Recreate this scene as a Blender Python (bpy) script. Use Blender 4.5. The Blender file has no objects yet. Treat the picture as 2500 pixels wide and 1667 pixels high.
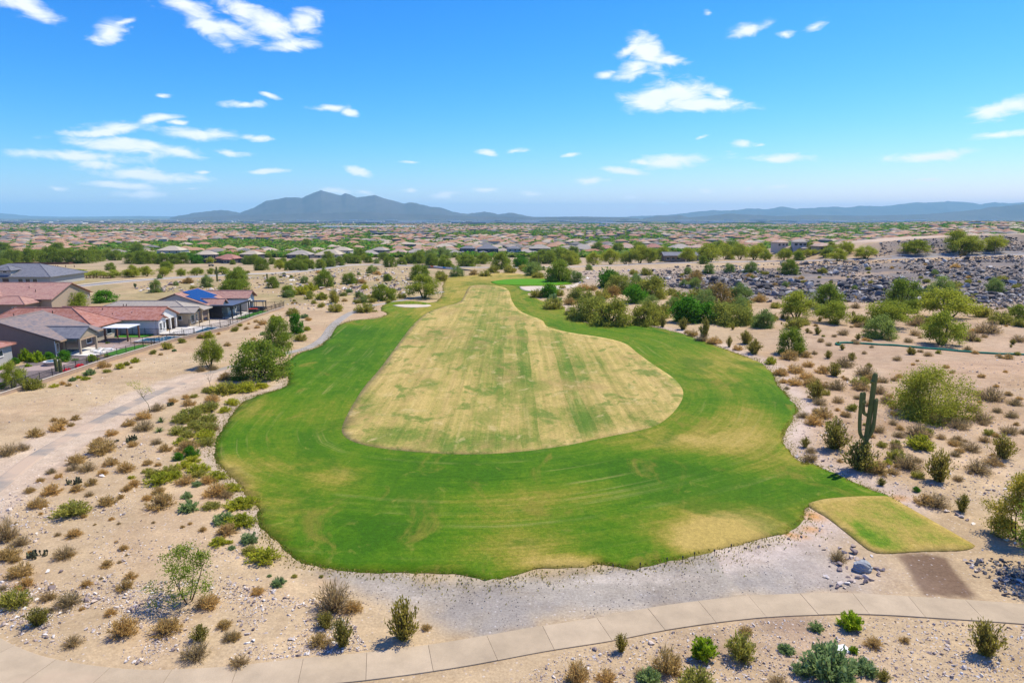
import bpy, bmesh, math, random
import numpy as np
from mathutils import Vector, Matrix
from mathutils.geometry import delaunay_2d_cdt

# ------------------------------------------------------------------ camera, sky, sun, exposure
S = bpy.context.scene
C = S.collection
FPX, CAMH = 1667.0, 25.0
PITCH = math.atan((833.5 - 526) / FPX)
cam_data = bpy.data.cameras.new('camera')
cam_data.sensor_width = 36.0
cam_data.lens = FPX / 2500 * 36
cam_data.clip_start = 0.5
cam_data.clip_end = 150000
cam = bpy.data.objects.new('camera', cam_data)
C.objects.link(cam)
cam.location = (0, 0, CAMH)
cam.rotation_euler = (math.pi / 2 - PITCH, 0, 0)
S.camera = cam
SUN_EL, SUN_AZ = math.radians(58), math.radians(55)      # azimuth from +Y towards +X
sun_data = bpy.data.lights.new('sun', 'SUN')
sun_data.energy = 4.4
sun_data.angle = math.radians(0.53)
sun_data.color = (1.0, 0.915, 0.755)
sun = bpy.data.objects.new('sun', sun_data)
C.objects.link(sun)
sd = Vector((math.sin(SUN_AZ) * math.cos(SUN_EL), math.cos(SUN_AZ) * math.cos(SUN_EL), math.sin(SUN_EL)))
sun.rotation_euler = sd.to_track_quat('Z', 'Y').to_euler()
S.view_settings.view_transform = 'Standard'
S.view_settings.look = 'None'
S.view_settings.gamma = 1
S.view_settings.exposure = 0.5
S.cycles.use_denoising = True
S.cycles.max_bounces = 6
S.cycles.transparent_max_bounces = 8
S.cycles.volume_bounces = 1

def build_world():
    w = bpy.data.worlds.new('World')
    S.world = w
    w.use_nodes = True
    w.cycles.sampling_method = 'MANUAL'; w.cycles.sample_map_resolution = 256
    nt = w.node_tree
    nt.nodes.clear()
    N = nt.nodes.new
    L = nt.links.new
    out = N('ShaderNodeOutputWorld'); bg = N('ShaderNodeBackground')
    L(bg.outputs[0], out.inputs[0])
    bg.inputs['Strength'].default_value = 0.15
    sky = N('ShaderNodeTexSky'); sky.sky_type = 'NISHITA'; sky.sun_disc = False
    sky.sun_elevation = SUN_EL; sky.sun_rotation = SUN_AZ
    sky.altitude = 400; sky.air_density = 1.0; sky.dust_density = 0.35; sky.ozone_density = 2.0
    # grade of the clear air: deep blue overhead, pale towards the horizon
    ss = N('ShaderNodeSeparateColor'); L(sky.outputs[0], ss.inputs[0]); hs = N('ShaderNodeCombineColor')
    for i, (g, k) in enumerate(((2.6, .026), (1.4, .28), (.5, 2.02))):
        pw = N('ShaderNodeMath'); pw.operation = 'POWER'; L(ss.outputs[i], pw.inputs[0]); pw.inputs[1].default_value = g
        ml = N('ShaderNodeMath'); ml.operation = 'MULTIPLY'; L(pw.outputs[0], ml.inputs[0]); ml.inputs[1].default_value = k
        L(ml.outputs[0], hs.inputs[i])
    # direction -> azimuth, elevation
    tc = N('ShaderNodeTexCoord')
    sep = N('ShaderNodeSeparateXYZ'); L(tc.outputs['Generated'], sep.inputs[0])
    def m(op, a, b=None, c=None, clamp=False):
        n = N('ShaderNodeMath'); n.operation = op; n.use_clamp = clamp
        for i, v in enumerate((a, b, c)):
            if v is None: continue
            if isinstance(v, (int, float)): n.inputs[i].default_value = v
            else: L(v, n.inputs[i])
        return n.outputs[0]
    az = m('ARCTAN2', sep.outputs[0], sep.outputs[1])
    el = m('ARCSINE', sep.outputs[2])
    cmb = N('ShaderNodeCombineXYZ'); L(az, cmb.inputs[0]); L(el, cmb.inputs[1])
    P = cmb.outputs[0]
    # turbulence: warp the sky coordinate a little so that cloud edges curl
    def noise(vec, scale, detail, rough, dist=0.0):
        n = N('ShaderNodeTexNoise'); n.inputs['Scale'].default_value = scale; n.inputs['Detail'].default_value = detail
        n.inputs['Roughness'].default_value = rough; n.inputs['Distortion'].default_value = dist
        L(vec, n.inputs['Vector']); return n
    st = N('ShaderNodeMapping'); st.inputs['Scale'].default_value = (1, 2.2, 1); L(P, st.inputs[0])
    nw = noise(st.outputs[0], 9, 4, 0.55)
    wv = N('ShaderNodeVectorMath'); wv.operation = 'MULTIPLY_ADD'
    L(nw.outputs['Color'], wv.inputs[0]); wv.inputs[1].default_value = (0.07, 0.022, 0); 
    ad = N('ShaderNodeVectorMath'); ad.operation = 'ADD'; L(P, ad.inputs[0]); ad.inputs[1].default_value = (-0.035, -0.011, 0)
    L(ad.outputs[0], wv.inputs[2])
    Pw = wv.outputs[0]
    D = None
    for (u, v, a, b, rot, k) in CLOUDS:
        def ae(u, v):
            x = (u - 1250) / FPX; y = (833.5 - v) / FPX
            d = Vector((x, math.cos(PITCH) + y * math.sin(PITCH), -math.sin(PITCH) + y * math.cos(PITCH))).normalized()
            return math.atan2(d.x, d.y), math.asin(d.z)
        a0, e0 = ae(u, v); a1, _ = ae(u + a, v); _, e1 = ae(u, v - b)
        mp = N('ShaderNodeMapping'); mp.vector_type = 'TEXTURE'
        mp.inputs['Location'].default_value = (a0, e0, 0)
        mp.inputs['Rotation'].default_value = (0, 0, math.radians(rot))
        mp.inputs['Scale'].default_value = (max(abs(a1 - a0), 1e-4), max(abs(e1 - e0), 1e-4), 1)
        L(Pw, mp.inputs[0])
        ln = N('ShaderNodeVectorMath'); ln.operation = 'LENGTH'; L(mp.outputs[0], ln.inputs[0])
        d = m('ADD', ln.outputs['Value'], .95 - (k if k > .92 else k + .14))
        D = d if D is None else m('SMOOTH_MIN', D, d, 0.25)
    # away from the view the same kind of scattered cloud goes on
    zc = m('MAXIMUM', sep.outputs[2], 0.04)
    cx = m('DIVIDE', sep.outputs[0], zc); cy = m('DIVIDE', sep.outputs[1], zc)
    cp = N('ShaderNodeCombineXYZ'); L(cx, cp.inputs[0]); L(cy, cp.inputs[1])
    ng = noise(cp.outputs[0], 0.55, 3, 0.5)
    Dg = m('MULTIPLY_ADD', ng.outputs['Fac'], -5.0, 4.2)
    away = m('MAXIMUM', m('MULTIPLY_ADD', m('ABSOLUTE', az), 8, -5.6, True), m('MULTIPLY_ADD', el, 8, -4.4, True), None, True)
    Dg2 = m('ADD', Dg, m('MULTIPLY', m('SUBTRACT', 1.0, away), 3.0))
    D = m('MINIMUM', D, Dg2)
    st2 = N('ShaderNodeMapping'); st2.inputs['Scale'].default_value = (1, 2.6, 1); L(P, st2.inputs[0])
    n2 = noise(st2.outputs[0], 26, 7, 0.62, 0.6)
    f = m('MULTIPLY_ADD', m('SUBTRACT', n2.outputs['Fac'], 0.5), 2.5, m('SUBTRACT', 1.0, D))
    mr = N('ShaderNodeMapRange'); mr.interpolation_type = 'SMOOTHSTEP'
    L(f, mr.inputs['Value']); mr.inputs['From Min'].default_value = -0.42; mr.inputs['From Max'].default_value = 0.85
    mr.inputs['To Max'].default_value = 0.93
    # cloud body: white tops, faintly greyer cores
    n3 = noise(st2.outputs[0], 14, 5, 0.6)
    cr = N('ShaderNodeMix'); cr.data_type = 'RGBA'
    cr.inputs['A'].default_value = (4.5, 4.9, 5.4, 1); cr.inputs['B'].default_value = (5.8, 5.8, 5.9, 1)
    L(n3.outputs['Fac'], cr.inputs['Factor'])
    mx = N('ShaderNodeMix'); mx.data_type = 'RGBA'
    L(mr.outputs[0], mx.inputs['Factor']); L(hs.outputs[0], mx.inputs['A']); L(cr.outputs[2], mx.inputs['B'])
    L(mx.outputs[2], bg.inputs[0])

# cloud: centre u, v, half width, half height (photo pixels), tilt degrees, strength
CLOUDS = [
 (55, 15, 80, 22, -18, 1.0), (265, 75, 45, 22, 25, .75), (300, 55, 40, 8, 20, .55),
 (450, 18, 58, 20, -10, 1.05), (500, 62, 60, 30, -38, 1.0), (560, 80, 50, 22, -8, 1.0), (600, 40, 45, 26, -20, .9), (660, 62, 60, 26, -15, .95), (745, 55, 36, 24, 10, .95), (710, 104, 58, 17, 8, .95),
 (590, 258, 52, 7, 3, .8), (660, 240, 30, 7, -14, .7), (795, 258, 42, 9, 6, .75), (845, 270, 20, 10, -20, .85), (402, 230, 16, 7, 0, .5),
 (300, 310, 85, 15, 3, 1.0), (240, 320, 70, 10, 3, .8), (385, 293, 40, 10, 10, .9), (440, 300, 18, 6, 0, .7), (485, 328, 80, 14, 2, .95), (628, 332, 34, 9, 0, .8),
 (310, 358, 120, 17, -4, 1.05), (410, 372, 60, 12, -8, .95), (190, 380, 120, 15, -3, 1.0), (240, 400, 70, 10, -3, .8), (570, 370, 52, 7, -3, .75),
 (370, 428, 115, 13, -3, 1.0), (300, 452, 80, 9, -3, .75), (350, 472, 60, 9, -2, .8), (140, 458, 28, 7, 0, .6), (650, 418, 60, 6, 0, .75), (880, 421, 26, 10, -12, .9), (820, 466, 40, 8, -6, .8), (890, 471, 36, 6, 0, .7), (470, 462, 30, 5, 0, .5), (490, 418, 26, 4, 0, .5),
 (1190, 371, 28, 7, -3, .85), (1262, 370, 30, 6, 8, .65), (1100, 475, 34, 7, 3, .7), (1180, 465, 36, 6, 5, .7), (1010, 462, 16, 5, 0, .7), (990, 400, 24, 5, 0, .4), (1384, 376, 20, 6, 0, .6),
 (1545, 118, 40, 12, 20, .75), (1590, 130, 52, 30, -40, 1.05), (1560, 160, 45, 26, 25, 1.0), (1630, 148, 36, 12, 0, .8), (1480, 180, 30, 10, 10, .6),
 (1640, 232, 80, 28, 5, 1.15), (1600, 250, 50, 22, 0, 1.1), (1740, 228, 28, 18, 0, 1.0), (1700, 255, 110, 16, -4, 1.05), 
 (1840, 70, 50, 16, 10, .95), (1935, 82, 30, 9, 0, .55), (2005, 62, 26, 12, 25, .5), (1735, 27, 16, 10, 0, .45),
 (2450, 262, 70, 22, 10, 1.05), (2440, 326, 62, 11, 3, .9), (1805, 354, 30, 8, -3, .85), (1850, 356, 22, 5, 0, .65), (1640, 394, 95, 16, 2, 1.0), (1570, 395, 40, 9, 0, .8), (1905, 390, 80, 10, -3, .95), (2260, 380, 120, 13, 3, .95),
 (1515, 420, 52, 8, -3, .9), (1438, 443, 36, 8, -3, .9), (1296, 473, 26, 7, -2, .8), (1714, 463, 18, 5, 0, .7), (1910, 459, 36, 5, 0, .65), (2270, 441, 32, 6, 0, .8), (2385, 455, 30, 5, 0, .6), (1540, 485, 32, 5, 0, .5), (1614, 498, 22, 5, 0, .55), (1550, 508, 20, 4, 0, .5), (1717, 335, 18, 6, 10, .55), (1830, 459, 12, 5, 0, .6),
]
build_world()

# ------------------------------------------------------------------ numbers: noise, camera rays, terrain
rng = np.random.default_rng(7)
R_ = random.Random(11)

def vnoise(x, y, seed=0):
    x = np.asarray(x, float); y = np.asarray(y, float)
    xi = np.floor(x); yi = np.floor(y); fx = x - xi; fy = y - yi
    fx = fx * fx * (3 - 2 * fx); fy = fy * fy * (3 - 2 * fy)
    def h(a, b):
        n = np.sin(a * 127.1 + b * 311.7 + seed * 74.7) * 43758.5453
        return n - np.floor(n)
    return (h(xi, yi) * (1 - fx) + h(xi + 1, yi) * fx) * (1 - fy) + (h(xi, yi + 1) * (1 - fx) + h(xi + 1, yi + 1) * fx) * fy
def fbm(x, y, o=4, seed=0):
    s = 0; a = .5
    for i in range(o):
        s = s + a * vnoise(x * 2 ** i, y * 2 ** i, seed + i); a *= .5
    return s
def sst(a, b, x):
    t = np.clip((x - a) / (b - a), 0, 1); return t * t * (3 - 2 * t)

CR = dict(A=(0, 480, 700/2335), B=(0, 900, 700/2335), C=(0, 1240, 900/2352), D=(1800, 900, 700/2195), E=(1300, 1280, 1200/2352),
          F=(1800, 480, 700/2335), G=(1300, 440, 700/2352), I=(600, 440, 800/2352), J=(480, 640, 1500/2352), K=(2000, 1180, 500/2352),
          L=(0, 650, 320/1619), M=(260, 680, 300/2352), N=(480, 680, 280/2311), O=(1250, 640, 600/2352), Q=(300, 550, 450/2352),
          R=(700, 560, 400/2352), Z=(0, 0, 1.0))
def uvp(c, x, y):
    a = CR[c]; return a[0] + x * a[2], a[1] + y * a[2]
def ray(u, v):
    x = (u - 1250) / FPX; y = (833.5 - v) / FPX
    return np.array([x, math.cos(PITCH) + y * math.sin(PITCH), -math.sin(PITCH) + y * math.cos(PITCH)])
def proj(p):
    d = np.array([p[0], p[1], p[2] - CAMH])
    z = d[1] * math.cos(PITCH) - d[2] * math.sin(PITCH)
    y = d[1] * math.sin(PITCH) + d[2] * math.cos(PITCH)
    return 1250 + FPX * d[0] / z, 833.5 - FPX * y / z, z

PY = [-1e5, 255, 300, 340, 450, 620, 900, 1250, 2000, 4000, 10000, 20000, 40000]
PZ = [0, 0, -.6, -2.2, -7, -12.5, -14, -15.5, -19, -30, -60, -72, -60]
QY = [-1e5, 255, 340, 450, 620, 1000, 2000, 4000, 10000, 20000, 40000]
QZ = [0, 0, -1, -4, -4, -1, 1, -14, -58, -72, -60]
HX = [30, 60, 90, 154, 226, 400]; HZ = [0, .8, 2.7, 5.6, 7.9, 10]
def hs0(x, y):
    x = np.asarray(x, float); y = np.asarray(y, float)
    s = sst(.38, .68, x / np.maximum(y, 1)) * sst(200, 500, y)
    z = np.interp(y, PY, PZ) * (1 - s) + np.interp(y, QY, QZ) * s
    toe = np.interp(x, [40, 60, 110, 125, 200], [238, 202, 200, 184, 186])
    a1 = np.interp(x, HX, HZ)
    z = z + a1 * sst(0, 1, (y - toe) / np.maximum(292 - toe, 1)) * (1 - sst(370, 640, y)) 
    a2 = np.interp(x, [150, 185, 235, 500], [0, 7.5, 9, 10])
    z = z + a2 * sst(316, 346, y) * (1 - sst(430, 700, y))
    # terraces and lumps on the rock slope
    hm = sst(35, 80, x) * sst(-5, 25, y - toe) * (1 - sst(282, 292, y)) + sst(165, 190, x) * sst(318, 325, y) * (1 - sst(342, 350, y))
    z = z + hm * (1.6 * (fbm(x / 14, y / 8, 3, 5) - .44))
    # the green sits on a low mound, the near lawn rolls a little
    z = z + .9 * np.exp(-((x - 14) ** 2 / 700 + (y - 252) ** 2 / 300))
    near = (1 - sst(220, 300, y)) * sst(20, 60, y)
    z = z + near * (1.0 * (vnoise(x / 38 + 3, y / 45, 9) - .5) + .28 * (vnoise(x / 15 + 8, y / 17, 12) - .5))
    return z

def march(u, v):
    d = ray(u, v)
    t = np.geomspace(15, 60000, 800)
    P = d[None, :] * t[:, None]
    f = P[:, 2] + CAMH - hs0(P[:, 0], P[:, 1])
    i = np.argmax(f < 0)
    if f[i] >= 0: i = len(t) - 1
    a, b = t[max(i - 1, 0)], t[i]
    for _ in range(14):
        c = .5 * (a + b); p = d * c
        if p[2] + CAMH - float(hs0(p[0], p[1])) < 0: b = c
        else: a = c
    p = d * b
    return p[0], p[1]
def gp(c, x, y):
    return march(*uvp(c, x, y))

# ------------------------------------------------------------------ outlines of the lawns and paths (on the ground, metres)
LAWN_J = [(960,60),(1040,52),(1100,46),(1180,41),(1260,47),(1330,60),(1420,74),(1436,80),(1400,104),(1300,113),(1268,124),(1330,150),(1400,172),(1425,208),(1530,240),(1660,241),(1740,248),(1860,275),(1960,310),(2080,355),(2160,385),(2208,430),(2228,470),(2280,530),(2302,568),(2265,620),(2246,662),(2262,712),(2330,775)]
LAWN_D = [(520,700),(640,760),(800,830),(960,900),(1090,945),(1210,988),(1130,1000),(900,1010),(700,1020),(560,1060),(540,1085),(500,1150),(420,1215)]
LAWN_J2 = [(2250,1040),(2120,1075),(1960,1108),(1880,1122),(1840,1135),(1780,1146),(1720,1160),(1660,1172),(1610,1163),(1530,1155),(1480,1171),(1340,1170),(1300,1176),(1230,1202),(1120,1223),(1060,1206),(960,1195),(800,1190),(600,1185),(480,1166),(400,1150),(350,1112),(312,1082),(270,1050),(246,1000),(235,950),(190,890),(150,840),(100,800),(70,740),(75,690),(110,620),(150,560),(200,520),(330,480),(350,450),(332,410),(345,380),(400,347),(470,324),(510,285),(540,243),(600,224),(690,215),(728,198),(702,180),(722,160),(780,150),(890,155),(930,140),(940,110),(945,80)]
lawn = [gp('J', *p) for p in LAWN_J] + [gp('D', *p) for p in LAWN_D] + [gp('J', *p) for p in LAWN_J2]
FAIR_J = [(1010,150),(1050,92),(1130,90),(1190,104),(1208,150),(1240,188),(1320,222),(1342,246),(1420,268),(1560,290),(1640,312),(1690,350),(1745,390),(1820,440),(1856,480),(1862,515),(1838,560),(1792,605),(1730,636),(1560,672),(1400,705),(1200,730),(1010,736),(850,728),(700,712),(605,690),(562,662),(558,628),(590,560),(640,480),(700,410),(760,330),(820,250),(880,196),(940,172)]
fair = [gp('J', *p) for p in FAIR_J]
GREEN_J = [(1128,76),(1160,70),(1230,65),(1340,67),(1405,72),(1432,78),(1400,85),(1330,89),(1240,89),(1160,86),(1135,82)]
green = [gp('J', *p) for p in GREEN_J]
BUNK1 = [gp('J', *p) for p in [(1236,95),(1280,92),(1340,91.5),(1400,89),(1440,83.5),(1462,80),(1452,95),(1400,104),(1340,109),(1280,112),(1248,106)]]
BUNK2 = [gp('J', *p) for p in [(742,164),(770,161.5),(805,160),(850,160),(880,162),(897,167),(880,172),(830,174.5),(780,172)]]
TEE_D = [(545,1035),(620,1010),(700,995),(900,980),(1140,978),(1200,1000),(1500,1170),(1700,1285),(1812,1350),(1808,1372),(1700,1393),(1400,1400),(1120,1416),(1020,1396),(940,1340),(700,1150),(575,1075)]
tee = [gp('D', *p) for p in TEE_D]
PATH_TOP = [(-120,1500),(-60,1530),(0,1557.6),(38,1578),(115,1606),(230,1626),(344,1636),(459,1634),(574,1626),(727,1609),(900,1593),(1100,1567),(1300,1532.5),(1453,1509.6),(1575,1486.6),(1698,1468.8),(1820,1456),(1922,1451),(2035,1448.4),(2142,1452),(2249,1458.6),(2371,1466),(2500,1476),(2640,1492),(2800,1515)]
path_top = [march(*p) for p in PATH_TOP]
SIDE = [(-140,1290),(0,1182),(75,1122),(165,1068),(255,1020),(315,990),(420,944),(520,908),(620,880),(700,862),(754,848),(792,824),(812,796),(838,775),(862,762),(905,747),(955,738),(1010,727),(1080,712)]
side_path = [march(*p) for p in SIDE]
ROAD = [(-260,745),(-60,722),(120,704),(210,697),(375,682),(531,673),(640,668.5),(698,666),(763,659),(830,650),(879,646.5),(938,647),(1054,651),(1144,653),(1260,654),(1386,652),(1538,646.5),(1598,644),(1746,640.5),(1850,639),(1965,637),(2100,633.5),(2220,628),(2360,624.5),(2500,620.5),(2700,612)]
road_l = [march(*p) for p in ROAD]

def resample(pts, step, closed=True):
    P = np.array(pts + ([pts[0]] if closed else []), float)
    # Catmull-Rom through the points, then even spacing
    n = len(P); out = []
    for i in range(n - 1):
        p0 = P[i - 1] if i > 0 else (P[n - 2] if closed else P[i]); p1 = P[i]; p2 = P[i + 1]
        p3 = P[i + 2] if i + 2 < n else (P[1] if closed else P[i + 1])
        k = 12
        for j in range(k):
            t = j / k
            out.append(.5 * ((2 * p1) + (-p0 + p2) * t + (2 * p0 - 5 * p1 + 4 * p2 - p3) * t * t + (-p0 + 3 * p1 - 3 * p2 + p3) * t ** 3))
    out.append(P[-1])
    Q = np.array(out); seg = np.hypot(*np.diff(Q, axis=0).T); s = np.concatenate([[0], np.cumsum(seg)])
    m = max(int(s[-1] / step), 3)
    t = np.linspace(0, s[-1], m + 1)
    X = np.stack([np.interp(t, s, Q[:, 0]), np.interp(t, s, Q[:, 1])], 1)
    return X[:-1] if closed else X

def seg_dist(px_, py_, poly, closed):
    """distance to a polyline, arc length of the nearest point"""
    A = np.asarray(poly, float)
    B = np.roll(A, -1, 0) if closed else A[1:]
    if not closed: A = A[:-1]
    L2 = np.concatenate([[0], np.cumsum(np.hypot(*(B - A).T))])
    best = np.full(px_.shape, 1e9); arc = np.zeros(px_.shape)
    for i in range(len(A)):
        d = B[i] - A[i]; l2 = max(d @ d, 1e-9)
        t = np.clip(((px_ - A[i, 0]) * d[0] + (py_ - A[i, 1]) * d[1]) / l2, 0, 1)
        q = np.hypot(px_ - A[i, 0] - t * d[0], py_ - A[i, 1] - t * d[1])
        m = q < best
        best = np.where(m, q, best); arc = np.where(m, L2[i] + t * math.sqrt(l2), arc)
    return best, arc
def inside(px_, py_, poly):
    A = np.asarray(poly, float); B = np.roll(A, -1, 0)
    c = np.zeros(px_.shape, bool)
    for (x0, y0), (x1, y1) in zip(A, B):
        k = ((y0 > py_) != (y1 > py_))
        c ^= k & (px_ < (x1 - x0) * (py_ - y0) / ((y1 - y0) if y1 != y0 else 1e-9) + x0)
    return c

LAWN_B = resample(lawn, .6); FAIR_B = resample(fair, 1.2); TEE_B = resample(tee, .6)
GREEN_B = resample(green, 1.0); B1_B = resample(BUNK1, .8); B2_B = resample(BUNK2, .6)
PATH_B = resample(path_top, .5, False); SIDE_B = resample(side_path, 1.0, False); ROAD_B = resample(road_l, 3.0, False)

def rough_mask(x, y):
    """1 where the natural ground is bumpy, 0 on and beside lawns, paths and house lots; second value: how deep inside a sheet"""
    m = np.ones(x.shape); ins = np.zeros(x.shape)
    k = (np.hypot(x, y) < 460)
    xs, ys = x[k], y[k]
    mm = np.ones(xs.shape); ii = np.zeros(xs.shape)
    for poly in (LAWN_B[::4], TEE_B[::2], B1_B, B2_B):
        d, _ = seg_dist(xs, ys, poly, True); inn = inside(xs, ys, poly)
        mm *= np.where(inn, 0, sst(.0, 5, d)); ii = np.maximum(ii, np.where(inn, d, 0))
    for poly, w in ((PATH_B[::3], 3.0), (SIDE_B[::2], 2.5), (ROAD_B[::2], 5.5)):
        d, _ = seg_dist(xs, ys, poly, False); mm *= sst(w, w + 4, d)
    mm *= 1 - sst(56, 62, -xs) * sst(88, 96, ys) * (1 - sst(196, 210, ys))
    m[k] = mm; ins[k] = ii
    return m, ins
def hfull(x, y):
    x = np.asarray(x, float); y = np.asarray(y, float)
    m, ins = rough_mask(np.atleast_1d(x), np.atleast_1d(y))
    m = m.reshape(x.shape); ins = ins.reshape(x.shape)
    far = 1 - sst(350, 700, np.hypot(x, y))
    n = .9 * (fbm(x / 22, y / 22, 2, 21) - .38) + .35 * (fbm(x / 6, y / 6, 2, 31) - .38)
    return hs0(x, y) + n * m * far - np.minimum(.35, .2 * ins)
GRID = {}
def hz(x, y):
    """height of the built ground sheet (bilinear in its own polar grid)"""
    r = math.hypot(x, y); a = math.atan2(x, y)
    if a < GRID['ang'][0]: a += 2 * math.pi
    i = int(np.clip(np.searchsorted(GRID['rad'], r) - 1, 0, len(GRID['rad']) - 2)); j = int(np.clip(np.searchsorted(GRID['ang'], a) - 1, 0, len(GRID['ang']) - 2))
    f = (r - GRID['rad'][i]) / (GRID['rad'][i + 1] - GRID['rad'][i]); g = (a - GRID['ang'][j]) / (GRID['ang'][j + 1] - GRID['ang'][j])
    Z = GRID['Z']
    return float((Z[i, j] * (1 - f) + Z[i + 1, j] * f) * (1 - g) + (Z[i, j + 1] * (1 - f) + Z[i + 1, j + 1] * f) * g)
def put(c, x, y):
    X, Y = gp(c, x, y); return Vector((X, Y, hz(X, Y)))
def mpp(p):
    """metres per photo pixel at a point"""
    return proj(p)[2] / FPX

# ------------------------------------------------------------------ object helpers
def mesh_np(name, V, F, mats=(), mi=None, smooth=False, uv=None, islands=None):
    V = np.asarray(V, np.float32).reshape(-1, 3); F = np.asarray(F, np.int32)
    me = bpy.data.meshes.new(name)
    k = F.shape[1]; n = len(F)
    me.vertices.add(len(V)); me.vertices.foreach_set('co', V.ravel())
    me.loops.add(n * k); me.loops.foreach_set('vertex_index', F.ravel())
    me.polygons.add(n); me.polygons.foreach_set('loop_start', np.arange(0, n * k, k, dtype=np.int32))
    if mi is not None: me.polygons.foreach_set('material_index', np.asarray(mi, np.int32))
    me.polygons.foreach_set('use_smooth', np.full(n, smooth))
    for m in mats: me.materials.append(m)
    me.update(calc_edges=True)
    return me
def vcol(me, name, arr):
    """a float vector attribute per vertex"""
    at = me.attributes.new(name, 'FLOAT_VECTOR', 'POINT')
    at.data.foreach_set('vector', np.asarray(arr, np.float32).ravel())
def link(name, data, parent=None, loc=None, rot=None, sc=None):
    o = bpy.data.objects.new(name, data); C.objects.link(o)
    if parent is not None: o.parent = parent
    if loc is not None: o.location = loc
    if rot is not None: o.rotation_euler = (0, 0, rot) if isinstance(rot, (int, float)) else rot
    if sc is not None: o.scale = (sc, sc, sc) if isinstance(sc, (int, float)) else sc
    return o
def tag(o, label, cat, group=None):
    o['label'] = label; o['category'] = cat
    if group: o['group'] = group
    return o
def thing(name, label, cat, loc=(0, 0, 0), rot=0, group=None):
    return tag(link(name, None, None, loc, rot), label, cat, group)
def struct(o, kind='structure'):
    o['kind'] = kind; return o

class MB:
    """collects boxes, slabs and tubes into one mesh"""
    def __init__(s): s.v = []; s.f = []
    def poly(s, pts):
        n = len(s.v); s.v += [tuple(p) for p in pts]; s.f.append(tuple(range(n, n + len(pts)))); return s
    def box(s, x0, x1, y0, y1, z0, z1):
        n = len(s.v)
        s.v += [(x0,y0,z0),(x1,y0,z0),(x1,y1,z0),(x0,y1,z0),(x0,y0,z1),(x1,y0,z1),(x1,y1,z1),(x0,y1,z1)]
        s.f += [tuple(n + i for i in q) for q in ((3,2,1,0),(4,5,6,7),(0,1,5,4),(1,2,6,5),(2,3,7,6),(3,0,4,7))]
        return s
    def prism(s, poly, z0, z1):
        """upright prism over a 2D outline (counter-clockwise); z may be numbers or per-point lists"""
        m = len(poly); n = len(s.v)
        za = z0 if hasattr(z0, '__len__') else [z0] * m; zb = z1 if hasattr(z1, '__len__') else [z1] * m
        s.v += [(p[0], p[1], z) for p, z in zip(poly, za)] + [(p[0], p[1], z) for p, z in zip(poly, zb)]
        s.f += [tuple(range(n + m - 1, n - 1, -1)), tuple(range(n + m, n + 2 * m))]
        for i in range(m):
            j = (i + 1) % m; s.f.append((n + i, n + j, n + m + j, n + m + i))
        return s
    def slab(s, pts, t):
        """thick sheet: a 3D outline and its copy t lower"""
        m = len(pts); n = len(s.v)
        s.v += [tuple(p) for p in pts] + [(p[0], p[1], p[2] - t) for p in pts]
        s.f += [tuple(range(n, n + m)), tuple(range(n + 2 * m - 1, n + m - 1, -1))]
        for i in range(m):
            j = (i + 1) % m; s.f.append((n + j, n + i, n + m + i, n + m + j))
        return s
    def tube(s, pts, rad, k=6, cap=True):
        P = [Vector(p) for p in pts]; n0 = len(s.v)
        for i, p in enumerate(P):
            d = (P[min(i + 1, len(P) - 1)] - P[max(i - 1, 0)]).normalized()
            a = d.cross(Vector((0, 0, 1)) if abs(d.z) < .9 else Vector((1, 0, 0))).normalized(); b = d.cross(a)
            r = rad[i] if hasattr(rad, '__len__') else rad
            for j in range(k):
                an = 2 * math.pi * j / k; q = p + a * (r * math.cos(an)) + b * (r * math.sin(an)); s.v.append(tuple(q))
        for i in range(len(P) - 1):
            for j in range(k):
                q = (j + 1) % k
                s.f.append((n0 + i*k + j, n0 + i*k + q, n0 + (i+1)*k + q, n0 + (i+1)*k + j))
        if cap:
            s.f.append(tuple(n0 + j for j in range(k - 1, -1, -1))); e = n0 + (len(P) - 1) * k
            s.f.append(tuple(e + j for j in range(k)))
        return s
    def mesh(s, name, mat, uv=False, smooth=False):
        me = bpy.data.meshes.new(name); me.from_pydata(s.v, [], s.f); me.materials.append(mat)
        if uv:
            ul = me.uv_layers.new(name='tiles')
            for p in me.polygons:
                nrm = p.normal
                e = Vector((0, 0, 1)).cross(nrm)
                e = e.normalized() if e.length > .02 else Vector((1, 0, 0))
                u = nrm.cross(e)
                for li in p.loop_indices:
                    co = me.vertices[me.loops[li].vertex_index].co
                    ul.data[li].uv = (co.dot(e), co.dot(u))
        if smooth: me.polygons.foreach_set('use_smooth', np.ones(len(me.polygons), bool))
        me.update(); return me
    def part(s, name, mat, parent=None, uv=False, smooth=False):
        return link(name, s.mesh(name, mat, uv, smooth), parent)
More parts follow.
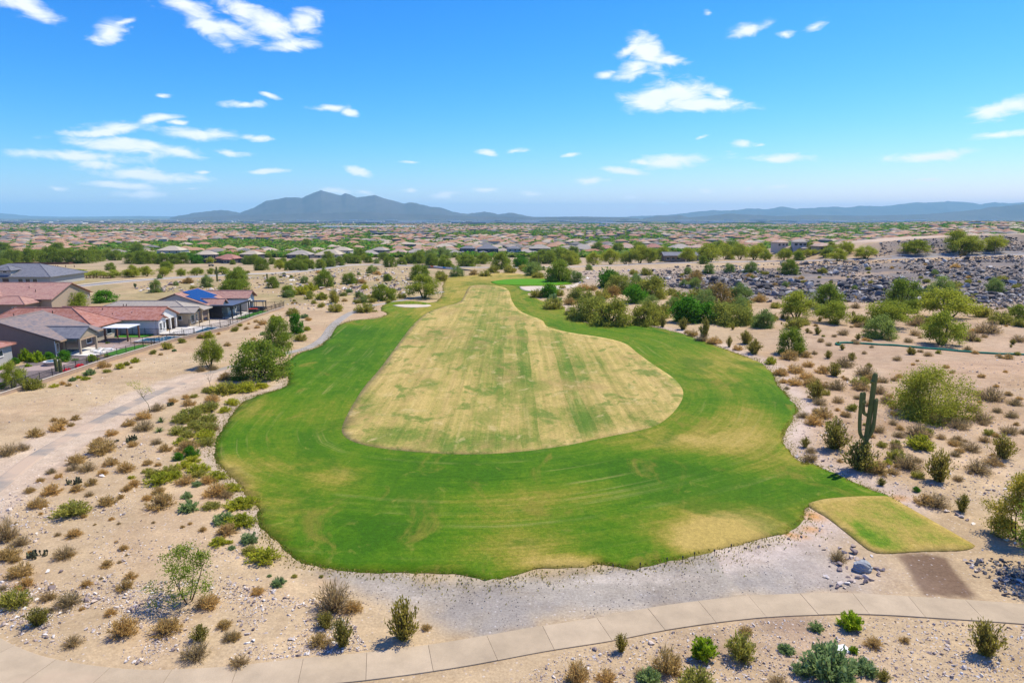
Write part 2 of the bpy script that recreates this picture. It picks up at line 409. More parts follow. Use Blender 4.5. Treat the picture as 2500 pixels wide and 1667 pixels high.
# ------------------------------------------------------------------ materials
class NT:
    def __init__(s, name):
        s.m = bpy.data.materials.new(name); s.m.use_nodes = True
        s.t = s.m.node_tree; s.t.nodes.clear()
        s.out = s.t.nodes.new('ShaderNodeOutputMaterial')
    def n(s, typ, **kw):
        o = s.t.nodes.new('ShaderNode' + typ)
        for k, v in kw.items(): setattr(o, k, v)
        return o
    def put(s, sock, v):
        if v is None: return
        if hasattr(v, 'links') or hasattr(v, 'is_linked'): s.t.links.new(v, sock)
        elif isinstance(v, (tuple, list)) and len(v) == 3 and sock.type == 'RGBA': sock.default_value = (*v, 1)
        else: sock.default_value = v
    def math(s, op, a, b=None, c=None, clamp=False):
        o = s.n('Math', operation=op, use_clamp=clamp)
        for i, v in enumerate((a, b, c)): s.put(o.inputs[i], v)
        return o.outputs[0]
    def noise(s, vec, scale, detail=3, rough=.55, out='Fac', dist=0):
        o = s.n('TexNoise'); s.put(o.inputs['Vector'], vec); o.inputs['Scale'].default_value = scale
        o.inputs['Detail'].default_value = detail; o.inputs['Roughness'].default_value = rough; o.inputs['Distortion'].default_value = dist
        return o.outputs[out]
    def mapv(s, vec, scale=(1, 1, 1), rot=(0, 0, 0)):
        o = s.n('Mapping'); s.put(o.inputs[0], vec); o.inputs['Scale'].default_value = scale; o.inputs['Rotation'].default_value = rot
        return o.outputs[0]
    def mix(s, f, a, b, mode='MIX'):
        o = s.n('Mix', data_type='RGBA', blend_type=mode)
        s.put(o.inputs['Factor'], f); s.put(o.inputs['A'], a); s.put(o.inputs['B'], b)
        return o.outputs[2]
    def ramp(s, f, stops, interp='LINEAR'):
        o = s.n('ValToRGB'); s.put(o.inputs[0], f); e = o.color_ramp.elements; o.color_ramp.interpolation = interp
        while len(e) < len(stops): e.new(.5)
        for el, (p, c) in zip(e, stops): el.position = p; el.color = (*c, 1)
        return o.outputs[0]
    def rng(s, f, a, b, c=0., d=1., smooth=True):
        o = s.n('MapRange', interpolation_type='SMOOTHSTEP' if smooth else 'LINEAR'); s.put(o.inputs[0], f)
        for i, v in enumerate((a, b, c, d)): o.inputs[i + 1].default_value = v
        return o.outputs[0]
    def pos(s): return s.n('NewGeometry').outputs['Position']
    def obj(s): return s.n('TexCoord').outputs['Object']
    def attr(s, name): return s.n('Attribute', attribute_name=name).outputs['Vector']
    def bump(s, h, strength=.5, dist=.05):
        o = s.n('Bump'); s.put(o.inputs['Height'], h); o.inputs['Strength'].default_value = strength; o.inputs['Distance'].default_value = dist
        return o.outputs[0]
    def bsdf(s, col, rough=.8, normal=None, spec=.3, metal=0., **kw):
        b = s.n('BsdfPrincipled'); s.put(b.inputs['Base Color'], col); s.put(b.inputs['Roughness'], rough)
        b.inputs['Specular IOR Level'].default_value = spec; b.inputs['Metallic'].default_value = metal
        if normal is not None: s.put(b.inputs['Normal'], normal)
        for k, v in kw.items(): s.put(b.inputs[k], v)
        s.t.links.new(b.outputs[0], s.out.inputs[0]); return s.m

def plain(name, col, rough=.7, spec=.3, metal=0., var=.12, scale=3.):
    q = NT(name); n = q.noise(q.obj(), scale, 4, .6)
    c = q.mix(1.0, col, q.ramp(n, [(0.2, (1 - var,) * 3), (.8, (1 + var,) * 3)]), 'MULTIPLY')
    return q.bsdf(c, rough, None, spec, metal)

def ground_mat():
    q = NT('desert_soil'); P = q.pos(); soil = q.attr('soil'); aux = q.n('SeparateXYZ'); q.put(aux.inputs[0], q.attr('ground_kind'))
    stony, far = aux.outputs[0], aux.outputs[1]
    big = q.noise(P, .07, 5, .6); mid = q.noise(P, .55, 5, .65); fine = q.noise(P, 5.5, 3, .7); peb = q.noise(P, 2.6, 2, .5)
    c = q.mix(1., soil, q.ramp(big, [(.3, (.86, .83, .8)), (.7, (1.1, 1.1, 1.1))]), 'MULTIPLY')
    c = q.mix(1., c, q.ramp(mid, [(.25, (.8, .78, .76)), (.5, (1, 1, 1)), (.75, (1.13, 1.12, 1.1))]), 'MULTIPLY')
    c = q.mix(1., c, q.ramp(fine, [(.3, (.78, .76, .76)), (.55, (1, 1, 1)), (.72, (1.2, 1.2, 1.2))]), 'MULTIPLY')
    wash = q.noise(q.mapv(P, (.35, 1, 1), (0, 0, .5)), .22, 6, .68, dist=1.6)
    c = q.mix(q.rng(wash, .50, .64, 0, .55), c, q.mix(1., c, (1.22, 1.2, 1.17), 'MULTIPLY')); c = q.mix(q.rng(wash, .46, .34, 0, .5), c, q.mix(1., c, (.80, .755, .71), 'MULTIPLY'))
    v = q.n('TexVoronoi', feature='F1'); q.put(v.inputs['Vector'], P); v.inputs['Scale'].default_value = 3.2
    near = q.math('SUBTRACT', 1., far, None, True)
    cell = q.n('SeparateColor'); q.put(cell.inputs[0], v.outputs['Color'])
    isp = q.math('MULTIPLY', q.rng(v.outputs['Distance'], .16, .3, 1, 0), q.math('MULTIPLY', near, q.rng(cell.outputs[0], .55, .6)))
    isp = q.math('MULTIPLY', isp, q.math('MULTIPLY_ADD', stony, .75, .18))
    pc = q.ramp(cell.outputs[1], [(0, (.2, .16, .16)), (.35, (.33, .27, .25)), (.6, (.52, .45, .4)), (1, (.7, .66, .62))])
    c = q.mix(isp, c, pc)
    # far valley floor: soil, streets and scrub seen from kilometres away
    fn = q.noise(q.mapv(P, (1, .35, 1)), .006, 6, .65); fn2 = q.noise(P, .03, 4, .7)
    fc = q.ramp(fn, [(.3, (.04, .065, .03)), (.45, (.07, .085, .045)), (.57, (.12, .105, .075)), (.7, (.22, .175, .135))])
    fc = q.mix(.5, fc, q.ramp(fn2, [(.35, (.04, .065, .028)), (.52, (.10, .095, .065)), (.72, (.26, .21, .165))]))
    c = q.mix(far, c, fc)
    h = q.math('ADD', q.math('MULTIPLY', mid, .5), q.math('ADD', q.math('MULTIPLY', fine, .22), q.math('MULTIPLY', isp, .3)))
    return q.bsdf(c, .95, q.bump(h, .55, .16), .1)

def turf_mat(name, stops, stretch, amp, bands=0., patch=None, lines=None):
    """x of 'turf' = dryness, y and z = across and along the mower's course (metres)"""
    q = NT(name); a = q.n('SeparateXYZ'); q.put(a.inputs[0], q.attr('turf'))
    cm = q.n('CombineXYZ'); q.put(cm.inputs[0], a.outputs[1]); q.put(cm.inputs[1], a.outputs[2])
    P = q.pos()
    st = q.noise(q.mapv(cm.outputs[0], (stretch[0], stretch[1], 1)), 1., 6, .68)
    st2 = q.noise(q.mapv(cm.outputs[0], (stretch[0] * 4.2, stretch[1] * 2.2, 1)), 1., 5, .7)
    bl = q.noise(P, .13, 7, .68, dist=1.2); fi = q.noise(P, 3.2, 4, .75)
    f = q.math('ADD', a.outputs[0], q.math('MULTIPLY_ADD', st, amp * 1.25, -amp * .625))
    f = q.math('ADD', f, q.math('MULTIPLY_ADD', st2, amp * .8, -amp * .4))
    f = q.math('ADD', f, q.math('MULTIPLY_ADD', bl, amp * 1.1, -amp * .55))
    f = q.math('ADD', f, q.math('MULTIPLY_ADD', fi, .26, -.13))
    f = q.math('ADD', f, q.math('MULTIPLY_ADD', q.noise(P, .75, 6, .76), .62, -.31))
    if bands:
        w = q.n('TexWhiteNoise', noise_dimensions='1D'); q.put(w.inputs['W'], q.math('FLOOR', q.math('MULTIPLY_ADD', q.noise(P, .03, 2), 1.2, q.math('DIVIDE', a.outputs[1], 2.3))))
        w3 = q.noise(q.mapv(cm.outputs[0], (.5, .012, 1)), 1., 4, .7)
        f = q.math('ADD', f, q.math('ADD', q.math('MULTIPLY_ADD', w.outputs['Value'], bands * 2.2, -bands * 1.1), q.math('MULTIPLY_ADD', w3, bands * 6, -bands * 3)))
    c = q.ramp(f, stops)
    if lines:                                              # pale threads of clippings and tyre tracks along the course
        ln = q.noise(q.mapv(cm.outputs[0], (1.1, .018, 1)), 1., 5, .65); br = q.noise(P, .09, 3, .6)
        c = q.mix(q.math('MULTIPLY', q.rng(ln, .54, .68), q.rng(br, .42, .62, 0, lines[1])), c, lines[0])
    if bands:
        w2 = q.noise(q.mapv(cm.outputs[0], (1.3, .006, 1)), 1., 3, .7)
        c = q.mix(1., c, q.ramp(w2, [(.35, (1 - bands,) * 3), (.65, (1 + bands,) * 3)]), 'MULTIPLY')
    for (scale, lo, hi, col, k, dist) in (patch or ()):
        pn = q.noise(q.mapv(P, (1, .62, 1)), scale, 7, .66, dist=dist)
        c = q.mix(q.rng(pn, lo, hi, 0, k), c, col)
    c = q.mix(1., c, q.ramp(fi, [(.3, (.76, .77, .74)), (.7, (1.22, 1.2, 1.16))]), 'MULTIPLY')
    fb = q.noise(P, 11., 3, .8); c = q.mix(1., c, q.ramp(fb, [(.32, (.74, .76, .72)), (.68, (1.24, 1.22, 1.18))]), 'MULTIPLY')
    return q.bsdf(c, .9, q.bump(fb, .8, .07), .1)

def leaf_mat(name, col, var=.35, trans=.45, tip=None):
    q = NT(name); col = tuple(x * k for x, k in zip(col, (2.9, 2.75, 1.9))); tip = tip and tuple(x * 2.8 for x in tip)
    g = q.n('NewGeometry'); oi = q.n('ObjectInfo')
    c = q.mix(g.outputs['Random Per Island'], tuple(x * (1 - var) for x in col), tuple(x * (1 + var) for x in (tip or col)))
    oc = q.ramp(oi.outputs['Random'], [(0, (.82, .86, .8)), (.5, (1, 1, 1)), (1, (1.16, 1.1, .95))])
    c = q.mix(1., c, oc, 'MULTIPLY')
    d = q.n('BsdfDiffuse'); q.put(d.inputs[0], c); t = q.n('BsdfTranslucent'); q.put(t.inputs[0], c)
    mx = q.n('MixShader'); mx.inputs[0].default_value = trans
    q.t.links.new(d.outputs[0], mx.inputs[1]); q.t.links.new(t.outputs[0], mx.inputs[2]); q.t.links.new(mx.outputs[0], q.out.inputs[0])
    return q.m

def rock_mat(name, stops):
    q = NT(name); g = q.n('NewGeometry'); oi = q.n('ObjectInfo'); P = q.pos()
    r = q.math('FRACT', q.math('ADD', g.outputs['Random Per Island'], oi.outputs['Random']))
    c = q.ramp(r, stops); n = q.noise(P, 2.2, 5, .7)
    c = q.mix(1., c, q.ramp(n, [(.25, (.7, .7, .72)), (.6, (1.08, 1.08, 1.06)), (.8, (1.25, 1.22, 1.18))]), 'MULTIPLY')
    return q.bsdf(c, .88, q.bump(q.noise(P, 5, 4, .7), .4, .08), .25)

def tile_mat(name, cols, bright=1.):
    """curved roof tiles laid in courses, colours mixed tile by tile; uv in metres along and up the slope"""
    q = NT(name); uv = q.n('UVMap', uv_map='tiles').outputs[0]
    s = q.n('SeparateXYZ'); q.put(s.inputs[0], uv)
    tu = q.math('FLOOR', q.math('DIVIDE', s.outputs[0], .32)); tv = q.math('FLOOR', q.math('DIVIDE', s.outputs[1], .42))
    cm = q.n('CombineXYZ'); q.put(cm.inputs[0], tu); q.put(cm.inputs[1], tv)
    wn = q.n('TexWhiteNoise', noise_dimensions='2D'); q.put(wn.inputs['Vector'], cm.outputs[0])
    patch = q.noise(q.mapv(cm.outputs[0], (.12, .45, 1)), 1., 3, .6)
    f = q.math('ADD', q.math('MULTIPLY', wn.outputs['Value'], .45), q.math('MULTIPLY', q.rng(patch, .3, .7), .55))
    c = q.ramp(f, [(i / (len(cols) - 1), tuple(x * bright for x in k)) for i, k in enumerate(cols)])
    fu = q.math('FRACT', q.math('DIVIDE', s.outputs[0], .32)); fv = q.math('FRACT', q.math('DIVIDE', s.outputs[1], .42))
    hump = q.math('SINE', q.math('MULTIPLY', fu, math.pi))
    h = q.math('ADD', q.math('MULTIPLY', hump, .7), q.math('MULTIPLY', q.math('SUBTRACT', 1., fv), .5))
    return q.bsdf(c, .75, q.bump(h, .8, .09), .25)

def concrete_mat(name, col, stain=.15, sand=None):
    q = NT(name); P = q.pos(); oi = q.n('ObjectInfo')
    n = q.noise(P, .5, 6, .65); f = q.noise(P, 14, 3, .7)
    c = q.mix(1., col, q.ramp(n, [(.25, (1 - stain,) * 3), (.7, (1 + stain * .6,) * 3)]), 'MULTIPLY')
    c = q.mix(1., c, q.ramp(oi.outputs['Random'], [(0, (.93, .925, .91)), (1, (1.05, 1.05, 1.05))]), 'MULTIPLY')
    c = q.mix(1., c, q.ramp(f, [(.3, (.93,) * 3), (.7, (1.05,) * 3)]), 'MULTIPLY')
    if sand: c = q.mix(q.rng(q.noise(q.mapv(P, (.6, 1, 1)), .11, 4, .7), sand[1], sand[2]), c, sand[0])
    return q.bsdf(c, .88, q.bump(f, .25, .01), .2)

def glass_mat(name, col):
    q = NT(name); return q.bsdf(col, .12, None, .6)

M = {}
M['soil'] = ground_mat()
GREEN = [(0, (.036, .110, .002)), (.2, (.062, .148, .003)), (.38, (.100, .168, .007)), (.55, (.172, .188, .018)), (.75, (.285, .235, .045)), (1, (.40, .295, .085))]
M['rough'] = turf_mat('rough_turf', GREEN, (.42, .035), .62, 0., [(.085, .50, .62, (.038, .115, .003), .6, 1.2), (.12, .55, .66, (.205, .175, .028), .6, 1.5), (.45, .58, .70, (.23, .225, .04), .5, 1.2)], ((.34, .30, .10), .45))
FAIRC = [(0, (.085, .155, .018)), (.22, (.165, .195, .035)), (.42, (.315, .265, .075)), (.62, (.42, .315, .11)), (1, (.51, .385, .155))]
M['fair'] = turf_mat('fairway_turf', FAIRC, (.22, .03), .5, .13, [(.045, .52, .60, (.30, .215, .08), .6, .3), (.13, .52, .63, (.20, .215, .045), .7, .4), (.22, .545, .63, (.10, .17, .024), .75, .5), (.6, .56, .65, (.14, .19, .033), .65, .5), (.33, .57, .66, (.50, .39, .18), .6, .4)], ((.50, .40, .17), .4))
M['tee'] = turf_mat('tee_turf', [(0, (.05, .15, .006)), (.3, (.13, .205, .014)), (.55, (.27, .245, .045)), (.8, (.36, .265, .07)), (1, (.42, .31, .10))], (.5, .22), .8)
M['green'] = turf_mat('putting_green_turf', [(0, (.055, .20, .004)), (.5, (.085, .245, .006)), (1, (.16, .27, .02))], (.5, .1), .2)
M['bunker'] = plain('bunker_sand', (.52, .44, .34), .95, .1, 0, .08, 1.5)
M['concrete'] = concrete_mat('path_concrete', (.425, .335, .222), .2, ((.44, .33, .22), .60, .74))
M['joint'] = plain('joint_dirt', (.355, .28, .187), .95, .1)
M['grey_path'] = concrete_mat('grey_path', (.33, .30, .255), .18)
M['old_path'] = concrete_mat('worn_path', (.285, .25, .205), .18, ((.455, .34, .235), .42, .56))
M['asphalt'] = concrete_mat('road_asphalt', (.235, .225, .22), .18)
M['kerb'] = plain('kerb_concrete', (.52, .48, .43), .9, .2)
M['mulch'] = plain('dark_mulch', (.16, .13, .12), .95, .1, 0, .45, 5)
M['mud'] = plain('brown_earth', (.165, .11, .075), .95, .1, 0, .3, 6)
M['mountain'] = None
LEAF = dict(
 mq=leaf_mat('mesquite_leaf', (.084, .113, .022)), pv=leaf_mat('palo_verde_leaf', (.122, .142, .027)), iw=leaf_mat('ironwood_leaf', (.085, .118, .045)),
 cr=leaf_mat('creosote_leaf', (.102, .094, .030), .5), tb=leaf_mat('olive_brush_leaf', (.104, .116, .031), .4), bu=leaf_mat('bursage_twig', (.19, .135, .070), .4), bg=leaf_mat('grey_brown_twig', (.15, .115, .076), .4),
 li=leaf_mat('lime_leaf', (.15, .16, .022), .35), ol=leaf_mat('olive_leaf', (.12, .122, .034), .45), sg=leaf_mat('sage_leaf', (.085, .125, .068), .35),
 dk=leaf_mat('deep_green_leaf', (.035, .095, .012), .4), br=leaf_mat('brown_leaf', (.13, .095, .045), .4), ye=leaf_mat('yellow_green_leaf', (.10, .115, .022), .5, .38, (.15, .125, .02)),
 op=leaf_mat('olive_palo_verde_leaf', (.125, .135, .026), .4), fr=leaf_mat('margin_grass', (.085, .10, .012), .5, .5, (.12, .095, .025)), red=leaf_mat('bougainvillea_bract', (.38, .015, .05), .4), cit=leaf_mat('citrus_leaf', (.105, .155, .014), .4), yu=leaf_mat('yucca_blade', (.05, .075, .035), .3, .1))
M['bark'] = plain('dark_bark', (.055, .042, .032), .95, .1, 0, .3, 4)
M['twig'] = plain('pale_twig', (.21, .165, .11), .95, .1, 0, .3, 4)
M['pvbark'] = plain('palo_verde_bark', (.12, .12, .045), .9, .1)
M['cactus'] = plain('saguaro_skin', (.15, .16, .05), .8, .2, 0, .3, 2)
M['pear'] = plain('cactus_pad', (.085, .09, .045), .8, .2, 0, .5, 3)
GREY = [(0, (.055, .052, .053)), (.3, (.105, .098, .095)), (.5, (.16, .147, .138)), (.62, (.20, .15, .115)), (.76, (.27, .245, .22)), (.9, (.42, .39, .345)), (1, (.56, .52, .46))]
M['rock_grey'] = rock_mat('blue_grey_rock', GREY)
M['rock_mix'] = rock_mat('mixed_desert_stone', [(0, (.22, .17, .155)), (.2, (.31, .24, .21)), (.4, (.45, .36, .295)), (.65, (.58, .49, .41)), (1, (.72, .67, .60))])
M['boulder'] = rock_mat('pale_grey_boulder', [(0, (.27, .285, .29)), (1, (.31, .32, .325))])
T_RED = [(.24, .10, .075), (.33, .135, .09), (.40, .20, .15), (.30, .155, .16)]
T_PINK = [(.27, .14, .12), (.36, .19, .15), (.42, .25, .185), (.31, .17, .16)]
T_GREY = [(.135, .125, .135), (.19, .165, .16), (.27, .20, .165), (.175, .165, .18)]
T_LIGHT = [(.27, .245, .21), (.33, .29, .24), (.38, .335, .265), (.30, .27, .25)]
T_SLATE = [(.10, .105, .125), (.145, .15, .17), (.19, .19, .205), (.125, .13, .15)]
T_CREAM = [(.38, .315, .225), (.44, .37, .27), (.49, .415, .30), (.40, .335, .26)]
T_TAN = [(.33, .22, .165), (.40, .275, .20), (.46, .33, .25), (.37, .26, .22)]
ROOF = {k: tile_mat('roof_tiles_' + k, v) for k, v in dict(red=T_RED, pink=T_PINK, grey=T_GREY, light=T_LIGHT, slate=T_SLATE, cream=T_CREAM, tan=T_TAN).items()}
STUC = {k: plain('stucco_' + k, v, .9, .15, 0, .08, 2) for k, v in dict(brown=(.245, .19, .15), white=(.66, .635, .60), tan=(.43, .34, .235), grey=(.40, .385, .37), beige=(.36, .285, .21), dark=(.085, .085, .10), pale=(.5, .44, .37)).items()}
M['trim'] = plain('painted_trim', (.42, .29, .19), .7)
M['darktrim'] = plain('dark_fascia', (.12, .075, .06), .7)
M['frame'] = plain('white_window_frame', (.68, .67, .64), .6)
M['glass'] = glass_mat('window_glass', (.035, .05, .06)); M['black'] = plain('black_metal', (.018, .018, .022), .5, .4)
M['pergola'] = plain('dark_blue_grey_metal', (.075, .10, .14), .45, .5); M['white_metal'] = plain('white_metal', (.70, .72, .72), .5, .4)
M['solar'] = glass_mat('solar_cell', (.014, .038, .135)); M['wood'] = plain('brown_wood', (.16, .075, .045), .8)
M['deck'] = plain('pale_paving', (.60, .57, .52), .85); M['paver'] = plain('brown_pavers', (.33, .25, .215), .9, .2, 0, .2, 6)
M['astro'] = plain('artificial_turf', (.055, .19, .018), .9, .1, 0, .15, 4)
M['water'] = glass_mat('pool_water', (.02, .13, .23)); M['block'] = plain('block_wall', (.40, .29, .21), .9, .1, 0, .15, 2)
M['coping'] = plain('wall_coping', (.55, .47, .38), .9); M['orange'] = plain('orange_plastic', (.62, .13, .03), .5)
M['tubegreen'] = plain('green_mesh_tube', (.015, .20, .12), .8, .2, 0, .25, 2); M['white'] = plain('white_plastic', (.72, .71, .68), .6)
M['cloth'] = plain('brown_sun_shade', (.17, .125, .105), .9); M['blue'] = plain('blue_fabric', (.04, .25, .52), .8)
M['carpaint'] = plain('dark_car_paint', (.02, .022, .026), .3, .5); M['tyre'] = plain('tyre_rubber', (.02, .02, .02), .9)
M['redpaint'] = plain('red_cover', (.55, .06, .03), .6); M['rail'] = plain('white_bridge_rail', (.66, .66, .66), .5)
M['rust'] = plain('rust_brown_wall', (.13, .06, .045), .9, .1, 0, .25, 1)
# ------------------------------------------------------------------ the ground, one sheet from under the camera to the horizon
def build_ground():
    ang = np.unique(np.concatenate([np.radians(np.arange(-49, 49.01, .14)), np.radians(np.arange(49, 311.1, 2.5))]))
    rad = np.concatenate([[1.5, 6, 11, 15], np.arange(18, 125, .62), np.geomspace(125.8, 470, 110), np.geomspace(478, 40000, 150)])
    A, Rr = np.meshgrid(ang, rad)
    X = Rr * np.sin(A); Y = Rr * np.cos(A)
    Z = hfull(X.ravel(), Y.ravel()).reshape(X.shape)
    GRID.update(ang=ang, rad=rad, Z=Z)
    V = np.stack([X, Y, Z], -1).reshape(-1, 3)
    na = len(ang); nr = len(rad)
    i, j = np.meshgrid(np.arange(nr - 1), np.arange(na), indexing='ij')
    jn = (j + 1) % na
    F = np.stack([i * na + j, (i + 1) * na + j, (i + 1) * na + jn, i * na + jn], -1).reshape(-1, 4)[:, ::-1]
    me = mesh_np('ground', V, F, [M['soil']], smooth=True)
    x, y = V[:, 0].astype(float), V[:, 1].astype(float)
    n = len(x)
    base = np.array([.435, .33, .196]); col = np.tile(base, (n, 1)); stony = np.full(n, .35)
    def mixc(w, c): 
        nonlocal col
        col = col * (1 - w[:, None]) + np.array(c) * w[:, None]
    def blob(c, px_, py_, rw, rh, k=1.):
        X0, Y0 = gp(c, px_, py_); return k * np.exp(-(((x - X0) / rw) ** 2 + ((y - Y0) / rh) ** 2))
    mixc(.8 * (x > 20) * sst(60, 80, y) * (1 - sst(125, 150, y)) * sst(.3, .5, x / np.maximum(y, 1)), (.47, .34, .245))
    mixc(blob('Z', 2420, 890, 16, 10, .9), (.50, .31, .20)); mixc(blob('Z', 2300, 870, 10, 6, .7), (.52, .33, .22))
    rt = sst(.28, .42, x / np.maximum(y, 1)) * sst(56, 66, y)
    bn = fbm(x / 7., y / 7., 4, 131)
    mixc(rt * .6, (.39, .275, .155)); mixc(rt * .6 * sst(.40, .55, bn), (.33, .225, .122)); mixc(rt * .4 * sst(.52, .60, fbm(x / 11 + 4, y / 9, 3, 137)), (.48, .375, .245))
    lf = (x < -12) * sst(28, 40, y) * (1 - sst(180, 200, y))
    mixc(lf * .4 * sst(.44, .56, bn), (.40, .28, .165)); mixc(lf * .3 * sst(.52, .6, fbm(x / 9 + 7, y / 8, 3, 139)), (.43, .28, .17))
    # grey gravel between the lawn and the concrete path
    gx = np.array([march(u, v) for u, v in [(760, 1395), (900, 1400), (1150, 1400), (1500, 1370), (1850, 1300), (1960, 1290), (2050, 1350), (2140, 1450), (1800, 1460), (1450, 1512), (1180, 1555), (1020, 1500), (880, 1450)]])
    k = np.hypot(x, y) < 120
    d = np.zeros(n); dk, _ = seg_dist(x[k], y[k], gx, True); ins = inside(x[k], y[k], gx); d[k] = np.where(ins, dk, -dk)
    d[~k] = -99
    nn = fbm(x / 3, y / 3, 3, 3) - .45
    mixc(sst(-1.2, 1.5, d + 4 * nn), (.325, .292, .238)); stony = np.where(d > 0, .25, stony)
    mixc(.6 * sst(.5, .62, fbm(x / 2.4, y / 2.4, 4, 8)) * sst(-1, 1, d), (.265, .245, .22))
    mixc(.85 * sst(.52, .6, fbm(x / 9 + 3, y / 2.2, 3, 14)) * sst(0, 2, d), (.42, .375, .31))
    ep = resample([gp('K', *p) for p in [(905,815),(1100,800),(1300,808),(1480,850),(1560,960),(1640,1060),(1740,1180),(1830,1310),(1700,1330),(1400,1315),(1180,1290),(1090,1140),(1030,990),(960,900)]], .6)
    dm = np.full(n, -9.); e_, _ = seg_dist(x[k], y[k], ep, True); dm[k] = np.where(inside(x[k], y[k], ep), e_, -e_)
    mixc(sst(-.25, .35, dm + .8 * nn), (.175, .115, .072))
    ds_ = np.full(n, 99.); ds_[k], _ = seg_dist(x[k], y[k], SIDE_B[::2], False)
    mixc(.75 * (1 - sst(2.2, 5.0, ds_ + 3 * nn)), (.50, .405, .305))
    mixc(.45 * (1 - sst(.25, .5, np.abs(ds_ - 3.3 + 1.2 * nn))), (.40, .315, .24))
    # damp soil round the watered shrubs in front of the path
    mixc(blob('E', 1230, 480, 2.4, 1.5, .8), (.24, .165, .115)); mixc(blob('E', 880, 590, 2.4, 1.4, .6), (.27, .19, .135)); mixc(blob('E', 1380, 640, 3.0, 2.2, .55), (.36, .25, .18))
    mixc(blob('D', 700, 1230, 2.2, 2.6, .7), (.31, .255, .21)); mixc(blob('E', 1480, 230, 4, 3, .6), (.38, .31, .25))
    # trampled brown soil beside the tee, white sandy margin right of the lawn
    dl = np.full(n, 99.); kk = np.hypot(x, y) < 300; dl[kk], _ = seg_dist(x[kk], y[kk], LAWN_B[::2], True)
    rightm = (x > 15) & (y < 200)
    mixc(.7 * (1 - sst(1.0, 4.5, dl)) * rightm, (.52, .43, .36))
    mixc(.6 * (1 - sst(.5, 2.5, dl)) * (x < -20) * (y < 110), (.42, .355, .29))
    mixc(.45 * (1 - sst(-.2, 1.5, dl + 2.2 * nn)) * kk * (y < 170), (.36, .29, .16))
    # orange dry thatch at the lawn's front corner
    mixc(blob('D', 590, 1130, .9, .9, .9), (.5, .25, .07)); mixc(blob('D', 560, 1230, .8, .5, .9), (.5, .25, .07)); mixc(blob('D', 400, 1265, .7, .35, .8), (.5, .25, .07)); mixc(blob('D', 480, 1290, .8, .35, .8), (.5, .25, .07)); mixc(blob('D', 1240, 990, .9, .6, .9), (.46, .24, .08))
    # rock slope on the right, rubble banks on the left
    toe = np.interp(x, [40, 60, 110, 125, 200], [238, 202, 200, 184, 186])
    slope = sst(42, 66, x) * sst(-4, 6, y - toe) * (1 - sst(286, 294, y)) + sst(168, 186, x) * sst(316, 322, y) * (1 - sst(344, 352, y))
    mixc(slope * (.75 + .25 * sst(.36, .5, fbm(x / 16, y / 9, 3, 40))), (.185, .165, .15))
    mixc(slope * .6 * sst(.53, .62, fbm(x / 20 + 9, y / 6, 3, 44)), (.40, .29, .185))
    mixc(.8 * sst(170, 190, x) * sst(352, 358, y) * (1 - sst(420, 460, y)), (.50, .40, .31))
    lb = sst(185, 205, y) * (1 - sst(300, 330, y)) * (1 - sst(-25, -10, x))
    mixc(lb * .6 * sst(.42, .55, fbm(x / 18, y / 10, 3, 52)), (.37, .255, .18)); mixc(lb * .5 * sst(.5, .6, fbm(x / 25 + 5, y / 8, 3, 57)), (.42, .35, .13))
    mixc(.85 * np.exp(-(((x + 55) / 26) ** 2 + ((y - 213) / 7) ** 2)), (.36, .31, .09))
    mixc(.7 * sst(12, 30, x) * (1 - sst(70, 95, x)) * sst(238, 250, y) * (1 - sst(320, 345, y)), (.33, .265, .205))
    mixc(.55 * sst(.33, .45, x / np.maximum(y, 1)) * sst(95, 120, y) * (1 - sst(195, 205, y)), (.40, .295, .20))
    mixc(.75 * sst(186, 200, y) * sst(5, 20, -x), (.385, .29, .155)); mixc(.5 * sst(186, 200, y) * sst(5, 20, -x) * sst(.45, .55, fbm(x / 13, y / 11, 4, 141)), (.24, .215, .09))
    mixc(sst(320, 520, y) * .5, (.36, .28, .20))
    far = sst(560, 1100, np.hypot(x, y) )
    vcol(me, 'soil', col)
    vcol(me, 'ground_kind', np.stack([stony, far, 0 * far], 1))
    return struct(link('ground', me))
build_ground()

# ------------------------------------------------------------------ lawns: thin sods with a cut edge
BLOBS = [(2060,1010,170,60,.35),(1930,1060,120,40,.25),(150,820,60,90,.3),(120,760,40,70,.25),(260,780,170,60,.32),(480,590,140,70,.20),(330,950,110,80,.3),(180,900,60,60,.35),(200,560,90,50,.35),(2010,1020,260,95,.75),(1900,1070,140,50,.3),(1230,1090,200,120,.36),(1360,1145,160,32,.5),(1480,1165,60,25,.5),
 (2020,650,260,110,.36),(1980,420,190,60,.30),(2120,680,120,90,.2),(1850,690,260,36,.42),(2250,770,150,40,.28),(1980,360,260,40,.22),(1560,640,160,40,.12),(520,830,140,50,.34),(560,800,90,30,.2),(640,230,120,28,.2),(1000,110,260,70,.55),(860,190,120,40,.28),
 (1320,180,110,40,.22),(1420,230,140,30,.1),(1700,300,300,30,.12),(1180,46,220,22,.6),(1330,900,260,70,.22),(1000,950,300,80,.08),(1500,860,200,60,.1),(480,330,100,40,-.22),(620,260,110,30,-.25),(520,420,120,70,-.12),(1000,800,420,60,-.2),(700,1080,300,90,-.2),(1700,1080,220,80,-.14),(600,1000,200,60,-.12),(1860,800,300,70,-.16),(2150,900,200,70,-.12),(1950,300,140,40,-.05),(2250,560,60,70,-.2),(110,700,60,80,-.2),(1700,780,240,60,-.12)]
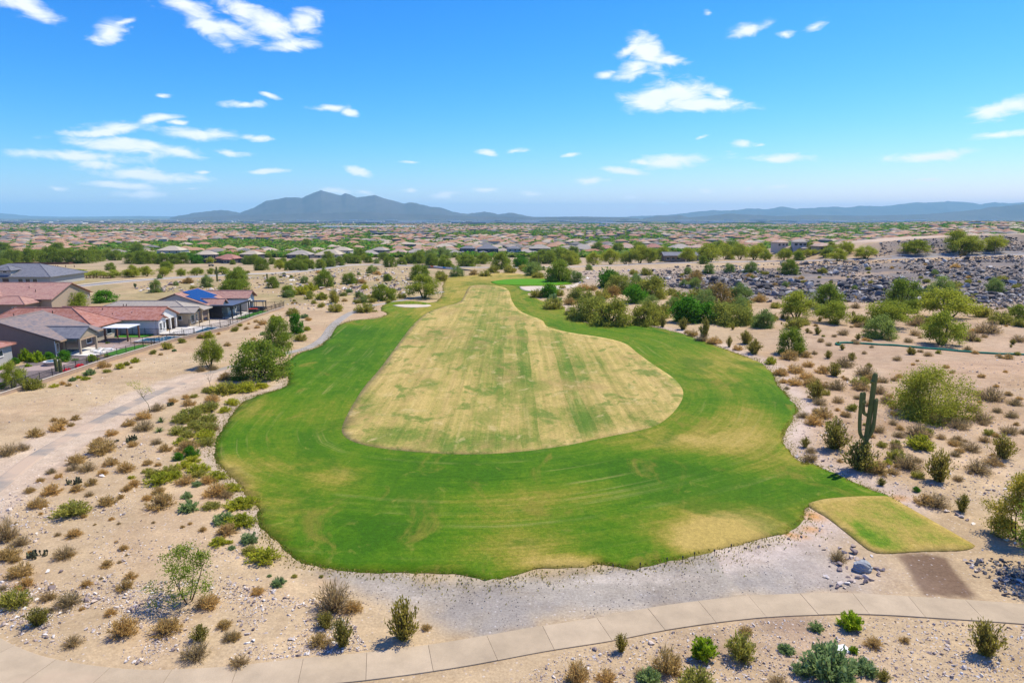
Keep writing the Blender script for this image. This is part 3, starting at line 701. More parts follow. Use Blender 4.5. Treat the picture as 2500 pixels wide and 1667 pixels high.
FBLOBS = [(1230,440,120,60,-.34),(780,655,120,30,-.42),(640,540,90,50,-.36),(1400,570,180,50,-.28),(990,690,200,36,-.30),(1200,680,90,40,-.30),(1080,330,160,60,-.20),(1500,400,130,60,-.26),(1560,600,160,36,-.24),(1270,300,140,50,-.20),(1180,510,80,30,-.2),(650,690,90,28,-.3),(1440,640,120,30,-.22),(1720,330,60,30,-.1),(900,300,60,40,-.12),(1040,540,150,50,.1),(1000,120,120,40,-.1),(1130,220,120,30,-.15)]
def jpix(X, Y, Z):
    z = Y * math.cos(PITCH) - (Z - CAMH) * math.sin(PITCH); yy = Y * math.sin(PITCH) + (Z - CAMH) * math.cos(PITCH)
    return (1250 + FPX * X / z - 480) / CR['J'][2], (833.5 - FPX * yy / z - 640) / CR['J'][2]
def sod(name, B, mat, lift, step, jitter, base_dry, blobs=(), flow=None, dish=0., skirt=.1, edge_dry=0., rim0=None):
    B = np.array(B)
    if jitter:
        t = np.roll(B, -1, 0) - np.roll(B, 1, 0); nrm = np.stack([t[:, 1], -t[:, 0]], 1) / np.maximum(np.hypot(*t.T), 1e-6)[:, None]
        s = np.arange(len(B)); B = B + nrm * ((fbm(s / 6., s * 0, 4, 61) - .46) * 2 * jitter + rng.normal(size=len(B)) * .09)[:, None]
    x0, y0 = B.min(0); x1, y1 = B.max(0)
    gx, gy = np.meshgrid(np.arange(x0, x1, step), np.arange(y0, y1, step)); gx = gx.ravel(); gy = gy.ravel()
    gx = gx + rng.uniform(-.2, .2, gx.shape) * step; gy = gy + rng.uniform(-.2, .2, gy.shape) * step
    d, _ = seg_dist(gx, gy, B, True); k = inside(gx, gy, B) & (d > step * .45)
    pts = [Vector(p) for p in B] + [Vector(p) for p in zip(gx[k], gy[k])]
    r = delaunay_2d_cdt(pts, [], [list(range(len(B)))], 1, 1e-5)
    P = np.array([tuple(p) for p in r[0]]); T = [tuple(f) for f in r[2]]
    # rim loop for the skirt, taken from the triangles so that it always matches
    cnt = {}
    for f in T:
        for a, b in ((f[0], f[1]), (f[1], f[2]), (f[2], f[0])):
            cnt[(a, b)] = 1
    rim = [e for e in cnt if (e[1], e[0]) not in cnt]
    dd, arc = seg_dist(P[:, 0], P[:, 1], B, True)
    r0 = lift if rim0 is None else rim0
    Z = hs0(P[:, 0], P[:, 1]) + r0 + (lift - r0) * sst(0, .7, dd) - dish * sst(0, 2.5, dd)
    V = [(p[0], p[1], z) for p, z in zip(P, Z)]
    low = {}
    def dn(i):
        if i not in low: low[i] = len(V); V.append((V[i][0], V[i][1], V[i][2] - skirt - .25))
        return low[i]
    Fq = list(T)
    for a, b in rim: Fq.append((b, a, dn(a))); Fq.append((b, dn(a), dn(b)))
    me = bpy.data.meshes.new(name); me.from_pydata(V, [], Fq); me.materials.append(mat)
    me.polygons.foreach_set('use_smooth', np.arange(len(Fq)) < len(T))
    V = np.array(V)
    jx, jy = jpix(V[:, 0], V[:, 1], V[:, 2])
    dry = np.full(len(V), float(base_dry))
    for (a, b, rw, rh, kk) in blobs: dry += kk * np.exp(-(((jx - a) / rw) ** 2 + ((jy - b) / rh) ** 2))
    de, _ = seg_dist(V[:, 0], V[:, 1], B, True)
    dry += edge_dry * (1 - sst(.1, 1.4, de))
    if isinstance(flow, str): fx, fy = V[:, 0] + 0 * V[:, 1], V[:, 1]
    else: fx, fy = seg_dist(V[:, 0], V[:, 1], np.array(flow), True)
    vcol(me, 'turf', np.stack([dry, fx, fy], 1))
    me.update()
    return struct(link(name, me))
sod('rough_lawn', LAWN_B, M['rough'], .04, 1.3, .5, .245, BLOBS, FAIR_B[::3], edge_dry=.14, rim0=.0)
sod('fairway', FAIR_B, M['fair'], .056, 1.3, .0, .56, FBLOBS, 'y', edge_dry=.2, rim0=.046)
sod('putting_green', GREEN_B, M['green'], .11, 1.5, .0, .4, (), 'y')
sod('tee_box', TEE_B, M['tee'], .13, .5, .0, .62, [(2560, 1040, 60, 22, -.5), (2620, 1075, 60, 22, -.5), (2520, 1000, 50, 14, -.3), (2690, 1095, 40, 12, -.4)], 'y', edge_dry=.25, skirt=.3, rim0=.05)
sod('bunker', B1_B, M['bunker'], .10, 1.0, .25, 0, (), 'y', dish=.02)
sod('bunker', B2_B, M['bunker'], .10, .8, .15, 0, (), 'y', dish=.02)
# tee-side trampled earth
# earth patch: see ground colours

# frayed margin: loose tufts of turf where the lawn runs out into the sand
def fringe():
    B = LAWN_B; t = np.roll(B, -1, 0) - B; nrm = np.stack([t[:, 1], -t[:, 0]], 1) / np.maximum(np.hypot(*t.T), 1e-6)[:, None]
    if inside(np.array([B[0, 0] + nrm[0, 0] * .5]), np.array([B[0, 1] + nrm[0, 1] * .5]), B)[0]: nrm = -nrm
    k = rng.integers(0, len(B), 26000); k = k[B[k, 1] < 170]
    w = .4 + 1.8 * np.clip(vnoise(k / 7., k * 0., 71) - .35, 0, 1) + .5 * np.clip(vnoise(k / 31., k * 0., 73) - .4, 0, 1)
    off = np.abs(rng.normal(size=len(k))) * w - .3
    p = B[k] + t[k] * rng.random((len(k), 1)) + nrm[k] * off[:, None]
    c = np.stack([p[:, 0], p[:, 1], hs0(p[:, 0], p[:, 1]) + .05], 1)
    rs = np.random.default_rng(4); rad = rs.normal(size=(len(c), 3)) * .5; rad[:, 2] = .9
    V, F = leaves_np(c, .16, rs, rad, .5, .5)
    m = mesh_np('grass_fringe', V, F, [LEAF['fr']]); o = struct(link('grass_fringe', m), 'stuff'); o['label'] = 'ragged tufts of grass along the lawn margin'; o['category'] = 'grass'

# grassy lips round the bunkers
def lip(name, pts_j, w, h):
    P = [gp('J', *p) for p in pts_j]; mb = MB()
    Q = resample(P, .8, False); k = 7
    V = []; 
    for i, p in enumerate(Q):
        t = Q[min(i + 1, len(Q) - 1)] - Q[max(i - 1, 0)]; t = t / np.hypot(*t); nrm = np.array([-t[1], t[0]])
        e = math.sin(math.pi * min(max(i / (len(Q) - 1), 0), 1)) ** .6
        for j in range(k):
            a = j / (k - 1); q = p + nrm * (a - .2) * w
            V.append((q[0], q[1], float(hs0(q[0], q[1])) + .02 + h * e * (sst(0, .22, a) * (1 - sst(.3, 1, a)))))
    F = [(i * k + j, i * k + j + 1, (i + 1) * k + j + 1, (i + 1) * k + j) for i in range(len(Q) - 1) for j in range(k - 1)]
    me = bpy.data.meshes.new(name); me.from_pydata(V, [], F); me.materials.append(M['rough'])
    me.polygons.foreach_set('use_smooth', np.ones(len(F), bool))
    A = np.array(V); vcol(me, 'turf', np.stack([np.full(len(A), .45), A[:, 0], A[:, 1]], 1)); me.update()
    return struct(link(name, me))
lip('bunker_lip', [(897, 162), (850, 158), (800, 158), (750, 160), (720, 166)], 4.0, .75)
lip('bunker_lip', [(1452, 83), (1400, 88), (1340, 90.5), (1280, 91), (1238, 94)][::1], 2.0, .35)

# ------------------------------------------------------------------ paths and road
def offset(Q, w):
    t = np.gradient(Q, axis=0); t /= np.hypot(*t.T)[:, None]
    return Q + np.stack([t[:, 1], -t[:, 0]], 1) * w
def ribbon(name, Q, w, mat, lift, n=4, crown=0.):
    """strip of width w centred on a line, laid over the ground"""
    cols = [offset(Q, w * (a - .5)) for a in np.linspace(0, 1, n + 1)]
    V = []; k = n + 1
    for i in range(len(Q)):
        for j in range(k):
            x, y = cols[j][i]; V.append((x, y, float(hs0(x, y)) + lift - (.14 if j in (0, n) else 0)))
    F = [(i * k + j, i * k + j + 1, (i + 1) * k + j + 1, (i + 1) * k + j) for i in range(len(Q) - 1) for j in range(k - 1)]
    me = bpy.data.meshes.new(name); me.from_pydata(V, [], [f for f in F]); me.materials.append(mat); me.update()
    return struct(link(name, me))
cart_path = struct(link('cart_path', None))
def build_slabs():
    W = 2.45; In, Out = PATH_B, offset(PATH_B, W)
    seg = np.hypot(*np.diff(In, axis=0).T); s = np.concatenate([[0], np.cumsum(seg)])
    bx = []
    k = 0; L0 = 3.55
    # dirt-filled bed under the joints
    V = []; 
    for a, b in zip(In, offset(PATH_B, W)):
        V += [(a[0], a[1], float(hs0(*a)) + .015), (b[0], b[1], float(hs0(*b)) + .015)]
    F = [(2*i, 2*i+1, 2*i+3, 2*i+2) for i in range(len(In) - 1)]
    me = bpy.data.meshes.new('joint_bed'); me.from_pydata(V, [], F); me.materials.append(M['joint']); link('joint_bed', me, cart_path)
    while (k + 1) * L0 < s[-1]:
        n = 6; tt = np.linspace(k * L0 + .011, (k + 1) * L0 - .011, n)
        a = np.stack([np.interp(tt, s, In[:, 0]), np.interp(tt, s, In[:, 1])], 1); b = np.stack([np.interp(tt, s, Out[:, 0]), np.interp(tt, s, Out[:, 1])], 1)
        V = []
        dz = R_.uniform(-.006, .006)
        for p, q in zip(a, b):
            za, zb = float(hs0(*p)) + .075 + dz, float(hs0(*q)) + .075 + dz
            pi = p + (q - p) * .012; qi = q + (p - q) * .012
            V += [(p[0], p[1], za - .2), (p[0], p[1], za - .012), (pi[0], pi[1], za), (qi[0], qi[1], zb), (q[0], q[1], zb - .012), (q[0], q[1], zb - .2)]
        F = [(6*i+j, 6*i+j+1, 6*i+6+j+1, 6*i+6+j) for i in range(n - 1) for j in range(5)] + [(0, 1, 2, 3, 4, 5), tuple(range(6*n-1, 6*n-7, -1))]
        me = bpy.data.meshes.new('slab'); me.from_pydata(V, [], F); me.materials.append(M['concrete']); me.update()
        link('slab', me, cart_path); k += 1
build_slabs()
_k = int(np.argmin(np.abs(SIDE_B[:, 1] - march(620, 880)[1]))); ribbon('side_path', SIDE_B[:_k + 1], 2.7, M['old_path'], .05); ribbon('side_path', SIDE_B[_k:], 3.0, M['grey_path'], .055)
ribbon('road', ROAD_B, 6.5, M['asphalt'], .10)
for w in (-3.6, 3.6):
    Q = offset(ROAD_B, w); ribbon('kerb', Q, .5, M['kerb'], .24, 2)

# ------------------------------------------------------------------ mountains
def rock_face_mat():
    q = NT('mountain_rock'); P = q.pos(); n = q.noise(P, .0012, 6, .7)
    return q.bsdf(q.ramp(n, [(.3, (.045, .042, .04)), (.6, (.085, .072, .063)), (.8, (.13, .11, .09))]), .95, None, .1)
M['mountain'] = rock_face_mat()
def mountains(name, sil, D, depth, zb, seed, rough=.25):
    """a range whose crest, D metres out, has the given outline; slopes run down both sides with spurs and gullies"""
    us = np.array([p[0] for p in sil], float); vs = np.array([p[1] for p in sil], float)
    u = np.linspace(us[0], us[-1], 260); v = np.interp(u, us, vs)
    v = v - (fbm(u / 9., u * 0 + seed, 3, seed) - .44) * 3.0 * np.clip((532 - v) / 12, 0, 1)
    d = np.array([ray(a, b) for a, b in zip(u, v)])
    az = d[:, 0] / d[:, 1]; zc = CAMH + d[:, 2] / d[:, 1] * D
    T = np.linspace(-1, 1, 41)
    V = np.zeros((len(T), len(u), 3))
    for i, t in enumerate(T):
        dist = D + t * depth
        X = az * dist; Y = np.full(len(u), dist)
        s = 1 - abs(t)
        ridge = np.abs(fbm(X / 800. + .25 * np.sin(Y / 700.), (Y / 2200.) + seed, 4, seed + 3) - .46) * 4.2
        prof = s ** 1.25 * (1 - rough * ridge * (1 - s) * 3.2)
        if i == 20: prof = np.ones(len(u))
        V[i] = np.stack([X, Y, zb + (zc - zb) * np.clip(prof, 0, 1) - 40 * (1 - s) ** 6], 1)
    nu = len(u)
    F = [(i * nu + j, (i + 1) * nu + j, (i + 1) * nu + j + 1, i * nu + j + 1) for i in range(40) for j in range(nu - 1)]
    me = mesh_np(name, V.reshape(-1, 3), np.array(F)[:, ::-1], [M['mountain']], smooth=True)
    return struct(link(name, me))
MAIN = [(415,531),(436,527),(470,521),(510,515.5),(535,513.5),(558,514),(585,520),(616,509),(648,491.6),(696,482.6),(739,482.6),(760,473),(784,465),(813,473),(832,478),(845,471.4),(872,482.6),(914,476.7),(951,488),(988,497),(1007,494),(1052,506),(1079,507.5),(1105,518),(1143,522),(1185,517),(1217,523.5),(1250,519),(1280,526),(1308,531),(1340,534)]
mountains('mountain_range', MAIN, 17000, 3200, -95, 2)
RIGHT = [(1500,533),(1542,528),(1611,526),(1649,523.5),(1700,517),(1739,513),(1781,514.5),(1835,509),(1877,511),(1909,504),(1941,510),(2037,505),(2070,507),(2100,502),(2153,504),(2191,499.6),(2233,494),(2275,495),(2318,491.6),(2366,494),(2393,499.6),(2424,494),(2467,497),(2500,494),(2600,488),(2720,500),(2850,515)]
mountains('mountain_range', RIGHT, 24000, 4200, -85, 5)
mountains('foothills', [(1570,533),(1610,526.5),(1625,528),(1660,525),(1680,531),(1730,527),(1780,522),(1850,525),(1900,528),(1980,525),(2100,527),(2250,524),(2370,514),(2420,506),(2460,503),(2500,498),(2650,492),(2800,510)], 15000, 1800, -93, 9)
mountains('foothills', [(430,534),(520,528),(600,525),(700,523),(760,519),(800,521),(880,517),(950,521),(1040,524),(1120,527),(1240,529),(1320,530),(1420,529),(1520,531),(1560,534)], 13800, 1500, -94, 13)
mountains('mountain_range', [(-420,520),(-250,510),(-120,516),(-20,520),(30,523),(70,527),(150,529.5),(240,529),(340,527.5),(430,529),(480,533)], 27000, 3000, -80, 17)
# ------------------------------------------------------------------ plants
def tubes_np(lines, k=5):
    """lines: list of (points, radii) -> quads"""
    V = []; F = []
    for pts, rad in lines:
        mb = MB(); mb.tube(pts, rad, k, False); n = len(V); V += mb.v; F += [tuple(n + i for i in f) for f in mb.f]
    return np.array(V), np.array(F)
def leaves_np(cen, size, rs, radial=None, aspect=.45, jitter=.6, wid=None):
    """one small bent quad per centre"""
    n = len(cen)
    d = rs.normal(size=(n, 3))
    if radial is not None: d = radial * 1.6 + d * jitter
    d /= np.linalg.norm(d, axis=1)[:, None]
    b = np.cross(d, rs.normal(size=(n, 3))); b /= np.maximum(np.linalg.norm(b, axis=1), 1e-6)[:, None]
    s = size * rs.uniform(.55, 1.45, n)[:, None]
    w = s * aspect if wid is None else np.full((n, 1), wid) * rs.uniform(.6, 1.4, (n, 1))
    V = np.stack([cen - d * s * .5, cen - b * w * .5, cen + d * s * .5, cen + b * w * .5], 1).reshape(-1, 3)
    return V, np.arange(4 * n).reshape(-1, 4)
fringe()
def tree_proto(seed, R, z0, H, nst, ncl, nlf, leaf, clr, bark, lmat, flat=.8, lean=0., trunk=.11, low=.0):
    """stems that fork from the ground into a broken dome of leaf clumps; returns (wood mesh, crown mesh)"""
    rs = np.random.default_rng(seed)
    lob = rs.normal(size=(5, 2))
    cen = []
    while len(cen) < ncl:
        a = rs.uniform(0, 2 * math.pi); e = rs.uniform(-.25 - low, 1); rr = rs.uniform(.25, 1) ** .5
        k = .74 + .26 * math.sin(2 * a + lob[0, 0] * 3) * math.cos(3 * a + lob[1, 0] * 3) + rs.normal() * .08
        r = R * rr * k * math.sqrt(max(1 - max(e, 0) ** 2, .05))
        z = z0 + (H - z0) * (.28 + .72 * e * (.75 + .25 * rr) * (.85 + .15 * math.sin(a * 2 + lob[2, 0])))
        cen.append((r * math.cos(a) + lean * z, r * math.sin(a), max(z, z0 * .5 + .1)))
    cen = np.array(cen)
    lines = []; tips = []
    for i in range(nst):
        a = 2 * math.pi * (i + rs.uniform(-.3, .3)) / nst; o = R * rs.uniform(.28, .5)
        top = np.array([o * math.cos(a) + lean * H * .6, o * math.sin(a), z0 + (H - z0) * rs.uniform(.3, .55)])
        b = np.array([.1 * math.cos(a), .1 * math.sin(a), -.15])
        mid = b * .45 + top * .55 + np.array([0, 0, -.05 * H]) + rs.normal(size=3) * .05 * R
        pts = [b * (1 - t) ** 2 + 2 * mid * t * (1 - t) + top * t * t for t in np.linspace(0, 1, 6)]
        lines.append((pts, list(np.linspace(trunk, trunk * .4, 6)))); tips += [(p, trunk * (1 - .1 * j)) for j, p in enumerate(pts[2:])]
    tp = np.array([t[0] for t in tips])
    for c in cen[::2]:
        j = np.argmin(((tp - c) ** 2).sum(1) + 2 * np.maximum(tp[:, 2] - c[2], 0)); s = tp[j]
        m = (s + c) * .5 + rs.normal(size=3) * .08 * R
        lines.append(([s, m, c], [trunk * .32, trunk * .2, trunk * .07]))
    Vt, Ft = tubes_np(lines, 4)
    per = rs.multinomial(nlf, rs.dirichlet(np.full(ncl, 4.)))
    pts = np.concatenate([c + rs.normal(size=(m, 3)) * clr * R * np.array([1, 1, flat]) for c, m in zip(cen, per)])
    pts[:, 2] = np.maximum(pts[:, 2], .08)
    Vl, Fl = leaves_np(pts, leaf, rs)
    return mesh_np('trunk', Vt, Ft, [bark], smooth=True), mesh_np('crown', Vl, Fl, [lmat])
def shrub_proto(name, seed, R, H, nst, nlf, leaf, lmat, smat, shell=.35, up=.5, clump=10, wid=None, aspect=.4, stemr=.012, bare=.0):
    """stems fanning out of the ground with blades over the outer shell: one mesh, two materials"""
    rs = np.random.default_rng(seed)
    lines = []
    ends = []
    for i in range(nst):
        a = rs.uniform(0, 2 * math.pi); p = math.acos(rs.uniform(.12, 1)) if up < .8 else rs.uniform(0, 1.12)
        l = rs.uniform(.75, 1.05)
        e = np.array([R * l * math.sin(p) * math.cos(a), R * l * math.sin(p) * math.sin(a), H * l * max(math.cos(p), .12)])
        s = np.array([e[0] * .08, e[1] * .08, -.04]); m = (s + e) * .5 + rs.normal(size=3) * .06 * R + np.array([0, 0, .1 * H * (1 - up)])
        lines.append(([s, m, e], [stemr * 1.4, stemr, stemr * .4])); ends.append((s, m, e))
    Vs, Fs = tubes_np(lines, 3)
    ends = np.array(ends)
    k = rs.integers(0, nst, nlf); t = rs.uniform(bare, 1.06, nlf) ** shell
    t = bare + (1.06 - bare) * t / max(t.max(), 1e-6)
    s, m, e = ends[k, 0], ends[k, 1], ends[k, 2]
    P = s * ((1 - t) ** 2)[:, None] + 2 * m * (t * (1 - t))[:, None] + e * (t * t)[:, None]
    P = P + rs.normal(size=P.shape) * (R * .085) * np.array([1, 1, .8]); P[:, 2] = np.maximum(P[:, 2], .02)
    rad = P / np.maximum(np.linalg.norm(P, axis=1), 1e-6)[:, None]; rad[:, 2] += up * .6
    Vl, Fl = leaves_np(P, leaf, rs, rad, aspect, .8, wid)
    V = np.concatenate([Vs, Vl]); F = np.concatenate([Fs, Fl + len(Vs)])
    return mesh_np(name, V, F, [smat, lmat], [0] * len(Fs) + [1] * len(Fl))

SP = {}   # species key -> dict(protos, width, height, name, label words, category)
def species(key, name, words, cat, protos, w, h, tree=False): SP[key] = dict(name=name, words=words, cat=cat, protos=protos, w=w, h=h, tree=tree)
br, tw = M['bark'], M['twig']
species('tb', 'thicket_bush', 'olive thicket bush', 'bush', [tree_proto(400 + i, 2.5, .1, 2.5, 8, 70, 8500, .2, .13, br, LEAF['tb'], low=.8) for i in range(4)], 5.0, 2.6, True)
species('mq', 'mesquite_tree', 'round green mesquite', 'tree', [tree_proto(100 + i, 2.5, .3, 3.5, 6, 64, 9500, .19, .12, br, LEAF['mq'], low=.5) for i in range(4)], 5.0, 3.7, True)
species('pv', 'palo_verde_tree', 'yellow-green palo verde', 'tree', [tree_proto(120 + i, 2.6, .8, 3.8, 5, 60, 9500, .18, .12, M['pvbark'], LEAF['pv'], low=.25) for i in range(4)], 5.2, 4.2, True)
species('iw', 'ironwood_tree', 'grey-green ironwood', 'tree', [tree_proto(140 + i, 2.4, .15, 3.2, 6, 56, 9000, .18, .13, br, LEAF['iw'], low=.6) for i in range(3)], 4.8, 3.4, True)
species('dk', 'evergreen_bush', 'deep green leafy bush', 'bush', [tree_proto(160 + i, 1.9, .1, 2.3, 5, 40, 4200, .24, .15, br, LEAF['dk'], low=.4) for i in range(2)], 3.8, 2.4, True)
species('cr', 'creosote_bush', 'olive creosote bush', 'bush', [shrub_proto('creosote_bush', 200 + i, 1.0, 1.45, 46, 1900, .15, LEAF['cr'], br, .8, .85, wid=.06, stemr=.014) for i in range(4)], 2.1, 1.5)
species('bu', 'bursage_mound', 'tan dry bursage mound', 'shrub', [shrub_proto('bursage_mound', 220 + i, .62, .62, 60, 1500, .15, LEAF['bu'], tw, .6, .4, wid=.028, stemr=.009) for i in range(4)], 1.3, .66)
species('bg', 'dry_shrub', 'grey-brown leafless shrub', 'shrub', [shrub_proto('dry_shrub', 240 + i, .72, .72, 90, 1300, .17, LEAF['bg'], tw, .8, .45, wid=.022, stemr=.010) for i in range(4)], 1.5, .76)
species('li', 'brittlebush', 'yellow-green brittlebush', 'bush', [shrub_proto('brittlebush', 260 + i, .7, .8, 50, 1900, .13, LEAF['li'], tw, .5, .5, wid=.05) for i in range(3)], 1.45, .84)
species('ol', 'desert_broom', 'olive-green desert broom', 'bush', [shrub_proto('desert_broom', 280 + i, .85, .95, 60, 2100, .15, LEAF['ol'], tw, .55, .6, wid=.05) for i in range(3)], 1.75, 1.0)
species('sg', 'sage_bush', 'blue-green sage', 'bush', [shrub_proto('sage_bush', 300 + i, .6, .62, 46, 1700, .12, LEAF['sg'], tw, .5, .4, wid=.055) for i in range(3)], 1.25, .66)
species('br', 'brown_bush', 'withered brown bush', 'bush', [tree_proto(320, 2.3, .2, 2.9, 6, 40, 4200, .22, .16, br, LEAF['br'], low=.4)], 4.6, 3.0, True)
species('ci', 'citrus_bush', 'bright green garden bush', 'bush', [shrub_proto('citrus_bush', 330 + i, .9, 1.2, 40, 2000, .2, LEAF['cit'], br, .5, .5, wid=.1) for i in range(2)], 1.9, 1.3)
species('bo', 'bougainvillea', 'crimson bougainvillea', 'bush', [shrub_proto('bougainvillea', 340, .9, .9, 40, 1500, .17, LEAF['red'], br, .5, .4, wid=.1)], 1.9, 1.0)

def yucca(seed):
    rs = np.random.default_rng(seed); V = []; F = []
    for i in range(44):
        a = rs.uniform(0, 2 * math.pi); p = math.acos(rs.uniform(.1, 1)); l = rs.uniform(.55, .8)
        d = np.array([math.sin(p) * math.cos(a), math.sin(p) * math.sin(a), math.cos(p)]); s = np.array([-math.sin(a), math.cos(a), 0]) * .035
        n = len(V); V += [d * .05 - s, d * .05 + s, d * l * .5 + s * .9 + (0, 0, .05), d * l, d * l * .5 - s * .9 + (0, 0, .05)]
        F += [(n, n + 1, n + 2, n + 4), (n + 4, n + 2, n + 3, n + 3)]
    V = np.array(V); V[:, 2] = np.maximum(V[:, 2], .0)
    me = bpy.data.meshes.new('yucca'); me.from_pydata([tuple(v) for v in V], [], [tuple(dict.fromkeys(f)) for f in F]); me.materials.append(LEAF['yu']); return me
species('yu', 'yucca', 'spiky dark green yucca', 'plant', [yucca(1), yucca(2)], 1.3, .8)
def pear(seed):
    rs = np.random.default_rng(seed); bm = bmesh.new()
    def pad(c, ang, tilt, s):
        r = bmesh.ops.create_uvsphere(bm, u_segments=8, v_segments=5, radius=1)
        M4 = Matrix.Translation(c) @ Matrix.Rotation(ang, 4, 'Z') @ Matrix.Rotation(tilt, 4, 'Y') @ Matrix.Translation((0, 0, s * .9)) @ Matrix.Diagonal((s * .2, s * .75, s, 1))
        bmesh.ops.transform(bm, matrix=M4, verts=r['verts'])
    for i in range(26):
        a = rs.uniform(0, 6.3); r = .7 * rs.uniform(0, 1) ** .5; c = Vector((r * math.cos(a), r * .6 * math.sin(a), rs.uniform(-.02, .06)))
        g = rs.uniform(0, 6.3); t = rs.uniform(-.5, .5); s = rs.uniform(.11, .17)
        pad(c, g, t, s); pad(c + Vector((math.cos(g) * math.sin(t) * s * 1.7, math.sin(g) * math.sin(t) * s * 1.7, 1.6 * s * math.cos(t))), g + .7, t + rs.uniform(-.5, .5), s * .85)
    me = bpy.data.meshes.new('prickly_pear'); bm.to_mesh(me); bm.free(); me.materials.append(M['pear']); return me
species('ch', 'prickly_pear', 'dark prickly pear clump', 'cactus', [pear(3), pear(4)], 1.7, .6)

PLANTS = []   # (object, key, zone, u, v, width)
def plant(key, p, width, zone, hf=1., rot=None, label=None):
    sp = SP[key]; pr = sp['protos'][R_.randrange(len(sp['protos']))]
    k = width / sp['w'] * ((1.2 if p[1] < 270 else 1.02) if sp['tree'] else (1.0 if key == 'cr' else 1.1)); rot = R_.uniform(0, 6.28) if rot is None else rot
    k = min(max(k * (1.15 if zone == 'thicket' else 1.22 if key in ('ol', 'li') and zone in ('flat', 'side') else 1), .15), 4)
    if key in ('ol', 'li') and zone in ('flat', 'side'): hf *= .66
    lay = Vector((p[0], p[1], p[2] - .03 * k))
    if sp['tree']:
        o = link(sp['name'], None, None, lay, rot, (k, k, k * hf))
        link('trunk', pr[0], o); link('crown', pr[1], o)
    else:
        o = link(sp['name'], pr, None, lay, rot, (k, k, k * hf))
    o['category'] = sp['cat']
    u, v, _ = proj(p)
    PLANTS.append((o, key, zone, u, v, width, label))
    return o
def zone_of(c, u, v, y):
    if c == 'L': return 'yard'
    if v > 1480 and u > 1180: return 'front'
    if u < 1100 and v > 1415: return 'stony'
    if u < 760 and v > 1180: return 'flat'
    if u < 760 and v > 905: return 'side'
    if u < 760 and v > 765: return 'fence'
    if u < 1130 and v > 700: return 'bank'
    if u < 1130 and v > 655: return 'rubble'
    if u < 1000: return 'belt'
    if u > 1880 and v > 1170: return 'tee'
    if u > 1750 and v > 850: return 'desert'
    if u > 1780 and v > 735: return 'scrub'
    if v > 690: return 'thicket'
    if v > 655: return 'slope'
    return 'avenue'
def plants(c, text):
    for item in text.replace('\n', ';').split(';'):
        q = item.split()
        if not q: continue
        key = q[0]; x, y, w = map(float, q[1:4]); hpx = float(q[4]) if len(q) > 4 else None
        p = put(c, x, y); s = CR[c][2] * mpp(p); W = w * s * 1.02
        sp = SP[key]; hf = 1.
        if hpx: hf = (hpx * s / .93) / (sp['h'] * W / sp['w'])
        u, v = uvp(c, x, y)
        plant(key, p, W, zone_of(c, u, v, p[1]), hf)
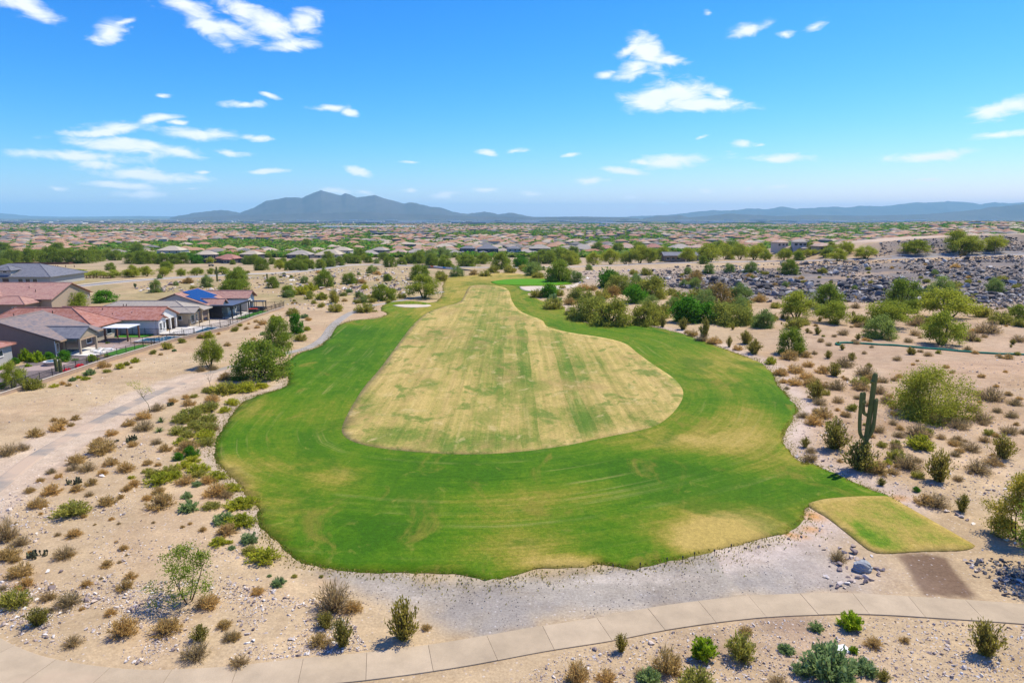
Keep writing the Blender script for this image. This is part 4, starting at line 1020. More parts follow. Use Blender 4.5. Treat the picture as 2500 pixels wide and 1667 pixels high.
# stony sand at the front, left of the concrete path
plants('C', '''bu 680 375 80;bu 835 450 80;bu 130 425 160;bu 160 500 110;bu 550 500 80;ol 100 620 190;bg 440 620 180;bg 310 580 110;cr 240 745 210 110;bu 800 520 110;bg 470 870 130;bu 710 680 80;bu 800 800 180 120;bu 1060 790 190;cr 1280 840 190 90;bg 1250 950 200;bg 1530 1000 140;bu 1430 760 100;bu 1330 630 150;bg 2130 650 250 190;bu 2250 650 130;cr 2080 760 170 100;cr 2190 880 200 190;bu 2040 870 140;bu 1650 550 90
sg 1780 490 90;ol 1880 440 35;ol 2050 440 30;sg 1720 440 30;bg 20 520 60;bu 1500 830 90;bg 320 660 60''')
plants('Z', 'cr 985 1556 108 95;bu 1042 1535 26;bg 560 1560 40')
plants('B', '''bu 290 550 130;bu 470 500 130;bu 510 450 100;bu 620 415 80;bu 580 465 60;bg 60 700 190;bg 190 660 120;bu 440 430 60;bu 1050 465 110;bg 1170 500 170;bu 1170 410 130;bu 910 545 100;bu 810 620 110;bu 830 690 220;ch 1070 600 130;ch 950 605 50;bu 1090 640 90;bg 1280 625 100;bu 1350 680 110;bg 1280 345 130;ch 1390 310 80;yu 1315 440 90;yu 1295 510 95
bu 1540 310 110;bu 1730 275 120;bu 1520 250 70;ol 1580 240 60;bu 1410 280 80;ol 1820 200 200;li 1900 190 150;li 2020 180 150;li 2125 155 80;li 1890 290 100;ol 1700 195 90;bg 1700 320 110;ol 1640 360 120;ol 1560 410 180;ol 1480 440 140;ol 1700 350 160;li 1830 350 90;ol 1690 430 130;ol 1680 500 150;ol 1600 480 130;ol 1450 530 130;ol 1530 560 120;li 1670 570 150;ol 1670 620 130;li 1480 620 110;bu 1520 680 190;bg 1750 500 90
dk 1455 750 80;dk 1550 720 110;li 1570 760 110;li 1490 810 110;li 1610 840 150;ol 1390 850 120;li 1400 900 130;li 1290 940 170;ol 1250 880 120;ol 1200 850 70;bu 1510 940 150;ol 1620 880 110;sg 1600 960 80;bu 1700 930 130;li 1750 900 150;bu 900 790 130;bu 630 770 150;bg 600 830 110;bg 710 840 150;bg 420 850 90;bu 330 920 70;bu 480 890 70;bu 1030 840 150;bu 1210 790 90;bu 1290 800 60;li 1075 900 50;bu 840 870 90;ch 600 940 130;bu 745 950 100;bu 630 1000 110;bg 730 1040 80;bu 430 1020 160;bu 240 1005 90;bu 310 1120 150;ol 590 1190 240;bu 350 1130 70;bu 880 1110 150;bu 980 1060 70;bu 1030 1000 90;bu 1090 965 110;bu 1290 1020 110;bu 1200 1075 90;bu 1310 1135 220;sg 1525 1060 90;sg 1540 1165 160
li 1870 1000 150;bu 1760 1030 200;bg 1840 1050 130;li 1930 1130 170;li 2010 1110 160;li 1960 1270 200;sg 1820 1260 160;ol 1720 1150 120;bu 1850 1350 170;sg 2030 1410 140;li 1780 1430 120;sg 1890 1470 60;li 1870 1420 50;li 2150 1560 220;ol 2040 1500 120;bg 60 1390 170 190;bg 170 1420 160;bu 600 1360 130;bg 470 1350 60;bu 1490 1305 40;bu 1550 1280 40;bu 1650 1330 70;bu 1010 1470 80;bu 70 1530 190;ch 310 1520 160;bg 530 1530 190;bu 120 1560 100''')
plants('N', '''mq 1630 1390 520 520;dk 2010 1100 260 300;li 2230 1050 150;ol 1950 740 260;li 1650 890 220;li 1550 810 140;bu 1330 930 200;bu 1200 880 110;ol 780 1060 170;ol 880 960 110;bu 1010 1030 120;bu 1220 1010 120;bu 1050 920 70;li 240 1200 230;ol 60 1200 120;bu 190 1250 80;bu 440 1130 100;bu 620 1370 150;bu 1150 1250 110;bu 1260 1310 130;ol 2100 1250 260;sg 1340 1150 130;bu 1360 1410 110;sg 2180 800 160;bu 2250 850 150;bu 1750 1340 120;bg 1890 1330 110''')
plants('A', '''mq 2110 1480 410 280;pv 1712 1392 200 210;bu 850 1390 110;li 760 1340 90;sg 730 1450 90;li 640 1480 50;sg 590 1500 60;li 440 1550 60;bu 510 1530 60;bu 560 1540 50;li 700 1490 60;ol 870 1430 60;li 1100 1350 70;ol 1030 1375 60;li 980 1400 80;bu 1070 1395 30;ol 1250 1280 60;bu 1310 1290 40;ol 1360 1240 100;sg 1420 1260 40;ol 1480 1190 70;bu 1650 1150 70;bu 1840 1490 120;ol 2010 1560 120;li 2140 1560 90;bg 1640 1420 90;bg 1740 1410 90;li 2290 1300 70''')
plants('L', '''ci 310 1170 130 150;ci 395 1180 120 110;ci 480 1190 130 140;dk 605 1160 130 80;dk 800 1180 170 110;ci 350 1250 80;pv 170 1510 260 290;ol 400 1515 260;ci 60 1280 120 60;dk 190 1205 90 60;ci 20 1510 120;ci 1140 1190 90 100;ol 1330 1140 90;bo 835 1310 110;bo 990 1255 110;ci 1330 970 60;ci 820 1195 60;mq 330 560 320 150;mq 240 610 260 90;mq 880 520 340 190;dk 1290 440 250 110;mq 40 300 120 90;ci 600 205 120 60;sg 930 1180 90''')
plants('Q', '''iw 430 850 150 140;mq 1480 690 230 160;mq 1460 800 300;mq 1400 880 340 170;iw 1070 790 150 130;mq 1920 800 160 120;mq 2110 900 180 110;pv 740 655 150 110;pv 940 645 200 110;pv 1130 635 120;pv 1280 630 180 100;pv 310 650 170;pv 520 650 170;pv 570 585 160;mq 1760 575 210 170;pv 2000 565 160;pv 130 665 200;iw 470 690 90;br 850 740 110 60;ol 1900 690 60;iw 680 770 70;ol 900 830 110;ol 250 600 120;bu 1060 690 90;bu 790 740 100
mq 240 480 230;mq 100 490 200;mq 400 490 200;mq 520 495 190;mq 650 495 180;mq 760 490 200;dk 940 490 200 110;pv 1110 490 120;mq 1590 500 170;mq 1700 500 190;mq 1400 500 90;mq 330 430 160;mq 200 400 240;mq 2050 540 180;mq 2200 560 200;mq 2320 560 180;mq 1900 500 120;mq 780 440 140;mq 2330 470 130''')
plants('A', '''pv 500 655 160 60;pv 640 655 180 60;pv 780 660 170 60;pv 920 660 180 60;pv 1060 655 160 60;mq 910 600 90;mq 1360 610 110;mq 100 540 170;mq 230 535 170;mq 320 530 130;mq 420 545 200;mq 560 545 170;mq 680 545 180;mq 770 530 140;mq 40 610 150;iw 20 530 130;mq 1150 550 150;mq 950 520 120;pv 600 690 80;mq 880 510 120;mq 30 470 140;mq 760 490 120;mq 480 480 150''')
plants('R', '''mq 550 820 290;mq 910 775 200;iw 260 775 130;mq 1450 745 130;mq 1460 545 220;iw 1220 625 170;mq 1890 720 330;pv 1970 985 440 280;mq 1380 1015 330 200;sg 900 905 110;ol 680 1060 150 190;ol 1010 1065 120;ol 1650 985 130;bu 350 995 60;li 500 1005 180;ol 500 1115 120;ol 700 1180 220;ol 1130 1185 300 120;ol 2230 745 200;bu 90 1065 60;mq 50 960 140;bg 1280 580 90;bu 1300 650 120;bu 1080 770 140;bu 450 640 90;ol 1230 1050 130;li 1120 850 120;li 220 940 300;li 350 880 200;bu 830 1040 90;ol 1470 1060 110
mq 60 590 190;mq 200 590 200;mq 350 570 190;mq 480 560 200;mq 620 540 190;mq 760 520 190;mq 900 490 200;mq 1000 490 180;mq 1180 480 150;iw 1290 490 110;pv 1110 470 150;mq 1650 510 180 110;mq 1760 490 180;mq 1860 480 170;mq 2080 510 200;mq 2240 545 180;mq 2330 560 150;mq 330 410 200;mq 590 440 190;mq 1040 440 230;mq 1400 450 170;dk 1490 310 90;mq 290 250 170;mq 1940 390 150''')
plants('I', '''mq 1590 620 180 90;iw 1510 690 110;ol 1780 665 100;mq 1830 640 170;ol 1950 605 90;dk 1970 625 120;iw 2060 685 140;mq 2260 725 190;ol 2100 700 90;mq 2250 590 160;mq 2180 600 130;ol 2000 655 150;ol 1900 665 120;mq 1430 620 120;mq 1330 610 120;mq 1240 600 130;pv 2330 610 140;ol 1400 700 90;ol 1720 690 90;bu 1640 680 80;mq 1700 600 120;mq 2080 600 100;iw 1420 560 120;iw 1330 570 110''')
plants('O', '''tb 450 168 175;iw 610 192 135;dk 180 105 140;ol 260 145 90;iw 300 78 60;dk 930 245 190;tb 1010 290 250;iw 1180 235 130;tb 1330 345 280;ol 1530 315 100;ol 1640 445 170;ol 1760 345 140;br 1950 415 240;iw 2170 385 230;tb 720 545 310;tb 950 595 330;tb 1280 592 270;ol 1400 525 210;tb 640 375 210;bu 560 405 120;ol 860 355 140;dk 1170 395 190;dk 1680 575 270;dk 1870 572 210;iw 1850 455 210;tb 2110 595 360;ol 2330 605 90;ol 400 445 180;dk 350 335 140;sg 400 375 170;ol 240 335 120;ol 450 325 100;bu 690 275 130;bu 770 275 90
cr 1640 650 130;cr 1840 742 140 170;cr 1440 622 80 90;bu 1730 705 100;bg 1820 752 120;bu 1940 780 130;cr 2080 812 80 100;cr 2230 782 170;bu 2160 842 100;cr 2310 865 150;cr 2110 652 60;bu 1680 682 60;ol 1080 300 120;br 960 340 120;iw 1750 250 110;ol 480 250 60;iw 1090 300 120;tb 1620 520 120;ol 1600 360 130;tb 820 440 160;iw 1550 440 120;ol 1480 480 110;tb 560 500 110;bg 600 545 90;ol 2220 450 140;ol 2000 470 150;iw 1330 450 150''')
plants('F', '''pv 480 995 280 190;mq 730 905 240;pv 790 1035 240 160;ol 470 1085 170;iw 220 1072 180;iw 60 1035 140;mq 440 1280 230 190;pv 1200 1055 330 200;iw 1170 1155 250 150;mq 1320 905 260 200;mq 1430 945 130;pv 1710 985 390 210;pv 1660 1205 330 230;iw 1650 805 170;ol 1990 975 180;bg 2040 1115 220;mq 2280 1005 150;ol 2150 1045 180;ol 2290 1065 120;bg 2290 1175 120;bg 1460 1045 160;bg 990 1062 90;bg 960 905 90;bg 1450 1125 100;bg 860 1135 100;bg 680 1192 60;cr 650 1132 90;bg 950 1192 50;cr 980 1172 70;bg 1390 1192 80;cr 740 1312 90;bg 630 1282 60;bg 745 1222 60;cr 930 1332 100;bg 1300 1332 80;bg 1550 1302 80;bg 1035 1282 50;cr 70 1202 140;cr 140 1282 170;cr 790 1452 170;cr 1070 1397 70;bg 870 1382 170;li 270 1362 100;bu 350 1452 120;bu 420 1322 160;bu 560 1302 100;bu 470 1432 140;bu 580 1382 100;bu 560 1482 120;bu 690 1432 120;bu 610 1542 150;bg 1040 1452 180;bg 1190 1502 90;bg 1110 1492 130;ol 1000 1532 140;bu 180 850 120;bg 1900 1170 160
iw 115 622 135;mq 425 632 145;ol 690 622 80;pv 820 525 175 100;pv 890 465 140;pv 1040 505 190 110;pv 1450 465 250 110;pv 1790 462 240;pv 1900 462 190;pv 2080 445 180;bu 100 660 70;bu 470 690 70;bu 1780 580 80;ol 2150 690 90;iw 2090 770 120;ol 1750 760 110;ol 1540 700 60;bu 1840 480 60''')
plants('G', '''pv 500 702 150;pv 640 692 170;mq 340 692 140;pv 760 690 140;pv 880 684 200;pv 960 680 170;pv 1060 662 160;pv 1280 672 160;pv 1450 672 210;pv 1580 652 180;pv 1700 652 180;pv 1820 652 170;pv 1910 662 120;pv 2060 662 140;mq 2180 662 110;iw 1270 765 85;iw 1450 765 115;iw 1610 755 105;ol 830 772 75;ol 930 775 105;iw 460 735 75;mq 1530 600 240;mq 1620 600 160;mq 700 600 130;mq 540 600 130;mq 330 620 120;mq 870 620 160;mq 250 640 120;mq 160 650 130;mq 80 660 130;iw 30 740 100;bu 1780 800 60;br 1330 860 130;mq 1870 590 100;mq 2250 580 110;mq 2150 600 110;mq 1400 690 100''')
plants('D', '''bu 330 48 100;bu 440 122 120;bu 350 107 70;cr 600 232 210;bu 580 122 120;bg 660 142 90;bg 630 272 120;bg 770 252 100;bu 650 362 150;bg 510 372 100;bu 590 422 150;bg 840 362 80;ol 880 312 90;bg 760 152 150;bg 1080 182 130;bg 940 152 150;bu 1020 92 120;cr 740 612 300 215;cr 940 772 360 210;cr 520 602 110;bg 560 702 130;bg 560 642 90;ol 1210 702 150;bg 1300 762 220;li 1150 732 70;bu 1080 802 180;cr 1540 862 260 220;li 1400 612 190;bg 1210 622 110;bg 1650 572 90;cr 2020 692 250 170;bg 1670 672 90;bg 1790 632 150;bg 1840 792 200;bg 1690 862 90;bg 1960 742 150;bg 1560 532 80;bg 1690 542 80;bg 1890 562 100;bg 1380 522 220;bg 1240 522 100;ol 1430 502 120;bg 1530 412 150;bg 1700 452 160;bg 1880 402 150;bg 1800 322 130;bg 1990 332 80;bg 2100 372 100;bg 2130 272 110;bg 1950 232 200;bg 2080 202 60;bg 1850 202 90;bg 2080 502 140;bg 2190 502 80;bg 1200 82 70;bg 1150 262 120;cr 1100 892 90;dk 1370 942 50;bu 1430 1032 150;bg 1520 1052 200;cr 1720 1092 150 130;bg 1080 480 110;bg 1010 280 90''')
plants('E', '''cr 425 605 95 88;ci 820 632 120 100;bu 1020 520 70;ol 1000 632 140 120;ci 1520 492 112 76;sg 1355 502 70;sg 1215 607 75;bu 640 692 150 105;sg 560 752 120;bg 520 722 80;bu 220 752 120 105;bu 350 742 100;ol 790 790 180;bg 1180 775 120;sg 1410 722 240 150;sg 1280 712 95;sg 1590 702 120;sg 1500 704 80;sg 1480 757 110;cr 1680 752 90;ci 1535 612 45;bu 1630 582 90;cr 2170 622 220 165;bg 1460 172 85 50;bu 1780 560 50''')

# thin scatter of low dry shrubs over the open desert
def scatter(n, poly, keys, wr, zone):
    k = 0
    while k < n:
        u = R_.uniform(min(p[0] for p in poly), max(p[0] for p in poly)); v = R_.uniform(min(p[1] for p in poly), max(p[1] for p in poly))
        if not inside(np.array([u]), np.array([v]), poly)[0]: continue
        X, Y = march(u, v)
        if inside(np.array([X]), np.array([Y]), LAWN_B[::3])[0] or inside(np.array([X]), np.array([Y]), TEE_B[::2])[0]: continue
        if min(seg_dist(np.array([X]), np.array([Y]), q, False)[0][0] - w for q, w in ((PATH_B[::4] , 2.7), (SIDE_B[::2], 1.6), (ROAD_B[::2], 4.5))) < .3: continue
        plant(R_.choice(keys), Vector((X, Y, hz(X, Y))), R_.uniform(*wr), zone); k += 1
scatter(84, [(1900, 950), (2500, 830), (2500, 1150), (2250, 1200), (2050, 1130), (1980, 1010)], ['bg', 'bu', 'bg', 'bu', 'ol'], (.5, 1.3), 'desert')
scatter(80, [(1850, 775), (2500, 745), (2500, 880), (2050, 860)], ['bg', 'bu', 'cr', 'ol', 'bg'], (.7, 2.0), 'scrub')
scatter(26, [(560, 690), (1040, 690), (1000, 740), (700, 770)], ['bu', 'ol', 'bg'], (.7, 1.5), 'bank')
scatter(70, [(1500, 665), (2500, 640), (2500, 735), (1850, 735), (1560, 700)], ['bu', 'ol', 'bu', 'ol', 'iw'], (.9, 2.4), 'slope')
scatter(26, [(640, 662), (1040, 655), (1040, 690), (600, 690)], ['bu', 'ol'], (.8, 1.6), 'rubble')
scatter(20, [(0, 1240), (420, 1240), (480, 1400), (0, 1560)], ['bu', 'bg'], (.25, .6), 'stony')

scatter(60, [(0, 606), (560, 612), (1000, 622), (1250, 618), (1250, 648), (900, 643), (560, 640), (0, 640)], ['mq', 'mq', 'tb', 'iw', 'pv'], (4.5, 8), 'belt')
scatter(46, [(1250, 622), (1600, 615), (1960, 612), (2120, 600), (2120, 622), (1960, 632), (1600, 640), (1250, 648)], ['mq', 'tb', 'iw', 'pv'], (4, 7), 'avenue')
scatter(40, [(1250, 660), (1560, 665), (1960, 745), (2500, 765), (2500, 815), (1900, 800), (1600, 760), (1420, 730)], ['tb', 'ol', 'ol', 'iw'], (1.6, 3.6), 'thicket')
scatter(26, [(560, 662), (1060, 658), (1040, 740), (720, 745)], ['tb', 'ol', 'iw'], (1.5, 3.2), 'rubble')
# unique plants ---------------------------------------------------------------
def special_tree(name, label, c, x, y, wpx, hpx, proto_args, **kw):
    p = put(c, x, y); s = CR[c][2] * mpp(p)
    t = thing(name, label, 'tree', (p[0], p[1], p[2] - .05)); W = wpx * s; H_ = hpx * s / .9
    a = dict(R=W / 2, z0=H_ * .25, H=H_); a.update(proto_args)
    a['R'] *= 1.18; tr, cw = tree_proto(**a)
    link('trunk', tr, t); link('crown', cw, t); return t
special_tree('mesquite_tree', 'young open mesquite with sparse dark green leaves on the stony sand', 'C', 1205, 600, 400, 350,
             dict(seed=901, nst=4, ncl=46, nlf=4200, leaf=.14, clr=.1, bark=br, lmat=LEAF['mq'], trunk=.05, low=.5))
special_tree('palo_verde_tree', 'big yellow-green tree at the right edge behind the tee box', 'D', 2140, 1300, 430, 470,
             dict(seed=905, nst=5, ncl=70, nlf=13000, leaf=.17, clr=.11, bark=br, lmat=LEAF['ye'], trunk=.09, low=.6, z0=.4))
special_tree('palo_verde_tree', 'tall tree just past the right edge shading the cobbles', 'Z', 2568, 1402, 190, 230,
             dict(seed=907, nst=5, ncl=50, nlf=6500, leaf=.18, clr=.12, bark=br, lmat=LEAF['mq'], trunk=.1, low=.3))
special_tree('palo_verde_tree', 'broad bushy olive palo verde on the desert flat behind the saguaro', 'D', 1440, 345, 560, 330,
             dict(seed=911, nst=7, ncl=110, nlf=24000, leaf=.23, clr=.115, bark=M['pvbark'], lmat=LEAF['op'], trunk=.08, low=.7, z0=.2))
def sapling(label, c, base, pts, crown, leaf_n, mat):
    p = put(c, *base); s = CR[c][2] * mpp(p); rs = np.random.default_rng(5)
    t = thing('sapling', label, 'tree', (p[0], p[1], p[2] - .03))
    q = [np.array([(x - base[0]) * s, rs.normal() * .05, (base[1] - y) * s / .93]) for x, y in pts]
    lines = [(q, list(np.linspace(.045, .02, len(q))))]; tips = []
    for (x, y) in crown:
        e = np.array([(x - base[0]) * s, rs.normal() * .25, (base[1] - y) * s / .93]); st = q[-1] if rs.random() < .6 else q[-2]
        lines.append(([st, (st + e) / 2 + rs.normal(size=3) * .08, e], [.018, .012, .006])); tips.append(e)
    V, F = tubes_np(lines, 4); link('trunk', mesh_np('trunk', V, F, [mat]), t)
    if leaf_n:
        P = np.array(tips)[rs.integers(0, len(tips), leaf_n)] + rs.normal(size=(leaf_n, 3)) * .16
        V, F = leaves_np(P, .12, rs); link('crown', mesh_np('crown', V, F, [LEAF['pv']]), t)
sapling('thin leaning sapling with a wispy crown beside the sandy path', 'B', (1225, 355), [(1225, 355), (1215, 290), (1180, 245), (1165, 215)],
        [(1060, 135), (1100, 130), (1140, 125), (1165, 140), (1120, 165), (1150, 170), (1190, 170), (1215, 165), (1240, 180), (1255, 190), (1200, 200), (1230, 165), (1080, 150)], 520, M['pvbark'])
sapling('bare grey leafless sapling beside the large mesquite', 'B', (1715, 150), [(1715, 150), (1712, 115), (1700, 90)],
        [(1660, 60), (1680, 40), (1700, 20), (1730, 35), (1755, 30), (1745, 70), (1670, 85), (1725, 10), (1690, 50)], 0, M['twig'])

# saguaros ---------------------------------------------------------------------
def rib_tube(pts, r, ribs=11):
    P = [Vector(p) for p in pts]; k = ribs * 2; V = []; F = []
    # smooth the course
    Q = []
    for i in range(len(P) - 1):
        p0 = P[max(i - 1, 0)]; p1, p2 = P[i], P[i + 1]; p3 = P[min(i + 2, len(P) - 1)]
        for j in range(5):
            t = j / 5; Q.append(.5 * (2 * p1 + (p2 - p0) * t + (2 * p0 - 5 * p1 + 4 * p2 - p3) * t * t + (3 * p1 - p0 - 3 * p2 + p3) * t ** 3))
    Q.append(P[-1]); e = (Q[-1] - Q[-2]).normalized(); Q = Q[:-1] + [P[-1] - e * (r * 1.6 * f) for f in (1., .72, .48, .28, .12, .02)]
    n = len(Q); tot = sum((Q[i + 1] - Q[i]).length for i in range(n - 1)); run = 0
    for i, p in enumerate(Q):
        d = (Q[min(i + 1, n - 1)] - Q[max(i - 1, 0)]).normalized(); a = d.cross(Vector((0, 1, .02))).normalized(); b = d.cross(a)
        if i: run += (Q[i] - Q[i - 1]).length
        left = tot - run; rr = r * (min(1, math.sqrt(max(1 - (1 - min(left / (r * 1.6), 1)) ** 2, .02))))
        for j in range(k):
            an = 2 * math.pi * j / k; q = rr * (1 if j % 2 == 0 else .86); V.append(tuple(p + a * (q * math.cos(an)) + b * (q * math.sin(an))))
    F = [(i * k + j, i * k + (j + 1) % k, (i + 1) * k + (j + 1) % k, (i + 1) * k + j) for i in range(n - 1) for j in range(k)] + [tuple((n - 1) * k + j for j in range(k))]
    me = bpy.data.meshes.new('stem'); me.from_pydata(V, [], F); me.materials.append(M['cactus']); me.update(); return me
def saguaro(label, c, base, top, arms=(), r=.28, group=None, armr=.2):
    p = put(c, *base); s = CR[c][2] * mpp(p); kz = 1 / math.cos(math.atan2(CAMH, p[1]))
    t = thing('saguaro', label, 'cactus', (p[0], p[1], p[2] - .1), 0, group)
    f = lambda x, y, d=0.: ((x - base[0]) * s, d, (base[1] - y) * s * kz)
    m = ((base[0] + top[0]) / 2 + (top[0] - base[0]) * .08, (base[1] + top[1]) / 2)
    link('stem', rib_tube([f(*base), f(*m), f(*top)], r), t)
    for a in arms: link('arm', rib_tube([f(*q) for q in a], armr), t)
    return t
saguaro('tall many-armed saguaro rising out of green bushes right of the lawn', 'D', (955, 745), (988, 55),
        [[(958, 540, 0), (915, 500, -.1), (900, 420, -.15), (893, 300, -.2), (892, 190, -.2)], [(965, 365, .05), (940, 350, .25), (932, 300, .3), (931, 198, .3)],
         [(962, 520, 0), (990, 490, -.2), (1000, 420, -.3), (1000, 240, -.3)], [(962, 560, 0), (1005, 500, .2), (1022, 420, .25), (1025, 330, .25), (1027, 242, .25)],
         [(900, 270, -.2), (908, 262, -.35), (903, 250, -.4)], [(975, 130, .0), (962, 118, -.2), (960, 108, -.25)]], .25, None, .175)
saguaro('ribbed saguaro column by the yard fence, wall side', 'L', (710, 1310), (700, 1125), (), .27)
saguaro('ribbed saguaro column beside the red flowers', 'L', (755, 1322), (755, 1135), (), .27)
saguaro('tall saguaro pole with stubby arms beside the curving road', 'Q', (1205, 712), (1205, 520), [[(1205, 620, 0), (1190, 605, 0), (1190, 570, 0)], [(1205, 610, 0), (1220, 600, .2), (1220, 580, .2)]], .35, None, .25)
saguaro('slim armless saguaro in the rubble near the road', 'Q', (1845, 742), (1845, 615), (), .3)
saguaro('short saguaro with raised arms above the pink roofs', 'Q', (160, 806), (160, 745), [[(160, 785, 0), (148, 775, 0), (150, 740, 0)], [(160, 780, 0), (172, 770, 0), (171, 748, 0)]], .26, None, .2)
saguaro('far saguaro standing before the grey two-storey houses', 'I', (1782, 605), (1782, 535), (), .4)
saguaro('far saguaro above the putting green, rightmost of the pair', 'I', (2100, 605), (2100, 535), (), .4)
saguaro('dark saguaro pole beyond the putting green by the trees', 'G', (150, 650), (150, 590), (), .4)
# ------------------------------------------------------------------ houses
def gable(mb, x0, x1, y0, y1, ze, zr, axis, t=.16, cap=True):
    """two roof planes over the rectangle, eaves at ze, ridge at zr along the axis, with a ridge cap"""
    if axis == 'x':
        ym = (y0 + y1) / 2
        mb.slab([(x0, y0, ze), (x1, y0, ze), (x1, ym, zr), (x0, ym, zr)], t); mb.slab([(x0, ym, zr), (x1, ym, zr), (x1, y1, ze), (x0, y1, ze)], t)
        if cap: mb.tube([(x0 - .02, ym, zr + .02), (x1 + .02, ym, zr + .02)], .13, 6)
    else:
        xm = (x0 + x1) / 2
        mb.slab([(x0, y0, ze), (xm, y0, zr), (xm, y1, zr), (x0, y1, ze)], t); mb.slab([(xm, y0, zr), (x1, y0, ze), (x1, y1, ze), (xm, y1, zr)], t)
        if cap: mb.tube([(xm, y0 - .02, zr + .02), (xm, y1 + .02, zr + .02)], .13, 6)
def hip(mb, x0, x1, y0, y1, ze, zr, t=.16, a=None, b=None, cap=True):
    """hip roof; a, b: ridge ends (x, y)"""
    w, d = x1 - x0, y1 - y0
    if a is None:
        if w >= d: a, b = (x0 + d / 2, (y0 + y1) / 2), (x1 - d / 2, (y0 + y1) / 2)
        else: a, b = ((x0 + x1) / 2, y0 + w / 2), ((x0 + x1) / 2, y1 - w / 2)
    A = (a[0], a[1], zr); B = (b[0], b[1], zr); p = [(x0, y0, ze), (x1, y0, ze), (x1, y1, ze), (x0, y1, ze)]
    if abs(a[0] - b[0]) >= abs(a[1] - b[1]):
        F = [[p[0], p[1], B, A], [p[1], p[2], B], [p[2], p[3], A, B], [p[3], p[0], A]]; rd = [(p[0], A), (p[3], A), (p[1], B), (p[2], B), (A, B)]
    else:
        F = [[p[0], p[1], A], [p[1], p[2], B, A], [p[2], p[3], B], [p[3], p[0], A, B]]; rd = [(p[0], A), (p[1], A), (p[2], B), (p[3], B), (A, B)]
    for f in F:
        f = [q for i, q in enumerate(f) if q != f[i - 1]]
        if len(f) > 2: mb.slab(f, t)
    if cap:
        for q, r in rd:
            if q != r: mb.tube([Vector(q) + Vector((0, 0, .02)), Vector(r) + Vector((0, 0, .02))], .12, 5)
def window(parent, face, a, b, z0, z1, at, panes=2, fr=None, mat=None):
    """window in a wall: face '+x' or '-y'; a..b along the wall, at = wall plane"""
    fr = fr or M['frame']; w = link('window', None, parent)
    def bx(p, q, r, s, d0, d1):
        if face == '+x': return MB().box(at + d0, at + d1, p, q, r, s)
        if face == '-x': return MB().box(at - d1, at - d0, p, q, r, s)
        if face == '+y': return MB().box(p, q, at + d0, at + d1, r, s)
        return MB().box(p, q, at - d1, at - d0, r, s)
    f = MB()
    for (p, q, r, s) in ((a, b, z0, z0 + .08), (a, b, z1 - .08, z1), (a, a + .08, z0 + .08, z1 - .08), (b - .08, b, z0 + .08, z1 - .08)):
        m = bx(p, q, r, s, .003, .09); n = len(f.v); f.v += m.v; f.f += [tuple(n + i for i in k) for k in m.f]
    f.part('frame', fr, w)
    k = (b - a - .16) / panes
    for i in range(panes): bx(a + .08 + k * i + .02, a + .08 + k * (i + 1) - .02, z0 + .08, z1 - .08, .006, .04).part('pane', mat or M['glass'], w)
    bx(a - .05, b + .05, z0 - .08, z0 - .003, .003, .14).part('sill', fr, w)
    return w
def walls(parent, x0, x1, y0, y1, ze, mat, gables=()):
    mb = MB().box(x0, x1, y0, y1, -.3, ze)
    return mb.part('wall', mat, parent)
def gable_wall(parent, pts, th, mat, axis):
    """triangular wall, pts in its own plane, thickness along the axis"""
    mb = MB(); n = Vector((th, 0, 0)) if axis == 'x' else Vector((0, th, 0))
    m = len(pts); P = [Vector(p) for p in pts] + [Vector(p) - n for p in pts]
    mb.v = [tuple(p) for p in P]; mb.f = [tuple(range(m)), tuple(range(2 * m - 1, m - 1, -1))] + [(i, (i + 1) % m, m + (i + 1) % m, m + i) for i in range(m)]
    o = mb.part('gable_wall', mat, parent); bm = bmesh.new(); bm.from_mesh(o.data); bmesh.ops.recalc_face_normals(bm, faces=bm.faces); bm.to_mesh(o.data); bm.free()
    return o
def post(parent, x, y, z0, z1, s, mat, name='post'): return MB().box(x - s, x + s, y - s, y + s, z0, z1).part(name, mat, parent)
def vent(parent, x, y, z): MB().tube([(x, y, z - .2), (x, y, z + .45)], .09, 6).part('vent_pipe', M['darktrim'], parent)

